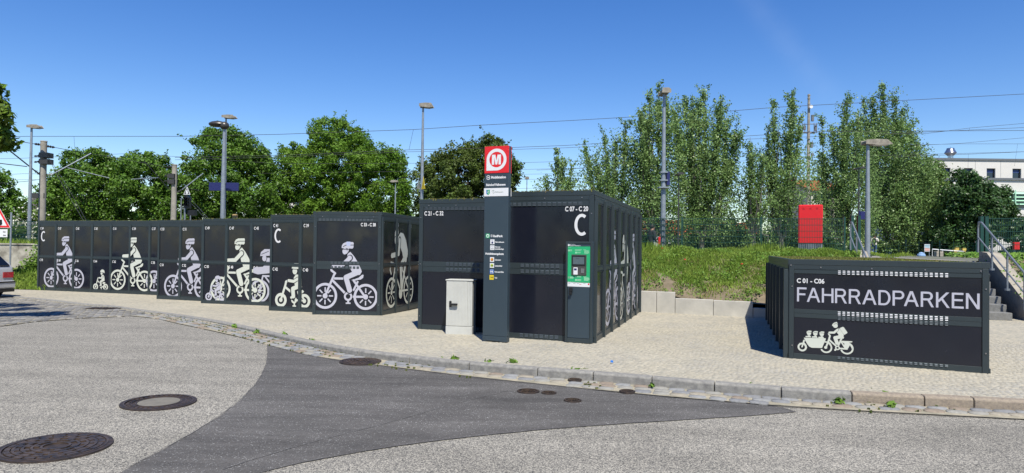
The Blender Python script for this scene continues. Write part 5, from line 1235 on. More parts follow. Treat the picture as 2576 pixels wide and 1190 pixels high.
def tree(label, outline, Y, leafm, clump_r=.5, dens=9, leaf=.16, per=165, barkm='bark', trunk_px=None, thick=1.0, name='tree', group='trees behind the lockers', maxd=3.2, gapf=.0, flat=.75, ground=None, up=.35, cat='tree', sprig=0.0, trunk_r=None):
    poly = [(Wp(a, b, Y).x, Wp(a, b, Y).z) for a, b in outline]; xs = [p[0] for p in poly]; zs = [p[1] for p in poly]
    area = 0.5 * abs(sum(poly[i][0] * poly[(i + 1) % len(poly)][1] - poly[(i + 1) % len(poly)][0] * poly[i][1] for i in range(len(poly))))
    cxm = sum(xs) / len(xs); gx = Wp(trunk_px, 600, Y).x if trunk_px else cxm
    g0 = ground if ground is not None else GZ(gx, Y)
    t = thing(name, (gx, Y, g0), label, cat, group); root = Vector((gx, Y, g0))
    n = int(area * dens / (clump_r ** 2) * .32); X = RNG.uniform(min(xs), max(xs), n * 5); Z = RNG.uniform(min(zs), max(zs), n * 5)
    ok = in_poly(poly, X, Z); X, Z = X[ok][:n], Z[ok][:n]; d = edge_dist(poly, X, Z); k = d > clump_r * .35; X, Z, d = X[k], Z[k], d[k]
    dep = np.minimum(d * 1.5 + .4, maxd) * thick; Yd = Y + RNG.uniform(-1, 1, len(X)) * dep
    # open gaps so that sky shows through
    if gapf:
        h = np.sin(X * 1.7 + Z * .9 + Y) * np.sin(Z * 2.1 - X * .7 + 1.3) + .35 * np.sin(X * 4.1 + 2) * np.sin(Z * 3.7); k = h > (-1.2 + gapf * 1.6); X, Z, Yd = X[k], Z[k], Yd[k]
    m = len(X); cr = clump_r * RNG.uniform(.45, 1.45, m)
    idx = np.repeat(np.arange(m), per); nn = len(idx); D = RNG.normal(size=(nn, 3)); D /= np.linalg.norm(D, axis=1, keepdims=True)
    rad = cr[idx] * RNG.uniform(.55, 1.08, nn) ; 
    P_ = np.stack([X[idx] + D[:, 0] * rad, Yd[idx] + D[:, 1] * rad, Z[idx] + D[:, 2] * rad * flat - .12 * np.abs(D[:, 0]) * rad], 1)
    N_ = D * .8 + RNG.normal(size=(nn, 3)) * .55; N_[:, 2] += up
    if sprig:     # stray sprigs poking out of the outline
        ns = int(m * sprig); sel = RNG.integers(0, m, ns); dirs = RNG.normal(size=(ns, 3)); dirs[:, 2] = np.abs(dirs[:, 2]) + .5; dirs /= np.linalg.norm(dirs, axis=1, keepdims=True)
        L_ = clump_r * RNG.uniform(1.0, 2.2, ns); q = 22; ii = np.repeat(np.arange(ns), q); tt_ = RNG.random(ns * q)
        S = np.stack([X[sel], Yd[sel], Z[sel]], 1)[ii] + dirs[ii] * (L_[ii] * tt_)[:, None] + RNG.normal(size=(ns * q, 3)) * (.16 * clump_r / .5) * (1.1 - tt_)[:, None]
        P_ = np.concatenate([P_, S]); N_ = np.concatenate([N_, RNG.normal(size=(ns * q, 3)) + [0, 0, up]])
    sz = leaf * RNG.uniform(.6, 1.35, len(P_)); me = leaf_mesh('crown', P_ - np.array(root), N_, sz, [M[leafm]])
    o = link('crown', me, t); ROOT[o.name] = root
    mb = MB(); zt = min(zs) + (max(zs) - min(zs)) * .55; cxt = float(np.median(X)) if m else gx; tr = trunk_r or max(.09, (max(xs) - min(xs)) * .022); pts = [root - Vector((0, 0, .2)), Vector(((gx * 2 + cxt) / 3, Y, g0 + (zt - g0) * .45)), Vector((cxt, Y, zt))]
    mb.tube(pts[0], pts[1], tr, tr * .8, 9); mb.tube(pts[1], pts[2], tr * .8, tr * .35, 8); mb.build('trunk', M[barkm], t)
    mb = MB(); 
    if m:
        sel = RNG.choice(m, min(m, 16), replace=False)
        for i in sel: f = RNG.uniform(.25, .9); b0 = pts[1].lerp(pts[2], f) if f > .3 else pts[0].lerp(pts[1], .9); limbs(mb, b0, [(X[i], Yd[i], Z[i])], tr * .38)
    mb.build('limb', M[barkm], t); return t
def poplar(label, tips, mass, Y, leafm='leaf_poplar', leaf=.09, group='slender poplars behind the fence', trunk_px=None, width=.42, nbase=None, dens=2.0, per=85, sc=1.0):
    """upright stems ending in slender tips, with a loose leafy lower mass"""
    xs = [Wp(a, b, Y).x for a, b, *_ in tips]; gx = Wp(trunk_px, 600, Y).x if trunk_px else sum(xs) / len(xs); g0 = GZ(gx, Y); root = Vector((gx, Y, g0)); t = thing('poplar_tree', root, label, 'poplar', group)
    PP = []; NN = []; mb = MB(); tb = MB()
    tb.tube(root - Vector((0, 0, .2)), root + Vector((0, 0, 1.0)), .16, .13, 8)
    for tip in tips:
        a, b = tip[:2]; wd = (tip[2] if len(tip) > 2 else 1.0) * width; yy = Y + RNG.uniform(-1.0, 1.0) if len(tips) > 1 else Y; T = Wp(a, b, Y); T.y = yy
        b0 = Vector((gx + (T.x - gx) * .28 + RNG.normal(0, .1), Y + RNG.normal(0, .3), g0 + 1.0 + RNG.uniform(0, .5))); mid = b0.lerp(T, .5) + Vector(((T.x - gx) * .10, 0, 0))
        tb.tube(root + Vector((0, 0, .95)), b0, .11, .08, 6); mb.tube(b0, mid, .07, .045, 6); mb.tube(mid, T, .045, .01, 5)
        H_ = (T - b0).length; ns = int(H_ * 10 / sc)
        for k in range(ns):
            f = RNG.random() ** .8; base = b0.lerp(mid, f * 2) if f < .5 else mid.lerp(T, f * 2 - 1)
            w = RNG.uniform(0, 2 * math.pi); ln = wd * (1.3 - f * 1.18) * RNG.uniform(.4, 1.6) + .08; sp = .45
            if RNG.random() < .15: ln = ln * 2.4 + .3; sp = .75
            dr = Vector((math.cos(w) * sp, math.sin(w) * sp, .95)).normalized()
            ln *= sc; q = int(ln * 62 / sc + 12); tt_ = RNG.random(q); PP.append(np.array(base)[None] + np.array(dr)[None] * (ln * tt_)[:, None] + RNG.normal(size=(q, 3)) * .075 * sc); NN.append(RNG.normal(size=(q, 3)) + np.array([0, -.4, .3]))
    if mass:
        poly = [(Wp(a, b, Y).x, Wp(a, b, Y).z) for a, b in mass]; mx = [p[0] for p in poly]; mz = [p[1] for p in poly]
        area = 0.5 * abs(sum(poly[i][0] * poly[(i + 1) % len(poly)][1] - poly[(i + 1) % len(poly)][0] * poly[i][1] for i in range(len(poly)))); n = int(area * dens * 5.8 / sc ** 2)
        X = RNG.uniform(min(mx), max(mx), n * 5); Z = RNG.uniform(min(mz), max(mz), n * 5); ok = in_poly(poly, X, Z); X, Z = X[ok][:n], Z[ok][:n]; d = edge_dist(poly, X, Z); Yd = Y + RNG.uniform(-1, 1, len(X)) * np.minimum(d * 1.3 + .4, 2.6)
        idx = np.repeat(np.arange(len(X)), per); q = len(idx); tt_ = RNG.random(q); dirs = RNG.normal(size=(len(X), 3)) * [.5, .5, .3] + [0, 0, .85]; ln = sc * RNG.uniform(.4, 1.2, len(X))
        PP.append(np.stack([X, Yd, Z], 1)[idx] + dirs[idx] * (ln[idx] * tt_)[:, None] + RNG.normal(size=(q, 3)) * .17 * sc); NN.append(RNG.normal(size=(q, 3)) + np.array([0, -.4, .3]))
        for i in RNG.choice(len(X), min(len(X), 14), replace=False): limbs(mb, Vector((gx + (X[i] - gx) * .3, Y, g0 + 1.2)), [(X[i], Yd[i], Z[i])], .05)
    P_ = np.concatenate(PP); N_ = np.concatenate(NN); me = leaf_mesh('crown', P_ - np.array(root), N_, sc * leaf * RNG.uniform(.6, 1.3, len(P_)), [M[leafm]], elong=1.15); o = link('crown', me, t); ROOT[o.name] = root
    tb.build('trunk', M['bark_pale'], t); mb.build('limb', M['bark_pale'], t); return t

TL = [
 ('broad dark green maple right behind the concrete mast', [(112, 585), (116, 480), (140, 430), (165, 410), (185, 385), (215, 372), (235, 362), (262, 383), (285, 392), (300, 410), (312, 450), (320, 585)], 46, 'leaf_maple', {}),
 ('dark green maple between the two concrete masts', [(290, 585), (292, 425), (310, 400), (330, 378), (350, 366), (375, 372), (400, 380), (430, 398), (447, 425), (462, 470), (460, 585)], 47, 'leaf_maple', {}),
 ('tall dark maple behind the blue station name boards', [(452, 585), (455, 520), (470, 490), (452, 470), (465, 440), (465, 400), (468, 380), (481, 350), (500, 345), (516, 325), (549, 322), (575, 330), (600, 316), (616, 329), (646, 341), (649, 358), (679, 379), (695, 398), (698, 425), (725, 447), (744, 474), (733, 501), (742, 545), (700, 585)], 50, 'leaf_maple', dict(gapf=.08)),
 ('tallest light green locust tree with an open crown', [(735, 585), (742, 520), (735, 480), (712, 440), (706, 400), (706, 366), (722, 368), (743, 348), (760, 370), (778, 365), (780, 340), (762, 322), (770, 312), (786, 303), (800, 305), (819, 287), (838, 298), (859, 294), (881, 309), (895, 312), (908, 320), (914, 341), (924, 344), (938, 362), (951, 353), (968, 366), (984, 356), (995, 377), (1012, 388), (1025, 392), (1022, 415), (1030, 431), (1027, 447), (1040, 488), (1027, 528), (1010, 585)], 52, 'leaf_locust', dict(gapf=.16, leaf=.115, clump_r=.5, sprig=.4)),
 ('dark olive locust tree behind the red topped totem', [(1046, 585), (1043, 505), (1056, 470), (1040, 445), (1021, 432), (1019, 414), (1040, 412), (1049, 395), (1075, 410), (1081, 398), (1092, 376), (1110, 380), (1119, 358), (1130, 372), (1141, 360), (1158, 375), (1184, 350), (1190, 365), (1211, 355), (1222, 345), (1231, 331), (1240, 350), (1257, 348), (1275, 375), (1287, 385), (1296, 405), (1303, 404), (1319, 431), (1303, 440), (1306, 458), (1290, 476), (1270, 500), (1270, 585)], 44, 'leaf_olive', dict(gapf=.16, leaf=.115, clump_r=.48, sprig=.5)),
 ('dense dark young maple in front of the white office building', [(2365, 645), (2362, 600), (2368, 550), (2385, 520), (2372, 485), (2380, 462), (2397, 452), (2408, 462), (2415, 440), (2408, 425), (2420, 406), (2434, 404), (2440, 425), (2452, 440), (2475, 443), (2480, 465), (2500, 475), (2527, 470), (2522, 500), (2545, 530), (2562, 536), (2545, 560), (2515, 575), (2500, 600), (2450, 645)], 62, 'leaf_dark', dict(trunk_px=2470, clump_r=.62, leaf=.18, sprig=.35)),
 ('lime green leafy tree at the edge of the poplar group', [(2325, 640), (2318, 500), (2325, 430), (2338, 408), (2347, 396), (2362, 402), (2370, 425), (2366, 450), (2380, 470), (2372, 520), (2366, 560), (2372, 640)], 69, 'leaf_lime', dict(clump_r=.6, leaf=.17)),
 ('dense dark evergreen shrub beyond the ivy bank', [(2545, 650), (2548, 590), (2562, 560), (2590, 540), (2660, 535), (2660, 650)], 28, 'leaf_dark', dict(clump_r=.3, leaf=.1, name='evergreen_shrub', cat='shrub')),
 ('leafy green tree behind the dark roofed house', [(-90, 610), (-90, 430), (0, 426), (14, 440), (20, 470), (40, 482), (52, 520), (60, 570), (70, 610)], 40, 'leaf_maple', {}),
 ('tree near the base of the galvanised lamp post', [(40, 612), (45, 560), (65, 540), (98, 530), (112, 545), (118, 612)], 38, 'leaf_lime', dict(clump_r=.3, leaf=.12, name='flowering_shrub', cat='shrub')),
]
TL[9] = ('flowering shrub with white blossom behind the galvanised lamp post',) + TL[9][1:]
for lab, ol, Y, lm, kw in TL:
    k = dict(clump_r=.55, leaf=.125, sprig=.2); k.update(kw); tt_o = tree(lab, ol, Y, lm, **k)
    if 'blossom' in lab:
        q = 500; pr = Wp(72, 575, 37.6); P_ = np.stack([pr.x + RNG.normal(0, .45, q), np.full(q, 37.3) + RNG.normal(0, .2, q), pr.z + RNG.normal(0, .45, q)], 1); r_ = ROOT[tt_o.name]
        o = link('blossom', leaf_mesh('blossom', P_ - np.array(r_), RNG.normal(size=(q, 3)) + [0, -1, 0], np.full(q, .09), [M['blossom']]), tt_o); ROOT[o.name] = r_
poplar('sparse small poplar rising just above the terminal locker', [(1398, 376), (1415, 398, .9), (1440, 412, .8), (1372, 440, .8)], [(1355, 560), (1360, 480), (1400, 440), (1450, 450), (1470, 560)], 38, dens=.8, trunk_px=1410, width=.3)
poplar('middle sized bushy poplar between the small one and the tall pair', [(1473, 350), (1526, 333, 1.2), (1500, 385), (1574, 311, 1.1), (1548, 345)], [(1450, 620), (1455, 480), (1500, 410), (1560, 370), (1600, 350), (1620, 620)], 36, trunk_px=1540, dens=1.6)
poplar('tallest poplar beside the thick lamp post', [(1602, 291, 1.1), (1636, 231, 1.1), (1661, 203, 1.0), (1682, 242), (1620, 262)], [(1580, 620), (1590, 380), (1620, 310), (1660, 280), (1700, 300), (1715, 400), (1720, 620)], 35, trunk_px=1650)
poplar('wide tall poplar with a leaning outer branch', [(1704, 265), (1727, 242, 1.2), (1755, 262), (1782, 223, 1.2), (1803, 255, 1.1), (1816, 261), (1831, 303), (1845, 320), (1846, 346), (1738, 250)], [(1690, 620), (1695, 380), (1720, 300), (1770, 275), (1815, 300), (1838, 380), (1855, 460), (1860, 620)], 36, trunk_px=1765)
poplar('small low poplar with one thin stem left of the red cabinet', [(1892, 343, .8), (1880, 400), (1905, 400)], [(1865, 620), (1868, 470), (1890, 410), (1925, 440), (1930, 620)], 35, dens=1.1, trunk_px=1895, width=.3)
poplar('twin stemmed poplar rising behind the red cabinet', [(1951, 254, 1.2), (1994, 237), (1977, 258, .8), (1930, 320), (2010, 300)], [(1905, 620), (1912, 420), (1935, 330), (1960, 300), (2000, 330), (2030, 400), (2050, 470), (2070, 620)], 36, dens=1.3, trunk_px=1965, width=.36)
poplar('broad poplar with many spires beside the platform lamp', [(2072, 291), (2111, 280, 1.1), (2132, 236, 1.1), (2155, 284), (2095, 330)], [(2050, 645), (2055, 500), (2070, 410), (2100, 350), (2150, 320), (2190, 340), (2195, 560), (2180, 645)], 44, trunk_px=2115, sc=1.15, dens=2.2)
poplar('broadest dark poplar reaching towards the white office building', [(2180, 244, 1.1), (2197, 247), (2208, 219, 1.3), (2240, 250, 1.2), (2265, 282, 1.1), (2282, 318, 1.1), (2318, 368), (2338, 398), (2165, 300)], [(2165, 645), (2168, 400), (2190, 310), (2240, 300), (2280, 340), (2318, 390), (2345, 440), (2365, 500), (2368, 645)], 66, trunk_px=2260, dens=2.8, sc=1.75, width=.5)
# street tree whose crown hangs in from the side and shades the setts
st_ = thing('street_tree', (-12.6, 10.2, gz(-12.6, 10.2) - .05), 'bright green street maple hanging into the picture above the car', 'tree')
root = ROOT[st_.name]; n = 260; P0 = RNG.normal(size=(n, 3)); P0 /= np.linalg.norm(P0, axis=1, keepdims=True); P0 *= RNG.uniform(.5, 1, (n, 1)) ** .5
C_ = np.array([-12.3, 13.2, 6.2]) + P0 * [2.7, 2.6, 2.2]
ex = [Wp(a - 34, b + 4, 13.5 + RNG.uniform(-.3, .3)) for a, b in ((-10, 225), (8, 225), (-20, 260), (10, 250), (-5, 290), (25, 275), (5, 310), (35, 318), (-30, 330), (15, 340), (50, 345), (-10, 350), (28, 355), (5, 365), (-40, 300), (-40, 240), (-30, 370), (20, 300), (38, 330), (0, 330), (-15, 310), (-60, 280), (-60, 350), (-50, 215), (-80, 250), (-80, 320))]
C_ = np.concatenate([C_[(C_[:, 0] / C_[:, 1] < -.88)]] + [np.array([list(e) for e in ex for _ in range(2)]) + RNG.normal(size=(2 * len(ex), 3)) * [.06, .15, .06]])
idx = np.repeat(np.arange(len(C_)), 115); D = RNG.normal(size=(len(idx), 3)); D /= np.linalg.norm(D, axis=1, keepdims=True); P_ = C_[idx] + D * RNG.uniform(.06, .26, (len(idx), 1)) * [1, 1, .8]
N_ = D * .7 + RNG.normal(size=P_.shape) * .5; N_[:, 2] += .5
o = link('crown', leaf_mesh('crown', P_ - np.array(root), N_, RNG.uniform(.06, .13, len(P_)), [M['leaf_lime']]), st_); ROOT[o.name] = root
mb = MB(); mb.tube(root - Vector((0, 0, .2)), Vector((-12.5, 11.5, 3.0)), .20, .15, 10); mb.tube(Vector((-12.5, 11.5, 3.0)), Vector((-12.3, 13, 6.5)), .15, .06, 8); mb.build('trunk', M['bark'], st_)
mb = MB()
for i in RNG.choice(len(C_), 22, replace=False): limbs(mb, Vector((-12.4, 12.4, 4.4)), [tuple(C_[i])], .05)
mb.build('limb', M['bark'], st_)

# bushes behind the fence: one dense thicket (nobody could count the stems)
def thicket(name, x0, x1, Y, ztop, n, m, leaf, lab, zb=1.3, depth=1.5):
    X = RNG.uniform(x0, x1, n); hh = ztop * (.72 + .28 * np.sin(X * .9) * np.sin(X * .37 + 1)); Z = zb + RNG.random(n) * (hh - zb); Yv = Y + RNG.uniform(-depth, depth, n)
    per = 50; idx = np.repeat(np.arange(n), per); D = RNG.normal(size=(n * per, 3)); D /= np.linalg.norm(D, axis=1, keepdims=True); P_ = np.stack([X, Yv, Z], 1)[idx] + D * RNG.uniform(.15, .5, (n * per, 1)); P_[:, 2] = np.maximum(P_[:, 2], zb)
    o = link(name, leaf_mesh(name, P_, D + RNG.normal(size=P_.shape) * .5 + [0, 0, .3], leaf * RNG.uniform(.6, 1.3, n * per), [M[m]])); ROOT[o.name] = Vector((0, 0, 0)); return tag(o, lab, None, None, 'stuff')
thicket('undergrowth', 6, 19.5, 38.5, 3.4, 420, 'leaf_dark', .15, 'shady undergrowth below the poplars behind the fence', zb=1.25)
thicket('added_tree_screen', -60, 60, -34, 12, 900, 'leaf_maple', .5, 'row of leafy trees added unseen behind the viewer to darken reflections', zb=.2, depth=3)  # added out of view to hide the bright horizon from the glossy panels
thicket('hedge', -46, -8, 55, 4.6, 900, 'leaf_maple', .2, 'leafy hedge below the maples behind the lockers', zb=1.0)
thicket('far_woods', -190, 190, 175, 9, 1500, 'leaf_dark', .9, 'far row of dark woods on the horizon', zb=.5, depth=6)

# ------------------------------------------------------------------ grass and weeds
def scatter(x0, x1, y0, y1, n): return RNG.uniform(x0, x1, n), RNG.uniform(y0, y1, n)
vb = np.vectorize(bank_z); vv = np.vectorize(verge_z); vi = np.vectorize(ivy_z); vp = np.vectorize(plateau_z)
def nz(x, y, s=1.0): return np.sin(x * 1.9 * s + 1.1) * np.sin(y * 2.3 * s + .4) + .6 * np.sin(x * 4.7 * s - y * 3.1 * s) + .3 * np.sin(x * 11 * s + y * 9 * s)
BP = [wp(-3.5, .16), wp(xr, .16), wp(xr, 4), (11.4, 22.4), (-3.2, 23.4)]
X, Y_ = scatter(1.5, 12, 15, 23.5, 190000); ok = point_in(BP, X, Y_); X, Y_ = X[ok], Y_[ok]
sd = (X - WF.o.x) * nW.x + (Y_ - WF.o.y) * nW.y; den = np.clip((sd - .35) / 1.3, 0, 1) * .8 + .28 * (nz(X, Y_) > .1); ok = RNG.random(len(X)) < den * (nz(X, Y_, .6) > -1.15); X, Y_, sd = X[ok], Y_[ok], sd[ok]
h = .055 + .05 * np.clip(sd / 4.5, 0, 1) + .04 * np.maximum(0, nz(X, Y_, .5)); h *= RNG.uniform(.5, 1.4, len(X))
o = blades('bank_grass', X, Y_, vb(X, Y_), h, RNG.uniform(.010, .024, len(X)), M['grass'], lean=1.0); tag(o, 'green grass and herbs covering the bank', None, None, 'stuff')
X, Y_ = scatter(1.5, 12, 15, 23.5, 34000); ok = point_in(BP, X, Y_) & (nz(X * 1.3 + 5, Y_ * 1.2, 1) > .6); X, Y_ = X[ok], Y_[ok]
o = blades('dry_grass', X, Y_, vb(X, Y_), RNG.uniform(.04, .13, len(X)), RNG.uniform(.008, .018, len(X)), M['grass_dry'], lean=1.0); tag(o, 'dry straw coloured stalks between the green of the bank', None, None, 'stuff')
# broad leaved weeds on the bank
X, Y_ = scatter(1.5, 12, 15, 23.0, 3600); ok = point_in(BP, X, Y_) & (nz(X + 3, Y_ * 1.5, .8) > -.1); X, Y_ = X[ok], Y_[ok]; idx = np.repeat(np.arange(len(X)), 9)
P_ = np.stack([X[idx] + RNG.normal(0, .06, len(idx)), Y_[idx] + RNG.normal(0, .06, len(idx)), vb(X, Y_)[idx] + RNG.uniform(.03, .16, len(idx))], 1)
o = link('bank_weeds', leaf_mesh('bank_weeds', P_, RNG.normal(size=P_.shape) * .5 + [0, -.3, .8], RNG.uniform(.025, .055, len(P_)), [M['weed']])); tag(o, 'broad leaved weeds on the bank', None, None, 'stuff')
# tall grass at the foot of the fence
X = RNG.uniform(3.0, 12.6, 5200); Y_ = 22.75 + (8.3 - X) * .045 - RNG.uniform(.1, 1.5, len(X)); tall_ = .5 + .5 * np.sin(X * 1.4 + 2.2) 
o = blades('tall_grass', X, Y_, vb(X, Y_), (.10 + .22 * tall_) * np.where(X > 8.6, .35, 1) * RNG.uniform(.4, 1.3, len(X)), RNG.uniform(.012, .024, len(X)), M['grass'], lean=.5); tag(o, 'tall grass growing against the wire fence', None, None, 'stuff')
# poppies
for i, (a, b) in enumerate(((1610, 634), (1628, 718), (1666, 634), (1723, 664), (1866, 676), (2023, 672))):
    if i == 1: continue
    c = march(a, b + 3, bank_z); mb = MB(); mb.tube(c, c + Vector((0, 0, .16)), .004, .003, 5)
    o_ = thing('poppy', c, ['red poppy nearest the tall locker block', '', 'red poppy near the thick lamp post', 'orange red poppy alone in the middle of the bank', 'small red poppy low on the bank near the lettered locker', 'red poppy partly hidden at the lettered locker roof'][i], 'flower', 'poppies on the bank'); mb.build('stem', M['grass'], o_)
    q = 5; P_ = np.array([[c.x + .022 * math.cos(w), c.y + .022 * math.sin(w), c.z + .17] for w in np.linspace(0, 2 * np.pi, q, endpoint=False)]); D = P_ - np.array([c.x, c.y, c.z + .15])
    o = link('petals', leaf_mesh('petals', P_ - np.array(c), D, np.full(q, .055), [M['poppy']], elong=1.0), o_); ROOT[o.name] = c
# left verge
X, Y_ = scatter(-30, -15, 24, 30, 42000); VP = [(-30, 29.95), (-30, 26.95), (-18.7, 25.75), (-15, 24.9), (-15, 29.95)]; ok = point_in(VP, X, Y_); X, Y_ = X[ok], Y_[ok]
o = blades('verge_grass', X, Y_, vv(X, Y_), RNG.uniform(.05, .20, len(X)) * (1 + .3 * nz(X, Y_, .5)).clip(.5, 1.6), RNG.uniform(.02, .045, len(X)), M['grass'], lean=.8); tag(o, 'rough green grass below the stained wall', None, None, 'stuff')
q = 2600; a = RNG.normal(-20.3, .55, q); P_ = np.stack([a, RNG.uniform(28.8, 29.7, q), verge_z(-20, 29.4) + np.abs(RNG.normal(0, .55, q)) * np.exp(-((a + 20.3) / .55) ** 2)], 1)
o = thing('weed_bush', (-20.3, 29.3, verge_z(-20, 29.3)), 'tall green weed growing against the stained wall', 'weed'); o2 = link('leaves', leaf_mesh('leaves', P_ - np.array([-20.3, 29.3, verge_z(-20, 29.3)]), RNG.normal(size=P_.shape) + [0, -.5, .6], RNG.uniform(.05, .11, q), [M['weed']]), o)
mb = MB(); mb.tube((-20.3, 29.35, .2), (-20.2, 29.3, 1.5), .015, .006, 6); ROOT[o.name] = Vector((-20.3, 29.3, verge_z(-20, 29.3))); mb.build('stem', M['weed'], o)
X = RNG.uniform(-36, -12, 9000); Y_ = RNG.uniform(30.0, 33, len(X)); o = blades('wall_top_grass', X, Y_, np.full(len(X), 1.42), RNG.uniform(.1, .36, len(X)), RNG.uniform(.02, .04, len(X)), M['grass'], lean=.8); tag(o, 'grass growing on top of the stained wall', None, None, 'stuff')
mb = MB(); mb.add([(-60, 30.2, 1.4), (-8, 30.2, 1.4), (-8, 34, 1.38), (-60, 34, 1.38)], [(0, 1, 2, 3)]); o = mb.build('wall_top_ground', M['soil_grass']); tag(o, 'grassy ground on top of the stained wall', kind='structure')
X, Y_ = scatter(7, 30, 24, 50, 6000); ok = X < Y_ * .5; X, Y_ = X[ok], Y_[ok]; o = blades('station_grass', X, Y_, vp(X, Y_), RNG.uniform(.05, .14, len(X)), RNG.uniform(.03, .06, len(X)), M['grass'], lean=.9); tag(o, 'thin grass on the station ground', None, None, 'stuff')
# ivy
IP = [(p.x, p.y) for p in ib]; X, Y_ = scatter(11, 26, 10, 24, 60000); ok = point_in(IP, X, Y_) & (X / Y_ < .84) & (nz(X, Y_, .9) > -.75); X, Y_ = X[ok], Y_[ok]
P_ = np.stack([X, Y_, vi(X, Y_) + RNG.uniform(.02, .17, len(X))], 1); o = link('ground_ivy', leaf_mesh('ground_ivy', P_, RNG.normal(size=P_.shape) * .45 + [-.1, -.5, .8], RNG.uniform(.05, .10, len(X)), [M['ivy']], elong=1.1)); tag(o, 'bright ground ivy covering the bank beside the stairs', None, None, 'stuff')
# weeds in the gutter and joints
GWL = ["leafy weed against the kerb below the totem, third largest of its row", "big leafy weed against the kerb between totem and terminal", "small weed in the gutter beneath the totem foot", "bushy weed against the kerb directly below the totem", "low weed by the kerb below the pale cabinet", "weed tuft by the kerb beneath the terminal cabinet", "tiny weed just before the widest little road cover", "spreading weed above the valve cover in the gutter", "thick weed beside the valve cover in the gutter", "grassy weed on the far side of the gutter valve cover", "yellowish weed at the kerb below the open paving", "tiny sprig next to the yellowish weed below the open paving", "weed at the sandy kerb below the cargo bike print", "weed where the gutter bends above the dark asphalt tip", "weed in the gutter below the life size cyclist", "weed by the kerb below the locker C 45, nearer to the paired lockers", "weed by the kerb below the locker C 49", "tiny weed at the kerb just past the brown ribbed manhole", "weed at the kerb above the brown ribbed manhole", "weed in the cobbles below the middle of the lettered word", "grass tuft at the outer gutter edge below the lettered locker", "small weed in the cobbles beyond the tip of the dark asphalt", "small weed in the outer cobbles just before the dark asphalt tip", "sprig at the kerb foot between two stone joints before the low block"]
GW = [(1144, 919, 1.3), (1290, 930, 1.5), (1212, 929, .7), (1228, 926, 1.1), (1115, 915, .8), (1362, 944, .8), (1330, 937, .6), (1428, 945, .9), (1448, 950, 1.2), (1470, 946, 1.0), (1708, 973, .7), (1722, 975, .5), (2188, 998, .8), (716, 851, 1.0), (785, 866, .9), (645, 840, .8), (590, 826, .8), (960, 894, .7), (868, 888, .8), (2230, 1008, 1.0), (2240, 1027, .7), (2110, 1018, .8), (1884, 984, .9), (1640, 977, .5)]
for i, (a, b, k) in enumerate(GW):
    k *= 1.35; c = G(a, b, rz); q = int(22 * k) + 6; w = RNG.uniform(0, 2 * np.pi, q); r_ = RNG.uniform(0, .055 * k, q); P_ = np.stack([c.x + r_ * np.cos(w), c.y + r_ * np.sin(w), c.z + .02 + RNG.uniform(0, .055 * k, q)], 1)
    o = link('weed', leaf_mesh('weed', P_ - np.array(c), np.stack([np.cos(w), np.sin(w), np.full(q, .9)], 1) * .6 + RNG.normal(size=(q, 3)) * .2, RNG.uniform(.03, .055, q) * (k ** .5), [M['weed']], elong=1.9), None, c); ROOT[o.name] = c
    tag(o, GWL[i], 'weed', 'weeds along the kerb')
mossx = np.array([at_s(kk, sk, q)[0] + (at_s(kk, sk, q)[1],) for q in RNG.uniform(.1, sk[-1] - 2.5, 420)]); off_ = RNG.choice([.02, .15, .30, .44], len(mossx)) + RNG.normal(0, .012, len(mossx))
mx_ = mossx[:, 0] + np.sin(mossx[:, 2]) * off_; my_ = mossx[:, 1] - np.cos(mossx[:, 2]) * off_; kp = (nz(mx_, my_, .8) > .35) | (mx_ < -3.0); o = tufts('moss', np.stack([mx_, my_], 1)[kp], vrz(mx_, my_)[kp] + .006, .020, M['moss'], n_each=12, wid=.012); tag(o, 'moss and tiny grass in the joints of the gutter', None, None, 'stuff')

# ------------------------------------------------------------------ lamp posts
def lamp(label, px_top, py_top, px_bot, py_bot, Y, r, head, zb_=None, m='galv', name='street_lamp'):
    T = Wp(px_top, py_top, Y); B_ = Wp(px_bot, py_bot, Y); z0 = zb_ if zb_ is not None else GZ(B_.x, Y); t = thing(name, (B_.x, Y, z0), label, 'lamp post', 'lamp posts')
    mb = MB(); mid = Vector(((B_.x + T.x) / 2, Y, (B_.z + T.z) / 2)); mb.tube((B_.x, Y, z0 - .1), (B_.x, Y, mid.z), r, r * .85, 12); mb.tube((B_.x, Y, mid.z), (B_.x, Y, T.z), r * .8, r * .55, 12); mb.build('pole', M[m], t, smooth=True)
    X_ = B_.x
    hd, L, th = head; mb = MB()
    if hd in ('r', 'l'):
        s = 1 if hd == 'r' else -1; a = [(X_ - s * .12, T.z + .02), (X_ - s * .12, T.z + th * .8), (X_ + s * L * .25, T.z + th), (X_ + s * L * .8, T.z + th * .95), (X_ + s * L, T.z + th * .15), (X_ + s * L * .6, T.z - .01)]
        F_ = Face((0, Y, 0), (1, 0, 0), (0, -1, 0)); mb.slab(F_, a, -.16, .16); mb2 = MB(); h = mb.build('lamp_head', M['lamp_head'], t, bevel=.02)
        mb2.fbox(F_, X_ + s * L * .25 if s > 0 else X_ - L * .9, X_ + L * .9 if s > 0 else X_ - L * .25, T.z - .02, T.z + .01, -.12, .12); mb2.build('lens', M['lamp_glass'], h)
    elif hd == 'dark':
        mb.ball((X_, Y, T.z + .03), .2, .2, .17); mb.ball((X_ - L * .45, Y, T.z + .09), L * .60, .24, .13, nu=16, nv=8); h = mb.build('lamp_head', M['lamp_dark'], t, smooth=True)
    elif hd == 'end':
        F_ = Face((0, Y, 0), (1, 0, 0), (0, -1, 0)); a = [(X_ - L * .5, T.z), (X_ - L * .42, T.z + th), (X_ + L * .3, T.z + th * 1.05), (X_ + L * .55, T.z + th * .7), (X_ + L * .55, T.z)]; mb.slab(F_, a, -.3, .35); mb.build('lamp_head', M['lamp_dark' if m == 'lamp_dark' else 'lamp_head'], t, bevel=.02)
    return t, X_
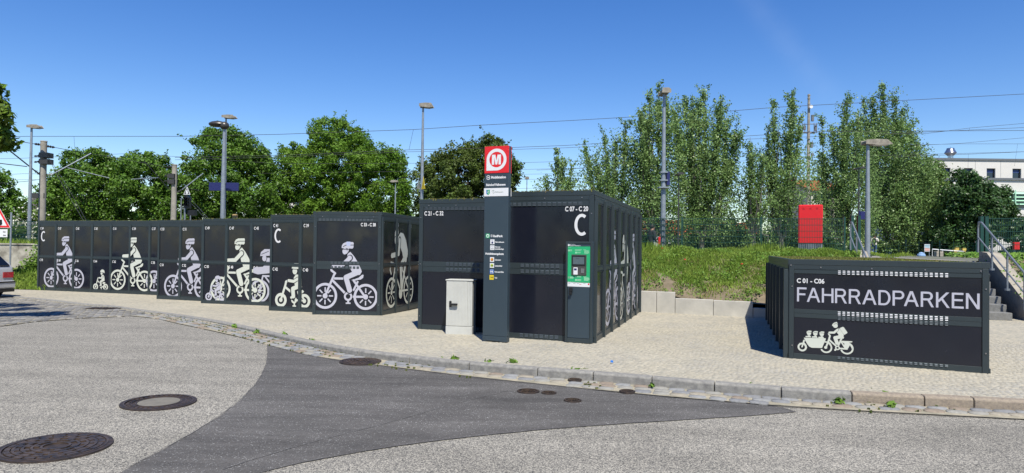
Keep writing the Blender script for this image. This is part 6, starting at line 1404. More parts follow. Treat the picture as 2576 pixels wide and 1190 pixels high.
lamp('galvanised lamp post beside the thick concrete mast', 83, 322, 73, 598, 32, .085, ('r', .45, .13))
lt, lx_ = lamp('nearest of the paired lamp posts with a rounded dark head', 565, 318, 560, 550, 28, .10, ('dark', .62, .2), .9)
lt2, lx2 = lamp('platform lamp with blue name boards and a flat pale head', 567.5, 297, 564, 550, 30, .065, ('r', .42, .11), 1.3)
mb = MB(); F_ = Face((lx2, 29.85, 0), (1, 0, 0), (0, -1, 0))
for a, b in ((528.5, 564), (567, 602.5)):
    x0_ = (a - 566) / FPX * 30; x1_ = (b - 566) / FPX * 30; mb = MB(); mb.fbox(F_, x0_, x1_, zat(565, 480.5, 30), zat(565, 460, 30), -.14, -.04); mb.build('name_board', M['navy'], lt2, bevel=.01)
for z_ in (463, 479): mb = MB(); mb.fbox(F_, -.06, .10, zat(565, z_, 30), zat(565, z_ - 2, 30), -.03, .06); mb.build('clamp', M['galv'], lt2)
lt, lx_ = lamp('tall slim lamp post with a yellow warning plate beside the dark locust', 1066.5, 270, 1061, 503, 27, .07, ('r', .40, .14), 1.3)
F_ = Face((lx_, 26.9, 0), Vector((.5, -.86, 0)), Vector((-.86, -.5, 0)) * -1); zc_ = zat(1066, 467, 27)
p = Print(); p.poly([(-.02, -.16), (.36, -.16), (.17, .34)]); mb = MB(); mb.slab(F_, [(x, z + zc_) for x, z in p.L[0][0]], -.004, .004); wp_ = mb.build('warning_plate', M['yellow'], lt)
p = Print(); p.stroke([(.20, .16), (.13, .02), (.20, .02), (.14, -.10)], .03); mb = MB(); p.build(mb, F_, .006, oz=zc_); mb.build('flash_symbol', [M['black'], M['black']], wp_)
mb = MB(); mb.slab(Face((lx_ - .06, 26.9, 0), Vector((-.5, -.86, 0)), Vector((.86, -.5, 0))), [(0, zc_ - .15), (.2, zc_ - .15), (.1, zc_ + .3)], -.004, .004); mb.build('rear_plate', M['galv'], lt)
lamp('small pale lamp in front of the light green locust', 992, 458, 994, 535, 43, .05, ('l', .30, .10))
lamp('far tiny lamp rising just above the terminal locker', 1324, 450, 1325, 500, 60, .05, ('end', .3, .15))
lt, lx_ = lamp('thick tall lamp post standing behind the bank fence', 1677, 237, 1667.5, 628, 23.6, .095, ('end', .26, .13), 1.35)
F_ = Face((lx_, 23.5, 0), (1, 0, 0), (0, -1, 0))
for z_ in (434, 454): mb = MB(); z = zat(1673, z_, 23.6); mb.fbox(F_, -.13, .13, z - .02, z + .02, -.22, .02); mb.build('clamp', M['galv'], lt)
mb = MB(); mb.fbox(F_, .10, .20, zat(1673, 466, 23.6), zat(1673, 432, 23.6), -.5, .0); mb.build('name_board', M['navy'], lt); mb = MB(); mb.fbox(F_, -.20, .20, zat(1673, 474, 23.6), zat(1673, 471, 23.6), -.2, .12); mb.build('bracket', M['galv'], lt)
lamp('thin dark lamp post behind the fence and the thick one', 1708, 440, 1706, 625, 30, .04, ('end', .2, .06), m='lamp_dark')
lt, lx_ = lamp('stout grey lamp post with a broad head above the lettered locker', 2183, 364, 2182, 648, 21.2, .085, ('r', .66, .14), 1.36)
lamp('thin dark platform lamp half hidden beside the broad headed lamp', 2163, 425, 2160, 600, 30, .04, ('end', .16, .05), m='lamp_dark')
F_ = Face((Wp(2166, 500, 28).x, 28, 0), (1, 0, 0), (0, -1, 0)); mb = MB(); mb.fbox(F_, -.02, .20, zat(2166, 552, 28), zat(2166, 532, 28), -.1, 0); mb.fbox(F_, -.06, -.02, 1.3, zat(2166, 530, 28), -.06, -.02); o = mb.build('notice_box', M['navy'], bevel=.01); tag(o, 'small dark blue board on a thin post beside the broad headed lamp', 'sign')

# ------------------------------------------------------------------ railway masts, signal, wires
def mast(label, px, py, px2, py2, Y, r, arms):
    T = Wp(px, py, Y); B_ = Wp(px2, py2, Y); t = thing('catenary_mast', (B_.x, Y, GZ(B_.x, Y)), label, 'railway mast', 'concrete railway masts')
    mb = MB(); mb.tube((B_.x, Y, 1.0), (B_.x + (T.x - B_.x) * .35, Y, T.z), r, r * .86, 16); mb.tube((B_.x + (T.x - B_.x) * .35, Y, T.z), (B_.x + (T.x - B_.x) * .35, Y, T.z + .05), r * .95, r * .9, 16); mb.build('pole', M['concrete_mast'], t, smooth=True)
    for nm, m_, (a, b), dy, rr_ in arms:
        mb = MB(); p0 = Wp(*a, Y); p1 = Wp(*b, Y + dy)
        if nm == 'insulator':
            for k in range(6): c0 = p0.lerp(p1, k / 6); c1 = p0.lerp(p1, (k + .6) / 6); mb.tube(c0, c1, rr_ * (1.0 if k % 2 == 0 else .6), None, 8)
        else: mb.tube(p0, p1, rr_, rr_, 7)
        mb.build(nm, M[m_], t)
    return t, B_.x, T.z
t, mx, mz = mast('thick concrete railway mast standing behind the farthest locker row', 111.5, 357, 104, 600, 33, .165, [
    ('cantilever_tube', 'galv', ((127, 441), (229, 386)), 1.5, .03), ('cantilever_tube', 'galv', ((170, 422), (275, 448)), 1.0, .018), ('cantilever_tube', 'wire', ((102, 441), (17, 373)), -1.5, .03),
    ('insulator', 'lamp_dark', ((104, 441), (86, 428)), -.2, .07), ('insulator', 'lamp_dark', ((121, 441), (133, 437)), .1, .06), ('insulator', 'lamp_dark', ((103, 364), (86, 362)), 0, .06), ('insulator', 'lamp_dark', ((120, 368), (138, 371)), 0, .06),
    ('insulator', 'lamp_dark', ((103, 392), (85, 393)), 0, .05), ('insulator', 'lamp_dark', ((103, 406), (85, 408)), 0, .05)])
for y_ in (385, 401): mb = MB(); a = Wp(101, y_, 32.85); mb.box((a.x - .0, 32.75, a.z - .22), (a.x + .42, 33.2, a.z + .02)); mb.box((a.x - .12, 32.9, a.z - .16), (a.x - .001, 33.1, a.z - .04)); mb.build('bracket', M['lamp_dark'], t)
mb = MB(); a = Wp(83, 492, 33); mb.box((a.x - .1, 32.9, a.z - .12), (a.x + .6, 33.1, a.z + .12)); mb.build('junction_box', M['lamp_dark'], t)
t, mx, mz = mast('slimmer concrete railway mast beside the railway signal', 440, 416, 436, 560, 40, .165, [
    ('cantilever_tube', 'galv', ((458, 477), (511, 436)), 1.5, .028), ('cantilever_tube', 'wire', ((432, 483), (362, 405)), -1.5, .026), ('cantilever_tube', 'galv', ((400, 447), (330, 451)), 0, .02), ('cantilever_tube', 'wire', ((460, 472), (500, 479)), .8, .016),
    ('insulator', 'lamp_dark', ((446, 484), (459, 477)), .1, .06), ('insulator', 'lamp_dark', ((433, 414 + 5), (420, 420)), 0, .05), ('insulator', 'lamp_dark', ((432, 442), (412, 443)), 0, .05), ('insulator', 'lamp_dark', ((432, 455), (412, 456)), 0, .05)])
for y_ in (440, 454): mb = MB(); a = Wp(424, y_, 39.9); mb.box((a.x, 39.75, a.z - .2), (a.x + .4, 40.2, a.z + .06)); mb.build('bracket', M['lamp_dark'], t)
# signal
SY = 34; a = Wp(463, 560, SY); t = thing('railway_signal', (a.x, SY, 1.3), 'dark railway signal with a white triangle bearing the number 6', 'railway signal'); F_ = Face((0, SY, 0), (1, 0, 0), (0, -1, 0)); X_ = lambda px: Wp(px, 500, SY).x; Zs = lambda py: zat(470, py, SY)
mb = MB(); mb.slab(F_, [(X_(461), Zs(524)), (X_(476), Zs(524)), (X_(476), Zs(496)), (X_(470), Zs(490)), (X_(463), Zs(491))], -.25, 0); mb.build('signal_head', M['black'], t)
for y_ in (499, 506, 513):
    mb = MB(); mb.tube((X_(471), SY, Zs(y_)), (X_(473.5), SY - .28, Zs(y_ + 1)), .09, .09, 10, caps=False); mb.build('signal_hood', M['black'], t)
mb = MB(); mb.fbox(F_, X_(472), X_(490), Zs(542), Zs(528), -.3, 0); mb.build('relay_box', M['black'], t, bevel=.01)
tri = [(X_(461.5), Zs(489.5)), (X_(479), Zs(489.5)), (X_(470.5), Zs(469.5))]; mb = MB(); mb.slab(F_, tri, .0, .02); pl = mb.build('number_plate', M['white'], t)
cx_, cz2 = sum(p_[0] for p_ in tri) / 3, sum(p_[1] for p_ in tri) / 3; mb = MB(); mb.slab(F_, [(cx_ + (x - cx_) * .78, cz2 + (z - cz2) * .78) for x, z in tri], .021, .022); mb.build('plate_field', M['black'], pl)
mb = MB(); put_text(mb, F_, '6', X_(470.5), Zs(487), Zs(477.5) - Zs(487), .025, sx=.8, bold=.06, align='c'); mb.build('number', M['white'], pl)
mb = MB(); mb.tube((X_(456), SY, 1.3), (X_(456), SY, Zs(500)), .03); mb.tube((X_(448), SY + .2, Zs(500)), (X_(462), SY, Zs(500)), .02); mb.tube((X_(448), SY + .2, Zs(526)), (X_(462), SY, Zs(526)), .02); mb.tube((X_(466), SY, 1.3), (X_(466), SY, Zs(524)), .05); mb.tube((X_(480), SY, 1.3), (X_(480), SY, Zs(542)), .03); mb.build('support_frame', M['galv_rail'], t)
mb = MB(); mb.tube((X_(474), SY, Zs(495)), (X_(500), SY + 1.5, Zs(555)), .012); mb.tube((X_(470), SY, Zs(500)), (X_(492), SY + 1.5, Zs(555)), .012); mb.build('stay_rod', M['galv_rail'], t)
# wires
def wire(lab, pts, Y, r=.012, Y2=None, drop_=()):
    Y2 = Y if Y2 is None else Y2; n = len(pts); P_ = [Wp(a, b, Y + (Y2 - Y) * i / (n - 1)) for i, (a, b) in enumerate(pts)]; mb = MB(); mb.path(P_, r, 5)
    for (i, (a, b)) in drop_: mb.tube(P_[i], Wp(a, b, Y + (Y2 - Y) * i / (n - 1)), r * .6, None, 4)
    o = mb.build('overhead_wire', M['wire']); return tag(o, lab, 'wire', 'overhead railway wires')
wire('highest overhead wire crossing the whole sky', [(-60, 345), (68, 343), (186, 343), (450, 343), (700, 338), (1040, 326), (1207, 315), (1440, 303), (1830, 280), (1950, 270), (2250, 254), (2640, 233)], 40, .014, drop_=[(2, (190, 400)), (5, (1029, 376)), (6, (1207, 318))])
wire('upper of the close wire pair passing behind the totem', [(440, 396), (706, 391), (1030, 377), (1290, 371), (1420, 366), (1540, 359), (1830, 345), (2060, 331), (2640, 328)], 42, .014)
wire('lower of the close wire pair passing behind the totem', [(440, 402), (706, 395), (1030, 382), (1290, 376), (1420, 372), (1640, 361), (1830, 352), (2200, 338), (2640, 318)], 44, .012)
wire('wire rising above the white office building roof', [(2200, 338), (2330, 336), (2440, 322), (2640, 305)], 44, .011, drop_=[(2, (2436, 330))])
wire('thin wire below the highest one over the poplars', [(1350, 428), (1500, 422), (1700, 414), (2000, 398), (2300, 389), (2640, 380)], 46, .011)
wire('wire passing across the roof edge of the white office building', [(2250, 396), (2325, 392), (2436, 388), (2640, 379)], 46, .012, drop_=[(2, (2434, 460))])
wire('wire above the chimney of the white office building', [(2280, 365), (2412, 362), (2560, 362), (2640, 362)], 45, .010, drop_=[(2, (2552, 418))])
wire('wire meeting the chimney side wire from above', [(2300, 366), (2412, 361), (2640, 341)], 45, .010)
wire('thin wire at the height of the totem ring', [(-40, 400), (60, 398), (150, 394), (330, 386), (700, 412), (1290, 410), (1450, 405), (1640, 400)], 47, .011)
wire('thin wire at the lower edge of the red totem square', [(-40, 442), (60, 437), (400, 440), (1290, 427), (1450, 423), (1640, 420)], 49, .011)
wire('thin wire crossing level with the totem lettering', [(1000, 448), (1290, 439), (1450, 436), (1640, 432)], 50, .010)
wire('thin wire level with the lower totem lettering', [(-40, 452), (120, 452), (400, 453), (1000, 458), (1290, 452), (1450, 449), (1640, 446)], 50, .010)
wire('lowest thin wire just above the terminal locker', [(700, 470), (1000, 472), (1290, 475), (1450, 470), (1640, 470)], 52, .010)
wire('heavy contact wire ending at the thick concrete mast', [(-60, 400), (0, 411), (68, 419)], 33, .022)
wire('wire descending from the thick mast across the maples', [(-40, 340), (45, 355), (86, 362)], 33, .016)
wire('wire running from the thick mast towards the slimmer mast', [(138, 371), (200, 383), (260, 392), (420, 420)], 33, .014, Y2=40)
wire('stay wire sloping from the thick mast down to the lockers', [(122, 398), (160, 470), (213, 560)], 33, .012, Y2=31)
wire('second stay wire sloping down to the lockers', [(125, 400), (170, 470), (220, 560)], 33, .010, Y2=31)
wire('wire level with the chimney of the dark roofed house', [(-40, 463), (60, 457), (110, 450)], 36, .012)

# antenna mast on a far roof
AY = 62; t = thing('antenna_mast', Wp(2033, 600, AY), 'grey telephone antenna mast with panels rising among the poplars', 'antenna mast'); Xa = lambda px: Wp(px, 400, AY).x; Za = lambda py: zat(2033, py, AY)
mb = MB(); mb.tube((Xa(2033), AY, 1.3), (Xa(2033.5), AY, Za(360)), .16, .14, 10); mb.tube((Xa(2033.5), AY, Za(360)), (Xa(2034), AY, Za(237)), .13, .10, 10)
for y_ in (241, 249, 262): mb.tube((Xa(2034), AY, Za(y_)), (Xa(2034), AY, Za(y_ - 1.5)), .14, None, 10)
mb.build('pole', M['concrete_mast'], t)
mb = MB(); mb.tube((Xa(2036), AY - .2, Za(270)), (Xa(2036), AY - .35, Za(270)), .16, .16, 14); mb.build('dish', M['white'], t)
for x_, y0_, y1_ in ((2041, 306, 290), (2049, 330, 316), (2021, 328, 318), (2039, 372, 358), (2041, 394, 386)): mb = MB(); mb.box((Xa(x_) - .10, AY - .3, Za(y0_)), (Xa(x_) + .10, AY - .1, Za(y1_))); mb.build('antenna_panel', M['zinc'], t, bevel=.02)
mb = MB()
for y_ in (334, 314): mb.path([(Xa(2017), AY, Za(y_)), (Xa(2027), AY - .6, Za(y_ + 1)), (Xa(2051), AY - .4, Za(y_))], .04, 5)
mb.path([(Xa(2017), AY + .1, Za(334)), (Xa(2051), AY + .1, Za(334))], .06, 5)
for x_ in (2017, 2022, 2045, 2051): mb.tube((Xa(x_), AY - .2, Za(336)), (Xa(x_), AY - .2, Za(310)), .035, None, 5)
mb.build('platform_frame', M['galv_rail'], t)

# ------------------------------------------------------------------ red cabinet behind the fence
RY = 23.9; F_ = Face((Wp(2008, 600, RY + .15).x, RY + .15, 1.30), (.925, -.38, 0), (-.38, -.925, 0)); t = thing('ticket_machine', F_.o, 'tall red cabinet on a ribbed grey base behind the wire fence', 'ticket machine'); wR_ = 53.5 / FPX * RY * 1.06; zc0 = zat(2035, 613, RY) - 1.3; zc1 = zat(2035, 515, RY) - 1.3
mb = MB(); mb.fbox(F_, 0, wR_, zc0, zc1, -.55, 0); bd = mb.build('housing', M['red'], t, bevel=.03)
mb = MB()
for x_ in (.14, .36, .58):
    for k in (0, 1): mb.fbox(F_, x_, x_ + .07, zc1 - .11 - k * .035, zc1 - .095 - k * .035, 0, .01)
mb.build('vent_slots', M['red'], bd); mb = MB(); p_ = Print(); 
n_ = 13
for i in range(n_): mb.fbox(F_, .015 + i * (wR_ - .03) / n_, .015 + (i + .55) * (wR_ - .03) / n_, -.05, zc0 - .005, -.05, .0)
mb.fbox(F_, .01, wR_ - .01, -.05, zc0 - .004, -.5, -.052); mb.build('ribbed_base', M['galv'], t)

# ------------------------------------------------------------------ houses
def gable_house(name, label, x0, x1, Y, zb_, ze, zr, depth, wm, rm, ridge='x', wins=(), chimney=None, over=.35):
    t = thing(name, ((x0 + x1) / 2, Y, zb_), label, 'house', 'houses beyond the tracks'); mb = MB(); mb.box((x0, Y, zb_), (x1, Y + depth, ze))
    if ridge == 'y':
        xm = (x0 + x1) / 2; mb.add([(x0, Y + .001, ze), (x1, Y + .001, ze), (xm, Y + .001, zr), (x0, Y + depth, ze), (x1, Y + depth, ze), (xm, Y + depth, zr)], [(0, 1, 2), (3, 5, 4)])
    else:
        ym = Y + depth / 2; mb.add([(x0, Y, ze), (x0, Y + depth, ze), (x0, ym, zr), (x1, Y, ze), (x1, Y + depth, ze), (x1, ym, zr)], [(0, 2, 1), (3, 4, 5)])
    mb.build('wall', M[wm], t); mb = MB(); th = .14
    if ridge == 'y':
        xm = (x0 + x1) / 2; sl = (zr - ze) / (xm - x0)
        for s, xe in ((-1, x0 - over), (1, x1 + over)): ze_ = zr - sl * abs(xe - xm); mb.hexa([(xm, Y - .3, zr + .01), (xe, Y - .3, ze_ + .01), (xe, Y + depth + .3, ze_ + .01), (xm, Y + depth + .3, zr + .01), (xm, Y - .3, zr + th), (xe, Y - .3, ze_ + th), (xe, Y + depth + .3, ze_ + th), (xm, Y + depth + .3, zr + th)])
    else:
        ym = Y + depth / 2; sl = (zr - ze) / (ym - Y)
        for ye in (Y - over, Y + depth + over): ze_ = zr - sl * abs(ye - ym); mb.hexa([(x0 - .3, ym, zr + .01), (x0 - .3, ye, ze_ + .01), (x1 + .3, ye, ze_ + .01), (x1 + .3, ym, zr + .01), (x0 - .3, ym, zr + th), (x0 - .3, ye, ze_ + th), (x1 + .3, ye, ze_ + th), (x1 + .3, ym, zr + th)])
    rf = mb.build('roof', M[rm], t)
    if chimney: cx_, w_, z1_c = chimney; mb = MB(); mb.box((cx_ - w_, Y + depth * .45, zr - .8), (cx_ + w_, Y + depth * .45 + .6, z1_c)); mb.build('chimney', M['brick'], rf)
    for (a, b, c, d) in wins:
        mb = MB(); mb.box((a, Y - .04, c), (b, Y + .02, d)); wf = mb.build('window', M['white'], t); mb = MB(); mb.box((a + .08, Y - .05, c + .08), (b - .08, Y - .041, d - .08)); mb.build('pane', M['glass'], wf)
    return t
hx_ = lambda px, Y: Wp(px, 560, Y).x
Y0 = 66; gable_house('house', 'house with dark tiled roof and brick chimney behind the thick concrete mast', hx_(15, Y0), hx_(155, Y0), Y0, 1.0, zat(80, 560, Y0), zat(80, 487, Y0), 9, 'render_cream', 'roof_dark', 'x', [(hx_(60, Y0), hx_(75, Y0), 2.0, 3.2)], (hx_(70, Y0), .35, zat(70, 466, Y0)))
Y0 = 70; gable_house('house', 'plain white gabled house glimpsed beside the light green locust', hx_(690, Y0), hx_(770, Y0), Y0, 1.0, zat(735, 524, Y0), zat(735, 488, Y0), 9, 'render_white', 'roof_dark', 'y')
Y0 = 72; gable_house('house', 'low orange roofed house behind the fence beside the tall locker', hx_(1600, Y0), hx_(1750, Y0), Y0, 1.0, zat(1670, 592, Y0), zat(1670, 553, Y0), 8, 'render_white', 'roof_orange', 'x', [(hx_(1640, Y0) + i * 2.2, hx_(1640, Y0) + i * 2.2 + 1.1, 1.6, 2.7) for i in range(2)])
Y0 = 74; gable_house('house', 'white house with orange roof low behind the small poplar', hx_(1768, Y0), hx_(1912, Y0), Y0, 1.0, zat(1850, 590, Y0), zat(1850, 560, Y0), 8, 'render_white', 'roof_orange', 'x', [(hx_(1790, Y0) + i * 2.0, hx_(1790, Y0) + i * 2.0 + 1.0, 1.6, 2.7) for i in range(3)])
Y0 = 68; gable_house('house', 'pale house with steep orange roof beside the antenna mast', hx_(2040, Y0), hx_(2120, Y0), Y0, 1.0, zat(2080, 478, Y0), zat(2080, 446, Y0), 9, 'render_cream', 'roof_orange', 'x', [(hx_(2045, Y0), hx_(2045, Y0) + 1.0, zat(2050, 505, Y0), zat(2050, 488, Y0)), (hx_(2066, Y0), hx_(2066, Y0) + 1.0, zat(2050, 505, Y0), zat(2050, 488, Y0))])
# white office building
OY = 78; t = thing('office_building', Wp(2450, 640, OY), 'modern white office building with mint green louvres and flat roof', 'building'); xo = lambda px: Wp(px, 500, OY).x; zo = lambda py: zat(2450, py, OY)
xL, xR = xo(2338), xo(2740); wins = [(2369, 2391), (2425, 2447), (2482, 2504), (2547, 2569), (2612, 2634)]; zt_, zw1, zw0, zl1, zl0 = zo(402), zo(423), zo(446), zo(447), zo(452)
FO = Face((xL, OY, 0), (1, 0, 0), (0, -1, 0)); X_ = lambda px: xo(px) - xL
mb = MB(); mb.fbox(FO, 0, xR - xL, 1.0, zo(403), -14, -.35); mb.build('core', M['render_white'], t)
mb = MB(); prev = 0; mb.fbox(FO, 0, xR - xL, zw1, zo(403), -.349, 0)
for a, b in wins: mb.fbox(FO, prev, X_(a), zl0, zw1, -.349, 0); prev = X_(b)
mb.fbox(FO, prev, xR - xL, zl0, zw1, -.349, 0); mb.fbox(FO, 0, xR - xL, zo(481), zl0 - .001, -.349, -.05); mb.fbox(FO, 0, xR - xL, zo(566), zo(522), -.349, -.05); mb.fbox(FO, 0, xR - xL, 1.0, zo(592), -.349, -.05); mb.build('wall', M['render_white'], t)
mb = MB(); mb.fbox(FO, -.15, xR - xL, zo(403.5), zo(398.5), -14.2, .12); mb.build('roof_edge', M['zinc'], t); mb = MB(); mb.fbox(FO, 0, xR - xL, zl0 - .0, zl1, .001, .14); mb.build('ledge', M['zinc'], t)
for x_ in (2453, 2517, 2580): mb = MB(); mb.fbox(FO, X_(x_), X_(x_) + .03, zw0, zo(404), .001, .006); mb.build('joint', M['zinc'], t)
for a, b in wins:
    mb = MB(); mb.fbox(FO, X_(a), X_(b), zl1 + .02, zw1 - .01, -.34, -.25); w = mb.build('window', M['glass'], t); mb = MB()
    for q_ in ((X_(a), X_(a) + .06, zl1, zw1), (X_(b) - .06, X_(b), zl1, zw1), (X_(a) + .06, X_(b) - .06, zw1 - .12, zw1 - .012)): mb.fbox(FO, *q_, -.249, -.2)
    mb.build('frame', M['black'], w); mb = MB(); mb.fbox(FO, X_(a) + .1, X_(b) - .1, zw1 - .45, zw1 - .14, -.249, -.24); mb.build('blind', M['blind'], w)
def louvre_band(y0_, y1_, n_):
    mb = MB(); mb.fbox(FO, 0, xR - xL, zo(y1_), zo(y0_), -.34, -.25); w = mb.build('window_band', M['glass'], t)
    for i in range(n_):
        zz = zo(y0_) + (zo(y1_) - zo(y0_)) * (i + .5) / (n_ + .6); mb = MB(); a0, a1 = (0, xR - xL); q_ = [FO.pt(a0, zz + .12, -.02), FO.pt(a1, zz + .12, -.02), FO.pt(a1, zz - .10, .32), FO.pt(a0, zz - .10, .32)]; q2_ = [p_ + Vector((0, 0, .04)) for p_ in q_]; mb.hexa(q_ + q2_); mb.build('louvre_slat', M['mint'], w)
louvre_band(481, 522, 4); louvre_band(566, 592, 2)
for x_ in (2368, 2458, 2547, 2640): mb = MB(); mb.fbox(FO, X_(x_), X_(x_) + .12, zo(600), zo(478), .33, .42); mb.build('louvre_post', M['mint'], t)
cxp = Wp(2391, 385, OY + 3); mb = MB(); zc_ = lambda py: zat(2391, py, OY + 3)
for r0, r1, y0_, y1_ in ((.30, .30, 402, 392), (.34, .66, 392, 385), (.66, .40, 385, 375), (.42, .40, 375, 373), (.03, .03, 373, 369)): mb.tube((cxp.x, OY + 3, zc_(y0_)), (cxp.x, OY + 3, zc_(y1_)), r0, r1, 16)
o = mb.build('chimney', mat('shiny steel flue', (.55, .57, .60), .2, metal=.9), t, smooth=True)
# station shelter and small things behind the low railing
HY = 66; t = thing('station_shelter', (Wp(2360, 620, HY).x, HY, 1.25), 'low dark station shelter with brown back wall behind the railing', 'shelter'); sx_ = lambda px: Wp(px, 620, HY).x; sz = lambda py: zat(2360, py, HY)
mb = MB(); mb.hexa([(sx_(2300), HY - 1.5, sz(615)), (sx_(2440), HY - 1.5, sz(615)), (sx_(2440), HY + 3, sz(611)), (sx_(2300), HY + 3, sz(611)), (sx_(2310), HY - 1.5, sz(612)), (sx_(2430), HY - 1.5, sz(612)), (sx_(2420), HY + 3, sz(603)), (sx_(2325), HY + 3, sz(603))]); mb.build('roof', M['zinc'], t)
mb = MB(); mb.box((sx_(2262), HY + 1, sz(632)), (sx_(2440), HY + 1.2, sz(619))); mb.build('back_wall', M['brick'], t)
mb = MB(); mb.box((sx_(2262), HY + .9, 1.0), (sx_(2440), HY + 1.1, sz(632.5))); mb.build('plinth', M['zinc'], t)
for x_ in (2372, 2380): mb = MB(); mb.box((sx_(x_) - .1, HY - .6, 1.2), (sx_(x_) + .1, HY - .4, sz(614))); mb.build('post', M['lamp_dark'], t)
BY = 56; F_ = Face((Wp(2325, 640, BY).x, BY, 1.25), (1, 0, 0), (0, -1, 0)); t = thing('poster_stand', F_.o, 'upright poster stand with pale blue and pink print behind the railing', 'poster stand'); w_ = 13.5 / FPX * BY
mb = MB(); mb.fbox(F_, 0, .04, 0, 1.0, -.03, 0); mb.fbox(F_, w_ - .04, w_, 0, 1.0, -.03, 0); mb.build('leg', M['galv'], t); mb = MB(); z_a = zat(2330, 633, BY) - 1.25; z_b = zat(2330, 614.5, BY) - 1.25; mb.fbox(F_, 0, w_, z_a, z_b, .001, .04); b_ = mb.build('board', M['white'], t)
p = Print(); p.poly([(.03, z_a + .34), (w_ - .03, z_a + .30), (w_ - .03, z_b - .03), (.03, z_b - .03)]); mb = MB(); p.build(mb, F_, .042); mb.build('print', mat('pale blue print', (.35, .52, .60), .5), b_)
p = Print(); p.poly([(.03, z_a + .03), (w_ - .03, z_a + .03), (w_ - .03, z_a + .28), (.03, z_a + .32)]); mb = MB(); p.build(mb, F_, .0425); mb.build('print', mat('pale pink print', (.70, .42, .36), .5), b_)
c = Wp(2318, 641, 54); mb = MB(); mb.ball((c.x, c.y, 1.29), .34, .25, .34, nu=9, nv=5); o = mb.build('blue_bag', mat('pale blue cloth', (.25, .40, .65), .8)); tag(o, 'pale blue bag lying beside the poster stand', 'bag')
c = Wp(2361, 640, 54); mb = MB(); mb.box((c.x - .27, c.y - .2, 1.27), (c.x + .27, c.y + .2, 1.27 + .42)); mb.ball((c.x, c.y, 1.70), .1, .1, .09); o = mb.build('concrete_planter', M['cheek'], bevel=.02); tag(o, 'squat pale concrete planter block behind the railing', 'planter')
a = Wp(2345, 627, 58); b = Wp(2425, 633, 58); mb = MB(); mb.tube(a, b, .05, None, 6); 
for f in (0, .33, .66, 1): q_ = a.lerp(b, f); mb.tube((q_.x, q_.y, 1.26), q_, .03, None, 5)
o = mb.build('white_barrier', M['white']); tag(o, 'white pole barrier in front of the station shelter', 'barrier')
for i, (x_, y_) in enumerate(((2399, 634), (2406, 629), (2424, 630))):
    c = Wp(x_, y_, 60); mb = MB(); mb.box((c.x - .12, c.y - .1, 1.26), (c.x + .12, c.y + .1, c.z)); mb.box((c.x - .16, c.y - .12, c.z + .001), (c.x + .16, c.y + .12, c.z + .2)); o = mb.build('yellow_post', mat('pale yellow paint %d' % i, (.70, .52, .12), .6)); tag(o, ['short yellow post below the white barrier', 'taller yellow post at the middle of the barrier', 'yellow post at the end of the white barrier'][i], 'post', 'yellow posts at the shelter')
c = Wp(2553, 628, 24); mb = MB(); mb.box((c.x - .025, c.y, 1.3), (c.x + .025, c.y + .05, c.z + .1)); F_ = Face((c.x, c.y, 0), (1, 0, 0), (0, -1, 0)); t = thing('fire_alarm_post', (c.x, c.y, 1.3), 'small red box on a short grey post behind the ivy bank fence', 'post box'); mb.build('post', M['galv'], t); mb = MB(); mb.fbox(F_, -.10, .10, c.z, c.z + .26, .001, .12); mb.build('box', M['red'], t, bevel=.01)
c = Wp(591, 549, 31); mb = MB(); mb.box((c.x - .09, c.y - .09, 1.2), (c.x + .09, c.y + .09, c.z + .14)); mb.hexa([(c.x - .1, c.y - .1, c.z + .141), (c.x + .1, c.y - .1, c.z + .141), (c.x + .1, c.y + .1, c.z + .141), (c.x - .1, c.y + .1, c.z + .141), (c.x - .06, c.y - .06, c.z + .18), (c.x + .06, c.y - .06, c.z + .18), (c.x + .06, c.y + .06, c.z + .18), (c.x - .06, c.y + .06, c.z + .18)]); o = mb.build('timber_post', M['wood']); tag(o, 'pale timber post end just above the locker row roof', 'post')

# ------------------------------------------------------------------ warning sign at the edge
SY = 27.5; pb = Wp(25, 680, SY); pt_ = Wp(29.6, 534, SY); z0 = verge_z(pb.x, SY); t = thing('warning_sign', (pb.x, SY, z0), 'triangular red bordered warning sign with a small text plate on a thin post', 'road sign')
mb = MB(); mb.tube((pb.x, SY, z0 - .1), (pb.x, SY, pt_.z), .034, .034, 10); mb.build('post', M['galv'], t); F_ = Face((pb.x, SY - .05, 0), (1, 0, 0), (0, -1, 0))
rx = Wp(28.7, 573, SY).x - pb.x; zz = zat(28, 573.5, SY); sd_ = .90; tri = [(rx - sd_, zz), (rx, zz), (rx - sd_ / 2, zz + .78)]
def sc(tr, k): cx_ = sum(p_[0] for p_ in tr) / 3; cz_ = sum(p_[1] for p_ in tr) / 3; return [(cx_ + (x - cx_) * k, cz_ + (z - cz_) * k) for x, z in tr]
mb = MB(); mb.slab(F_, tri, -.01, .0); pl = mb.build('triangle_plate', M['white'], t); mb = MB(); mb.slab(F_, sc(tri, .96), .0005, .001); mb.build('red_border', M['red'], pl); mb = MB(); mb.slab(F_, sc(tri, .66), .0015, .002); mb.build('white_field', M['white'], pl)
p = Print(); cx_ = rx - sd_ / 2; p.poly([(cx_ - .08, zz + .13), (cx_ + .12, zz + .13), (cx_ + .10, zz + .33), (cx_ - .05, zz + .33)]); p.disk(cx_ + .05, zz + .13, .04); mb = MB(); p.build(mb, F_, .003); mb.build('symbol', [M['black'], M['white']], pl)
mb = MB(); zz2 = zat(20, 577, SY); zz3 = zat(20, 597, SY); mb.fbox(F_, rx - .80, rx - .12, zz3, zz2, -.01, .0); tp_ = mb.build('text_plate', M['white'], t, bevel=.01); mb = MB(); put_text(mb, F_, 'ien-', rx - .17, zz3 + .19, .075, .002, align='r'); put_text(mb, F_, 'den', rx - .17, zz3 + .05, .075, .002, align='r'); mb.build('plate_lettering', M['black'], tp_)
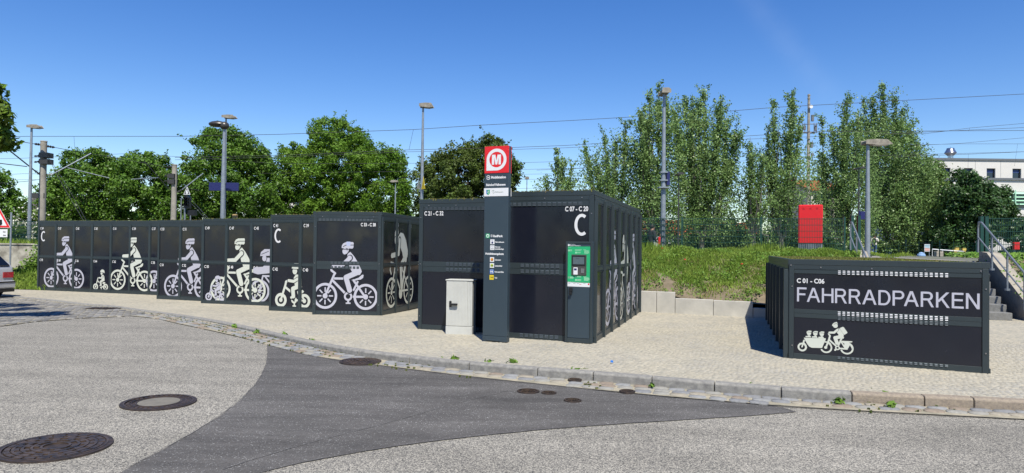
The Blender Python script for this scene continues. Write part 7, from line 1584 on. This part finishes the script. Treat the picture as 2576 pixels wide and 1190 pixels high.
mb = MB(); mb.fbox(F_, rx - .6, .04, zz + .05, zz + .09, -.06, -.011); mb.build('bracket', M['galv'], t)

# ------------------------------------------------------------------ parked estate car
cr = G(37, 748, rz); hd = math.radians(166); ch = Vector((math.cos(hd), math.sin(hd), 0)); cs = Vector((ch.y, -ch.x, 0))     # heading; side towards its own right
car = thing('parked_car', (cr.x, cr.y, rz(cr.x, cr.y)), 'silver estate car parked at the kerb, seen from behind', 'car'); CZ = rz(cr.x, cr.y)
ro = cr - cs * .88
def cp(f, s, z): p_ = ro + ch * f + cs * s; return (p_.x, p_.y, CZ + z)
# rear-to-front stations: (f, half width, list of (z, width factor))
prof = [(0.00, .80, .36, .62, .90, .92, .92), (.04, .84, .30, .62, .98, 1.00, 1.00), (.16, .86, .26, .62, .98, 1.12, 1.14), (.50, .87, .24, .62, .97, 1.36, 1.42), (.9, .87, .22, .62, .97, 1.38, 1.45), (2.2, .87, .22, .62, .95, 1.40, 1.47), (2.7, .87, .22, .62, .93, 1.32, 1.40), (3.25, .87, .22, .62, .92, 1.00, 1.04), (3.6, .86, .22, .60, .86, .92, .94), (4.35, .82, .24, .56, .74, .80, .82), (4.55, .74, .30, .50, .66, .70, .71)]
bm_v = []; K = 10
for f, hw, z0_, z1_q, z2_, z3_, z4_ in prof:
    up_ = .80 if z3_ - z2_ > .2 else .93
    ring_ = [(-hw * .93, z0_), (-hw, z1_q), (-hw * .98, z2_), (-hw * up_, z3_), (-hw * .55, z4_), (hw * .55, z4_), (hw * up_, z3_), (hw * .98, z2_), (hw, z1_q), (hw * .93, z0_)]
    bm_v += [cp(f, s, z) for s, z in ring_]
mb = MB(); fs_ = []
for i in range(len(prof) - 1):
    for j in range(K): fs_.append((i * K + j, i * K + (j + 1) % K, (i + 1) * K + (j + 1) % K, (i + 1) * K + j))
fs_ += [tuple(range(K - 1, -1, -1)), tuple(range((len(prof) - 1) * K, len(prof) * K))]; mb.add(bm_v, fs_); body = mb.build('body', M['silver'], car, smooth=True)
def cq(pts, m, name, par, th=.006, nrm=None):
    P_ = [Vector(cp(*p_)) for p_ in pts]; n_ = (P_[1] - P_[0]).cross(P_[2] - P_[0]).normalized()
    if nrm is not None and n_.dot(nrm) < 0: n_ = -n_
    mb = MB(); k_ = len(P_); mb.add([p_ + n_ * th for p_ in P_] + [p_ - n_ * .03 for p_ in P_], [tuple(range(k_))] + [(i, (i + 1) % k_, k_ + (i + 1) % k_, k_ + i) for i in range(k_)]); return mb.build(name, M[m], par)
back = -ch
cq([(.05, -.70, 1.02), (.05, .70, 1.02), (.40, .60, 1.36), (.40, -.60, 1.36)], 'car_glass', 'rear_window', car, .05, back + Vector((0, 0, 1)))
for s in (-1, 1): cq([(-.012, s * .46, .66), (-.012, s * .80, .66), (-.005, s * .80, .84), (-.012, s * .46, .84)], 'tail', 'tail_light', car, .012, back)
for s in (-1, 1): cq([(.17, s * .872, .70), (.0, s * .81, .70), (.0, s * .81, .84), (.17, s * .872, .86)], 'tail', 'tail_light', car, .012, cs * s)
np_ = cq([(-.015, -.26, .66), (-.015, .26, .66), (-.015, .26, .77), (-.015, -.26, .77)], 'white', 'number_plate', car, .014, back)
F_ = Face(cp(-.03, .14, .68), cs, back); mb = MB(); put_text(mb, F_, '3', .0, .0, .075, .002); mb.build('plate_lettering', M['black'], np_)
mb = MB(); b0 = [cp(-.10, -.84, .30), cp(-.10, .84, .30), cp(.2, .89, .30), cp(.2, -.89, .30)]; b1 = [cp(-.10, -.84, .56), cp(-.10, .84, .56), cp(.2, .89, .56), cp(.2, -.89, .56)]; mb.hexa(b0 + b1); mb.build('bumper', M['silver'], car, bevel=.05)
mb = MB(); mb.hexa([cp(-.115, -.80, .50), cp(-.115, .80, .50), cp(-.09, .80, .50), cp(-.09, -.80, .50), cp(-.115, -.80, .545), cp(-.115, .80, .545), cp(-.09, .80, .545), cp(-.09, -.80, .545)]); mb.hexa([cp(-.08, -.80, .20), cp(-.08, .80, .20), cp(.1, .80, .20), cp(.1, -.80, .20), cp(-.08, -.80, .295), cp(-.08, .80, .295), cp(.1, .80, .295), cp(.1, -.80, .295)]); mb.build('bumper_trim', M['black'], car)
for s in (-1, 1):
    cq([(.45, s * .80, 1.00), (2.9, s * .80, .98), (2.55, s * .70, 1.34), (.75, s * .70, 1.36)], 'car_glass', 'side_window', car, .09, cs * s)
    for f in (.75, 3.55):
        mb = MB(); a = Vector(cp(f, s * .62, .31)); b = Vector(cp(f, s * .885, .31)); mb.tube(a, b, .31, .31, 24); w_ = mb.build('wheel', M['tyre'], car); mb = MB(); mb.tube(b, b + cs * s * .008, .20, .19, 20); mb.build('rim', M['silver'], w_)
cq([(2.75, -.66, 1.36), (2.75, .66, 1.36), (3.3, .70, 1.04), (3.3, -.70, 1.04)], 'car_glass', 'windscreen', car, .03, ch + Vector((0, 0, 1)))

# ------------------------------------------------------------------ people
def person(label, pos, face, h, pose, cols, group=None):
    """one continuous skinned body; materials by height"""
    t = thing('person', pos, label, 'person', 'people at the station'); k = h / 1.75; c, s = math.cos(face), math.sin(face)
    def w(x, y, z): return Vector((pos[0] + (x * c - y * s) * k, pos[1] + (x * s + y * c) * k, pos[2] + z * k))
    J = dict(pel=(0, 0, .95), chest=(0, .01, 1.28), neck=(0, .0, 1.48), head=(.02, 0, 1.60), top=(.02, 0, 1.70), hl=(0, .10, .90), kl=(.10, .10, .50), al=(-.02, .11, .09), tl=(.14, .11, .04), hr=(0, -.10, .90), kr=(.02, -.10, .50), ar=(-.16, -.11, .12), tr=(-.02, -.11, .04), sl=(0, .19, 1.42), el=(-.02, .25, 1.14), wl=(.10, .22, .92), fl=(.14, .21, .84), sr=(0, -.19, 1.42), er=(-.02, -.25, 1.14), wr=(.12, -.22, .94), fr=(.16, -.21, .86)); J.update(pose)
    R_ = dict(pel=.15, chest=.155, neck=.062, head=.098, top=.085, hl=.10, kl=.068, al=.045, tl=.04, hr=.10, kr=.068, ar=.045, tr=.04, sl=.075, el=.05, wl=.035, fl=.035, sr=.075, er=.05, wr=.035, fr=.035)
    E = [('pel', 'chest'), ('chest', 'neck'), ('neck', 'head'), ('head', 'top'), ('pel', 'hl'), ('hl', 'kl'), ('kl', 'al'), ('al', 'tl'), ('pel', 'hr'), ('hr', 'kr'), ('kr', 'ar'), ('ar', 'tr'), ('chest', 'sl'), ('sl', 'el'), ('el', 'wl'), ('wl', 'fl'), ('chest', 'sr'), ('sr', 'er'), ('er', 'wr'), ('wr', 'fr')]
    names = list(J); r0 = Vector(pos); me = bpy.data.meshes.new('body'); me.from_pydata([w(*J[n_]) - r0 for n_ in names], [(names.index(a), names.index(b)) for a, b in E], []); o = bpy.data.objects.new('tmp', me); COL.objects.link(o)
    md = o.modifiers.new('s', 'SKIN'); lay = me.skin_vertices[0].data if me.skin_vertices else None
    if lay is None: bm = bmesh.new(); bm.from_mesh(me); bm.verts.layers.skin.verify(); bm.to_mesh(me); bm.free(); lay = me.skin_vertices[0].data
    for i, n_ in enumerate(names): lay[i].radius = (R_[n_] * k, R_[n_] * k); lay[i].use_root = (n_ == 'pel')
    o.modifiers.new('b', 'SUBSURF').levels = 2; bpy.context.view_layer.update(); dg = bpy.context.evaluated_depsgraph_get(); m2 = bpy.data.meshes.new_from_object(o.evaluated_get(dg)); bpy.data.objects.remove(o); m2.name = 'body'
    m2.materials.clear()
    for m_ in cols: m2.materials.append(M[m_])
    ip = []
    for p_ in m2.polygons:
        z = p_.center.z / k; hand = z < .98 and math.hypot(p_.center.x, p_.center.y) / k > .19 and z > .78
        ip.append(4 if z < .10 else 0 if z < .90 and not hand else 3 if z > 1.47 or hand else 1)
    m2.polygons.foreach_set('material_index', ip); m2.polygons.foreach_set('use_smooth', [True] * len(ip)); ob = link('body', m2, t); ROOT[ob.name] = r0
    mb = MB(); q_ = w(-.01, 0, 1.645); mb.ball(q_, .112 * k, .108 * k, .105 * k, nu=12, nv=8); mb.build('hair', M[cols[2]], t, smooth=True); return t, w
p = Wp(2200, 640, 58); z = 1.28; _, w = person('person in an off white hoodie and blue jeans walking away with a black rucksack', (p.x, p.y, z), math.radians(60), 1.80, dict(er=(.0, -.30, 1.16), wr=(.2, -.20, 1.22), fr=(.26, -.12, 1.26)), ['jeans', 'hoodie', 'hair', 'skin', 'black'])
mb = MB(); mb.ball(w(-.24, .0, 1.22), .15, .18, .27, nu=12, nv=8); o = mb.build('rucksack', M['black'], smooth=True); tag(o, 'black rucksack worn by the person in the off white hoodie', 'rucksack')
p = Wp(1640, 622, 27.5); _, w = person('person in dark clothes with a white bag behind the wire fence', (p.x, p.y, .95), math.radians(20), 1.66, dict(), ['dark_cloth', 'dark_cloth', 'hair', 'skin', 'black'])
mb = MB(); q_ = w(.16, -.21, .66); mb.box((q_.x - .17, q_.y - .05, q_.z + .1), (q_.x + .2, q_.y + .05, q_.z + .38)); mb.tube((q_.x - .1, q_.y, q_.z + .38), (q_.x, q_.y, q_.z + .55), .008); mb.tube((q_.x + .1, q_.y, q_.z + .38), (q_.x, q_.y, q_.z + .55), .008); o = mb.build('white_bag', M['white'], bevel=.02); tag(o, 'white shopping bag carried behind the wire fence', 'bag')
mb = MB(); q_ = w(.0, -.3, .86); mb.box((q_.x + .1, q_.y - .02, q_.z), (q_.x + .33, q_.y + .08, q_.z + .32)); o = mb.build('red_bag', M['red'], bevel=.03); tag(o, 'red bag beside the white one carried behind the fence', 'bag')
print('OBJ', len(bpy.data.objects), 'TRIS', sum(len(o.data.polygons) for o in bpy.data.objects if o.type == 'MESH' and len(o.data.polygons) > 500))
